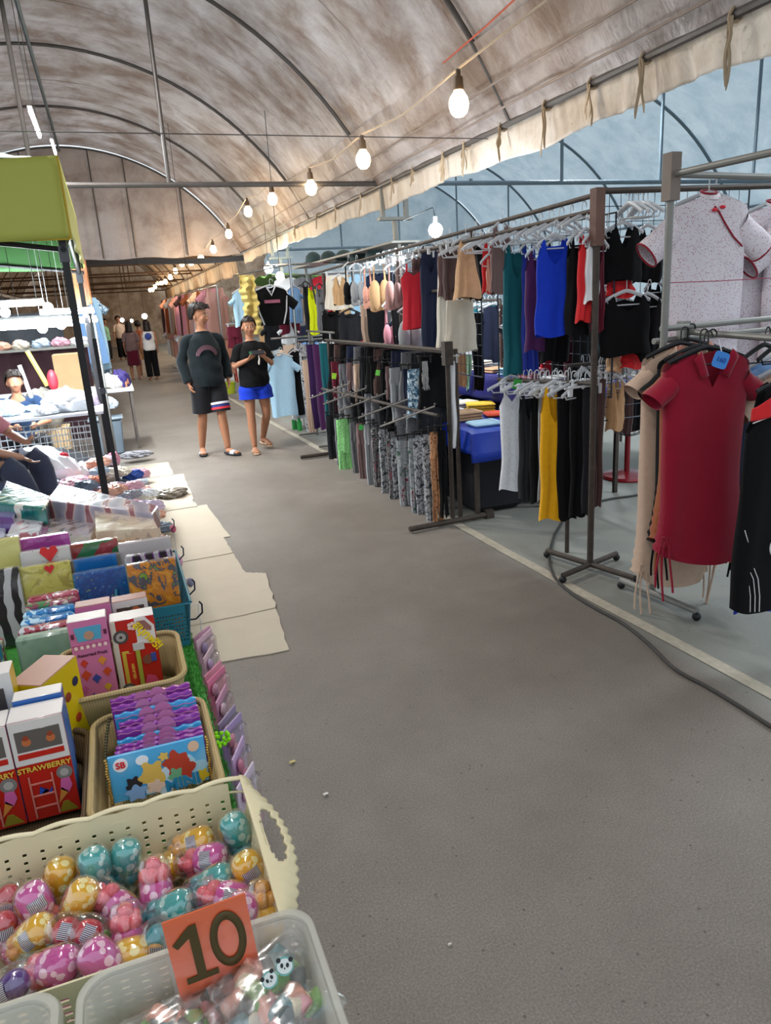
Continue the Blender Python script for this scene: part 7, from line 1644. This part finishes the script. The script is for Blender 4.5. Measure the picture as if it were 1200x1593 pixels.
for (a, b) in [((cx0, cy0 + .06, 2.07), (cx1 - .05, cy0 + .06, 2.46)), ((cx0, cy0 + .06, 2.46), (cx1 - .05, cy0 + .06, 2.03)), ((cx1 - .05, cy0, 2.03), (cx1 - .05, cy1, 2.46)), ((cx1 - .05, cy0, 2.46), (cx1 - .05, cy1, 2.03)), ((cx0, cy1, 2.1), (cx1, cy1, 2.46)), ((cx0, cy1, 2.46), (cx1, cy1, 2.05)), ((-1.0, cy0, 2.0), (-1.7, cy1, 2.4))]:
    MB().tube(a, b, .018, 6).build('truss_bar', frm, cn, world=True)
# second dark leg (of the neighbouring frame)
ln = thing('stand_pole', 'thin dark pole just behind the canopy leg', 'pole', (-.12, 6.8, 0)); MB().box((0, 0, .72), (.035, .035, 1.44), bev=.003).build('shaft', frm, ln)
MB().box((0, 0, 1.0), (.05, .05, .05)).build('clamp', mat('slider_grey', '#53565c', .4), ln); MB().box((.0, 0, 1.50), (.02, .02, .30)).build('shaft_top', metal_pale, ln)
# LED tubes and bulbs under the left canopies
def ledtube(label, P, L_, e, ang=0.0):
    t = thing('led_tube', label, 'tube light', P, ang); MB().tube((-L_ / 2, 0, 0), (L_ / 2, 0, 0), .022, 10).build('tube', glow('tube_glow2', '#eef8ff', 40), t); MB().box((0, 0, .03), (L_, .03, .025)).build('housing', white_pl, t)
    for q in (-1, 1): MB().tube((q * L_ * .4, 0, .03), (q * L_ * .4, 0, 2.50 - P[2]), .003, 5).build('hanger_wire', white_pl, t)
    light('led_tube_light', 'AREA', (P[0], P[1], P[2] - .03), e, COOL, L_, .06, rot=(0, 0, ang)); return t
for i, (px, py, Y, L_, e) in enumerate([(15, 474, 7.9, .6, 40), (58, 498, 7.6, .7, 45), (105, 486, 8.1, .5, 40), (42, 508, 8.0, .9, 40), (112, 500, 8.1, .5, 30)]):
    P = on_y(px, py, Y); ledtube('glaring white LED tube under the left canopies, %s' % ['nearest the left edge', 'lowest and widest', 'closest to the canopy leg', 'behind the widest one', 'behind the canopy leg'][i], tuple(P), L_, e * .45, .1 * i)
for i, (px, py, X) in enumerate([(8, 486, -1.2), (75, 478, -.9), (95, 505, -.8), (30, 500, -1.3), (66, 511, -1.1)]):
    P = on_y(px, py, 7.9); t = thing('led_bulb', 'white bulb in the glare under the left canopy, %s from the left' % ['first', 'fourth', 'fifth', 'second', 'third'][i], 'light bulb', P)
    MB().ball((0, 0, 0), .045, 12).build('globe', glow('led_glow', '#f2fbff', 60), t); MB().tube((0, 0, .04), (0, 0, 2.52 - P.z), .003, 6).build('cord', black_pl, t)

# heap of clothes in plastic on a floor mat
tag(MB().box((-1.15, 6.3, .006), (2.6, 3.0, .012)).build('floor_mat', mat('blue_grey_mat', '#8f969c', .8, var=.2), smooth=False), 'pale floor mat under the heap of clothes', 'mat')
def blob(label, name, c, r, m, seed, cat='clothing bundle', group='bundles in the clothes heap', flat=.5, rough=.35):
    rr = random.Random(seed); ph = [rr.uniform(0, 6) for _ in range(8)]; 
    def fn(u, v):
        a = u * 2 * PI; e = (v - .5) * PI; d = Vector((math.cos(a) * math.cos(e), math.sin(a) * math.cos(e), math.sin(e)))
        k = 1 + rough * (.5 * math.sin(d.x * 3.1 + ph[0]) * math.sin(d.y * 3.7 + ph[1]) + .35 * math.sin(d.x * 7 + d.z * 5 + ph[2]) * math.cos(d.y * 6 + ph[3]) + .3 * math.sin(d.y * 13 + d.z * 9 + ph[4]) * math.sin(d.x * 12 + ph[5]))
        p = Vector((d.x * r[0], d.y * r[1], d.z * r[2])) * k; p.z = max(p.z, -r[2] * .6); return p
    o = MB().grid(fn, 40, 22, closed_u=True).build(name, m, loc=(c[0], c[1], c[2] + r[2] * .6)); return tag(o, label, cat, group)
gl = lambda n, c: mat('bundle_' + n, c, .35, var=.15, scale=5, bump=.3, coat=.2)
bw = gl('white', '#e2e4e8'); cols = [('white', bw), ('pale lilac', gl('lilac', '#c8b6cc')), ('pale blue', gl('blue', '#a9bccf')), ('grey', gl('grey', '#93969c')), ('salmon', gl('salmon', '#cf9a84')), ('pink', gl('pinkb', '#cf9aa8')), ('slate', gl('slate', '#5d6b7c')), ('cream', gl('creamb', '#d5cbb8'))]
blob('largest white bundle, heaped high at the back left', 'clothing_bundle', (-.82, 7.05, .02), (.40, .24, .33), bw, 1, rough=.18)
blob('large white bundle beside the canopy leg', 'clothing_bundle', (-.42, 7.15, .02), (.20, .16, .20), bw, 2, rough=.2)
blob('big white bundle behind the seated vendor', 'clothing_bundle', (-1.4, 7.1, .02), (.5, .35, .36), bw, 3, rough=.2)
rr = random.Random(21); where = ['front', 'middle', 'back']
for i in range(64):
    y = rr.uniform(5.05, 7.3); x = rr.uniform(-1.35, .14 - .10 * abs(y - 6.2)); hgt = max(.03, .36 * min(1, (.25 - x) / .9) * (1 - .25 * abs(y - 6.3)))
    cn_, m_ = cols[rr.choice([0, 0, 0, 1, 2, 2, 3, 4, 5, 6, 7])]; r = rr.uniform(.07, .15)
    blob('%s crumpled bundle in the %s %s of the heap' % (cn_, where[min(2, int((y - 5.05) / .76))], 'right' if x > -.5 else 'left'), 'clothing_bundle', (x, y, hgt * rr.uniform(.35, .95)), (r, r * rr.uniform(.6, 1), r * rr.uniform(.35, .6)), m_, 40 + i)
for i in range(26):
    y = 5.3 + (i % 13) * .18; x = rr.uniform(-.38, .20 - .06 * abs(y - 6.3)); cn_, m_ = cols[(i * 5 + 1) % 8]; r = rr.uniform(.07, .12)
    blob('%s crumpled bundle at the aisle side of the heap, %s' % (cn_, ['lower', 'upper'][i // 13]), 'clothing_bundle', (x, y, .02 + max(0, .14 - x * .5) * (.4 + .6 * (i // 13))), (r, r * .8, r * .5), m_, 140 + i)
for i in range(16):   # filler layer under the loose bundles
    y = 5.3 + (i % 4) * .55; x = -1.3 + (i // 4) * .40; blob('%s flattened bundle at the bottom of the heap, row %s' % (cols[(i * 3) % 8][0], ['one', 'two', 'three', 'four'][i // 4]), 'clothing_bundle', (x, y, .012), (.26, .32, .17 - .035 * (i // 4)), cols[(i * 3) % 8][1], 200 + i, rough=.22)
for i, (px, py, c, r, l) in enumerate([(268, 772, '#8c8478', (.13, .10, .05), 'shiny grey plastic bag lying on the cardboard at the tip of the heap'), (208, 745, '#2f4f9c', (.09, .06, .05), 'bright blue crumpled cloth on the right of the heap'), (98, 712, '#c22a3c', (.045, .04, .03), 'small red cloth on the white bundle'), (150, 752, '#cf8468', (.09, .07, .05), 'orange cloth beside the canopy leg'), (178, 722, '#d58fa0', (.06, .10, .07), 'pink plush arm between the dark poles'), (212, 712, '#8e8c90', (.16, .08, .05), 'grey cloth at the far right of the heap')]):
    z = [.01, .16, .42, .18, .25, .05][i]; P = on_z(px, py, z); blob(l, 'clothing_bundle', (P.x, P.y, z), r, mat('heap' + c[1:], c, .3 if i == 0 else .7, coat=.4 if i == 0 else 0), 80 + i)
P = on_z(248, 758, .02); 
# tables behind the heap
def ftable(label, x0, x1, y0, y1, z, m, legm=metal_pale): return simple_table('display_table', label, x0, x1, y0, y1, z, m, legm)
wt_m = mat('white_table', '#c8ccd2', .5, var=.06)
ftable('white folding table covered in white goods behind the heap', -2.6, -.16, 7.50, 8.3, .75, wt_m); ftable('far white table with an end leg by the aisle', -1.7, .19, 9.55, 10.4, .75, wt_m, mat('leg_brown', '#5d5550', .6))
for i in range(12):
    x = -2.2 + i * .17; y = 7.62 + .22 * (i % 3); cn_, m_ = cols[(i * 5) % 3 if i % 4 else 6]; blob('%s goods on the white folding table, %s from the right' % (cn_, ['twelfth', 'eleventh', 'tenth', 'ninth', 'eighth', 'seventh', 'sixth', 'fifth', 'fourth', 'third', 'second', 'first'][i]), 'packed_garment', (x, y, .752), (.12, .10, .035 + .02 * (i % 4)), m_, 300 + i, 'packed garment', 'goods on the white folding table')
blob('tall white cloth heap at the right end of the white folding table', 'packed_garment', (-.48, 7.75, .752), (.22, .16, .13), bw, 330, 'packed garment', 'goods on the white folding table')
for i, (px, py, c, r, l) in enumerate([(168, 580, '#c9c4bc', (.16, .12, .10), 'pale cap-like pile on the far white table'), (165, 588, '#7a6a58', (.14, .10, .07), 'brown banded pile on the far white table'), (185, 572, '#cf8f6c', (.10, .08, .08), 'orange pile on the far white table'), (188, 583, '#3b3070', (.09, .08, .14), 'purple bag at the end of the far white table'), (165, 618, '#b9c0c8', (.12, .10, .09), 'clear plastic bag bundle below the far table edge')]):
    Y = 9.9 if i < 4 else 9.45; P = on_y(px, py, Y); blob(l, 'packed_garment', (P.x, P.y, .752 if i < 4 else .55), r, mat('pile' + c[1:], c, .6), 340 + i, 'pile of goods', 'piles on the far white table')
# wire crate and tub under the tables
wc = thing('wire_crate', 'white wire crate under the folding table', 'crate', (-.70, 7.75, 0))
for (a, b) in [((-.45, -.2), (.45, -.2)), ((.45, -.2), (.45, .2)), ((-.45, .2), (.45, .2)), ((-.45, -.2), (-.45, .2))]:
    mb = MB(); n = 16
    for k in range(n + 1): q = Vector((lerp(a[0], b[0], k / n), lerp(a[1], b[1], k / n), 0)); mb.tube(q, q + Vector((0, 0, .62)), .004, 4)
    for k in range(11): z = k * .062; mb.tube((a[0], a[1], z), (b[0], b[1], z), .004, 4)
    mb.build('wire_side', white_pl, wc)
blob('clear bag of clothes stuffed in the wire crate', 'packed_garment', (-.70, 7.75, .01), (.40, .17, .24), cols[3][1], 351, 'clothing bag', 'bags under the tables'); blob('grey bag of clothes under the folding table at left', 'packed_garment', (-1.5, 7.75, .0), (.35, .25, .26), cols[3][1], 352, 'clothing bag', 'bags under the tables')
P = on_z(176, 708, 0); tb = thing('storage_tub', 'slate grey plastic tub with a lid under the far table', 'tub', (P.x - .02, P.y + .12, 0)); MB().box((0, 0, .21), (.36, .30, .42), bev=.02, taper=.88).build('tub_body', mat('tub_grey', '#66727c', .45), tb); MB().box((0, 0, .44), (.40, .34, .03), bev=.01).build('tub_lid', mat('tub_lid', '#7b8790', .45), tb)
P = on_y(112, 610, 9.3); o = MB().box((0, 0, 0), (.34, .25, .46), bev=.008).build('carton_box', carton, loc=(P.x, 9.75, .76 + .23)); tag(o, 'tall brown carton standing on the far table behind the canopy leg', 'carton')
blob('big grey sack beside the seated man in blue', 'sack', (on_y(60, 610, 9.0).x, 9.0, .45), (.20, .18, .28), mat('sack_grey', '#77736a', .8), 361, 'sack', None, rough=.15)
o = MB().box((0, 0, .225), (.5, .4, .45)).build('carton_box', carton, loc=(on_y(60, 610, 9.0).x, 9.0, 0)); tag(o, 'low carton under the grey sack', 'carton')
for (a, b, Y, r, c, l) in [((42, 546), (62, 580), 8.9, .025, '#d5c25a', 'leaning yellow pole above the grey sack'), ((30, 568), (42, 600), 8.8, .022, '#c9ccd0', 'leaning white pole left of the yellow one')]:
    p, q = on_y(*a, Y), on_y(*b, Y); tag(MB().tube(p, q + (q - p) * .6, r, 8).build('cardboard_tube', mat('pole' + c[1:], c, .5)), l, 'pole')
o = MB().ball((0, 0, 0), .09, 14, sc=(.6, .5, 1.3)).build('hanging_bag', mat('red_bag', '#a02430', .5), loc=on_y(82, 592, 8.7)); tag(o, 'dark red bag hanging left of the carton', 'bag')
# far left rows of stalls: hanging dresses along the left, dark backs
rrr = random.Random(8)
Fr = rack('long clothes rail on the left side of the far aisle', [('pole', [((-.25, 12.2, 0), (-.25, 12.2, 1.95)), ((-.3, 16.5, 0), (-.3, 16.5, 1.95))], .02), ('rail', [((-.25, 12.2, 1.95), (-.3, 16.5, 1.95))], .015)], (-.25, 12.2, 0), metal_grey)
for i in range(14):
    col = ['pale_blue', 'sky', 'blue_print', 'grey_print', 'navy', 'white', 'pale_blue'][i % 7]; mb = garment(['slip', 'tank', 'tee'][i % 3], .42, 1.0 + .12 * (i % 3), seed=400 + i)
    o = mb.build('dress', cmat(col), loc=(-.25 - .004 * i, 12.4 + .29 * i, 1.93), rotz=.3 * math.sin(i * 2)); tag(o, '%s dress on the left far rail, number %s from the front' % (cmat(col).name.replace('cloth_', '').replace('_', ' '), ['one', 'two', 'three', 'four', 'five', 'six', 'seven', 'eight', 'nine', 'ten', 'eleven', 'twelve', 'thirteen', 'fourteen'][i]), 'dress', 'dresses on the left far rail')
of = MB().grid(lambda u, v: (lerp(-.075, .075, u), .02 * math.sin(v * 6), -v * .48 * (1 - .12 * u)), 8, 12).build('orange_flag', mat('orange_cloth', '#c9825a', .7), loc=on_y(121, 405, 8.4), solid=.003); tag(of, 'faded orange cloth hanging behind the canopy leg', 'flag')
P = on_y(142, 470, 8.45); t = thing('display_pole', 'slim grey pole right of the canopy leg', 'pole', (P.x, 8.45, 0)); MB().tube((0, 0, 0), (0, 0, P.z + .35), .012, 8).build('shaft', metal_pale, t)
# dark stall backs to the left under the canopies
for i, (x, y, w) in enumerate([(-1.8, 11.0, 3.0), (-2.2, 13.5, 3.0)]):
    o = MB().grid(lambda u, v: (lerp(-w / 2, w / 2, u), .05 * math.sin(u * 40), lerp(0, 1.25 + .5 * i, v)), 60, 6).build('stall_curtain', mat('maroon_curtain', '#4a3238', .9, var=.3, scale=3) if i == 0 else mat('grey_curtain', '#5a5f66', .9, var=.3), loc=(x, y, 0)); tag(o, ['maroon curtain hung behind the left stalls', 'grey curtain hung farther back on the left'][i], 'curtain')
for i in range(9):
    P = Vector((-2.3 + i * .24, 10.85, 1.28)); blob('%s folded stack on the shelf under the white glare, %s' % (cols[(i * 3) % 8][0], ['one', 'two', 'three', 'four', 'five', 'six', 'seven', 'eight', 'nine'][i]), 'packed_garment', (P.x, P.y, 1.275), (.11, .1, .07), cols[(i * 3) % 8][1], 380 + i, 'pile of goods', 'stacks on the left shelf')
o = MB().box((-1.4, 10.85, 1.26), (2.3, .34, .03)).build('shelf_board', metal_pale, smooth=False); tag(o, 'shelf of folded stacks under the white glare at the left', 'shelf')

for y_ in (13, 17.5, 21, 25, 29, 34, 39): light('festoon_light', 'POINT', (2.2, y_, 2.62), 42, WARM, .08)
# ================================================================ RIGHT SIDE FARTHER DOWN
# leggings group at the far end of the trouser rack
RE = rack('slim rack of long leggings standing past the low rack', [('pole', [((2.32, 8.05, 0), (2.32, 8.05, 1.30)), ((2.32, 9.0, 0), (2.32, 9.0, 1.30))], .014), ('rail', [((2.32, 7.9, 1.30), (2.32, 9.1, 1.30))], .012), ('foot', [((2.08, 8.05, .03), (2.56, 8.05, .03)), ((2.08, 9.0, .03), (2.56, 9.0, .03))], .014)], (2.32, 8.05, 0), metal_grey)
lg = 'long leggings past the low rack'
for (a, b, c_, d_, kd, col, lab) in [(464, 536, 480, 668, 'leggings', 'grey_print', 'grey printed leggings at the left of the slim rack'), (476, 536, 492, 660, 'leggings', 'dark_purple', 'dark purple leggings, widest on the slim rack'), (486, 536, 502, 662, 'leggings', 'purple', 'purple-maroon leggings on the slim rack'), (496, 534, 510, 650, 'leggings', 'teal', 'dark teal leggings on the slim rack'), (470, 560, 484, 672, 'leggings', 'beige', 'beige leggings behind the printed pair'), (448, 545, 466, 640, 'tank', 'black', 'black dress left of the printed leggings')]:
    g(kd, a, b, c_, d_, 2.32, 15, col, lab, 'leggings' if kd != 'tank' else 'dress', lg, hang='black')
# T-shirt stands around Y 9.5
RT = rack('T-shirt stand behind the woman, with chrome arms', [('pole', [((2.3, 9.6, 0), (2.3, 9.6, 2.2)), ((3.3, 9.6, 0), (3.3, 9.6, 2.2))], .016), ('rail', [((1.95, 9.6, 2.12), (3.4, 9.6, 2.12)), ((1.95, 9.55, 1.22), (3.4, 9.55, 1.22))], .013), ('foot', [((2.3, 9.35, .03), (2.3, 9.85, .03)), ((3.3, 9.35, .03), (3.3, 9.85, .03))], .015)], (2.3, 9.6, 0), chrome)
tt = 'shirts on the T-shirt stand'
vt_, P, Wd, L = g('jersey', 386, 446, 454, 506, 9.5, 0, 'black', 'black V-neck shirt with silver trim under the white bulb', 'shirt', tt, axis='y')
MB().path([(-Wd * .13, -.05, -.005), (0, -.055, -.105), (Wd * .13, -.05, -.005)], .012, 6).build('neck_trim', mat('silver_trim', '#b9bcc2', .4), vt_)
MB().grid(lambda u, v: (lerp(-.10, .10, u), -.062, lerp(-.20, -.16, v)), 8, 3).build('chest_print', mat('pink_print', '#a8627c', .6), vt_)
for sd_ in (-1, 1): MB().path([(sd_ * Wd * .48, -.03, -.12), (sd_ * Wd * .42, -.05, -.30), (sd_ * Wd * .30, -.055, -.46)], .010, 6).build('side_trim', mat('silver_trim', '#b9bcc2', .4), vt_)
g('tee', 356, 452, 392, 508, 9.7, 0, 'sky', 'very pale blue shirt left of the black V-neck', 'shirt', tt, axis='y'); g('tee', 444, 446, 470, 502, 9.8, 0, 'pale_blue', 'light blue shirt right of the black V-neck', 'shirt', tt, axis='y'); g('tee', 425, 462, 468, 520, 10.0, 0, 'wine', 'wine red shirt behind the black V-neck', 'shirt', tt, axis='y')
g('tee', 408, 552, 462, 648, 9.45, 0, 'sky', 'sky blue printed T-shirt hanging low behind the woman', 'T-shirt', tt, axis='y'); g('tee', 440, 550, 478, 652, 9.6, 0, 'white', 'white T-shirt right of the sky blue one', 'T-shirt', tt, axis='y'); g('tee', 444, 546, 475, 645, 9.52, 0, 'black', 'black T-shirt overlapping the white one', 'T-shirt', tt, axis='y')
g('shorts', 352, 508, 375, 540, 9.9, 0, 'wine', 'wine red shorts left of the woman', 'shorts', tt, axis='y'); g('tee', 405, 500, 440, 545, 10.2, 0, 'charcoal', 'charcoal shirt behind the woman at shoulder height', 'shirt', tt, axis='y'); g('tee', 432, 500, 462, 535, 10.0, 0, 'white', 'white printed shirt under the wine red one', 'shirt', tt, axis='y')
zt1, zt2, zt3 = on_y(445, 462, 10.0).z, on_y(420, 500, 10.1).z, on_y(363, 508, 9.9).z
rack('inner shirt stand just behind the T-shirt stand', [('pole', [((2.6, 10.0, 0), (2.6, 10.0, zt1))], .014), ('rail', [((2.2, 10.0, zt1 + .02), (3.6, 10.0, zt1 + .02)), ((1.9, 10.0, zt2 + .02), (3.6, 10.0, zt2 + .02)), ((1.5, 9.9, zt3 + .05), (2.6, 10.0, zt3 + .05)), ((2.3, 9.6, 2.12), (1.5, 9.2, on_y(385, 428, 9.2).z))], .010)], (2.6, 10.0, 0), metal_grey)
# yellow ruffled cloth
P0 = on_y(385, 428, 9.2); P1 = on_y(400, 520, 9.2)
o = MB().grid(lambda u, v: (P0.x + lerp(-.11, .07, u) + lerp(0, P1.x - P0.x, v) + .012 * math.sin(v * 17) + .01 * math.sin(v * 43), 9.2 + .04 * math.sin(u * 9 + v * 5) + .012 * math.sin(v * 61), lerp(P0.z, P1.z, v)), 16, 50).build('ruffled_garment', cloth('soft_yellow', '#cbb66c'), solid=.004); tag(o, 'yellow ruffled scarf hanging beside the white bulb', 'scarf')
# green awning, magenta dress, peach wall and long row of pinkish clothes
o = MB().grid(lambda u, v: (lerp(2.9, 5.5, u), lerp(12.5, 16.5, v), 2.12 - .25 * u + .06 * math.sin(v * PI) + .03 * math.sin(v * 25)), 14, 24).build('green_awning', mat('awning_green', '#5d8a3c', .7, var=.1), solid=.004); tag(o, 'green awning over the stalls behind the walking man', 'awning')
RF = rack('long garment rail on the right side of the far aisle', [('pole', [((2.2, 15.7, 0), (2.2, 15.7, 2.1)), ((2.1, 19.5, 0), (2.1, 19.5, 2.1)), ((2.0, 25.5, 0), (2.0, 25.5, 2.1))], .02), ('rail', [((2.2, 15.7, 2.1), (2.0, 26.8, 2.1)), ((2.2, 15.7, 1.15), (2.0, 26.8, 1.15))], .016)], (2.2, 14.0, 0), metal_grey)
n_ = ['one', 'two', 'three', 'four', 'five', 'six', 'seven', 'eight', 'nine', 'ten', 'eleven', 'twelve', 'thirteen', 'fourteen', 'fifteen', 'sixteen', 'seventeen', 'eighteen', 'nineteen', 'twenty', 'twenty-one', 'twenty-two']
for i in range(22):
    y = 16.0 + i * .5; x = 2.2 - (y - 15.7) * .018; col = ['rose', 'pink', 'peach', 'rust', 'beige', 'white', 'rose', 'rust', 'peach', 'pink', 'brown'][i % 11]
    mb = garment(['tank', 'tee', 'slip'][i % 3], .5, 1.05 + .2 * (i % 2), seed=500 + i); o = mb.build('dress', cmat(col), loc=(x, y, 2.08), rotz=.35); tag(o, '%s dress hanging on the right far rail, number %s from the front' % (cmat(col).name.replace('cloth_', '').replace('_', ' '), n_[i]), 'dress', 'dresses on the right far rail')
    if i % 2 == 0:
        col = ['peach', 'beige', 'white', 'rose'][i // 2 % 4]; mb = garment('tee', .5, .85, seed=540 + i); o = mb.build('shirt', cmat(col), loc=(x + .02, y + .1, 1.13), rotz=.3); tag(o, '%s shirt on the lower right far rail, number %s from the front' % (cmat(col).name.replace('cloth_', '').replace('_', ' '), n_[i]), 'shirt', 'shirts on the lower right far rail')
# shelves of clothes across the right stalls farther back (Y 10-13)
for j, (y, zz, k0) in enumerate([(11.2, 2.05, 0), (11.2, 1.1, 5), (12.8, 1.7, 9)]):
    rk = rack(['upper cross rail of shirts behind the T-shirt stand', 'lower cross rail of shirts behind the T-shirt stand', 'deep cross rail of shirts farther back'][j], [('pole', [((2.5, y, 0), (2.5, y, zz)), ((5.4, y, 0), (5.4, y, zz))], .016), ('rail', [((2.4, y, zz), (5.5, y, zz))], .013)], (2.5, y, 0), metal_grey)
    for k in range(10):
        col = ['white', 'sky', 'black', 'grey', 'navy', 'beige', 'red', 'charcoal', 'pale_blue', 'tan', 'black'][(k * 3 + k0) % 11]; mb = garment('tee', .42, .72, seed=600 + 20 * j + k); o = mb.build('shirt', cmat(col), loc=(2.62 + k * .29, y, zz - .02), rotz=.2); tag(o, '%s shirt on the %s, number %s from the left' % (cmat(col).name.replace('cloth_', '').replace('_', ' '), ['upper cross rail', 'lower cross rail', 'deep cross rail'][j], n_[k]), 'shirt', 'shirts on the cross rails')
# buckets behind the couple
def pail(label, px, py, r, h, col):
    P = on_z(px, py, 0); t = thing('bucket', label, 'bucket', (P.x, P.y, 0)); MB().lathe([(.0001, .004), (r * .8, .004), (r * .82, 0), (r, h), (r * 1.05, h), (r * 1.05, h - .015), (r * .98, h - .012), (r * .78, .01), (.0001, .01)], n=24).build('pail', mat('pail' + col[1:], col, .4, coat=.2), t)
    MB().path([(r * 1.03 * math.cos(a), .0, h - .01 + .0 - r * .5 * math.sin(a)) for a in [i * PI / 10 for i in range(11)]], .004, 6).build('bail', metal_pale, t); return t
pail('yellow-green tub on the floor between the man and the woman', 356, 612, .16, .22, '#a8b428')
P = on_z(358, 595, 0); t = thing('plastic_stool', 'red plastic stool between the man and the woman', 'stool', (P.x, P.y, 0)); rdp = mat('stool_red', '#c8351f', .4)
MB().box((0, 0, .60), (.34, .34, .03), bev=.01).build('seat', rdp, t)
for sx in (-1, 1):
    for sy in (-1, 1): MB().tube((sx * .13, sy * .13, .59), (sx * .16, sy * .16, 0), .02, 8).build('leg', rdp, t)
MB().box((0, 0, .45), (.30, .30, .22)).build('apron', rdp, t, smooth=False)
for i, (px, py) in enumerate([(459, 668), (467, 670)]):
    P = on_z(px, py, 0); t = thing('drink_bottle', 'green bottle standing on the floor by the leggings, %s' % ['left one', 'right one'][i], 'bottle', (P.x, P.y, 0), 0, 'green bottles'); MB().lathe([(.0001, 0), (.032, 0), (.034, .01), (.034, .12), (.014, .16), (.014, .18), (.0001, .18)], n=16).build('glass', mat('green_glass', '#2f9a48', .15, trans=.3), t); MB().tube((0, 0, .178), (0, 0, .195), .016, 10).build('cap', white_pl, t)
# little white bulbs in the far right stalls
for i, (px, py, Y) in enumerate([(225, 492, 18.5), (298, 482, 14), (190, 498, 26), (205, 499, 30), (436, 430, 10.4)]):
    P = on_y(px, py, Y); t = thing('led_bulb', 'cool white bulb far down the aisle, %s' % ['largest one above the two women', 'beside the magenta dress', 'near the farthest people', 'small one between others', 'over the wine red shirt'][i], 'light bulb', P); MB().ball((0, 0, 0), .06, 12).build('globe', glow('led_glow', '#f2fbff', 60), t); MB().tube((0, 0, .05), (0, 0, roofz(P.x) - P.z), .004, 6).build('cord', black_pl, t)
# ================================================================ SUB-PARTS: small pieces go under the part they belong to
SUBP = {'doll': 'window', 'wheel_hub': 'wheel', 'wheel_nut': 'wheel', 'hem_stripe': 'shorts', 'iris': 'eye', 'strap': 'sole', 'arched_print': 'sweatshirt', 'chest_print': 't_shirt', 'caster': 'foot', 'foot_cap': 'foot',
        'barcode': 'clear_shell', 'face_print': 'cup', 'stem_lump': 'fruit', 'ladder_rung': 'ladder_rail', 'numeral': 'card', 'leg_slider': 'leg', 'leg_foot': 'leg', 'braid_print': 'cover', 'oval_print': 'cover', 'badge': 'cover', 'colour_patch': 'cover',
        'heart_print': 'wrap', 'heart_outline': 'wrap', 'bun_print': 'window_print', 'scoop_print': 'cone_print', 'scallop_line': 'rim', 'skirt_binding': 'canopy_skirt', 'eye_patch': 'face', 'nose': 'face', 'beads': 'backing_card', 'corner_sleeve': 'pole', 'socket': 'glass'}
def centre(o):
    b = [Vector(c) for c in o.bound_box]; return sum(b, Vector()) / 8
for root in [o for o in bpy.data.objects if o.parent is None and o.children]:
    kids = list(root.children)
    for c in kids:
        k = c.name.split('.')[0]; want = SUBP.get(k)
        if k == 'lettering': want = 'cover' if any(q.name.startswith('cover') for q in kids) else ('card' if any(q.name.startswith('card') for q in kids) else 'carton')
        if k == 'socket' and root.name.startswith('led'): continue
        if not want: continue
        c0 = c.matrix_local.translation + centre(c) if k == 'lettering' else centre(c)
        best = [q for q in kids if q.name.split('.')[0] == want and q is not c]
        if best:
            best = min(best, key=lambda q: (centre(q) - c0).length); mb_ = c.matrix_basis.copy(); c.parent = best; c.matrix_basis = mb_
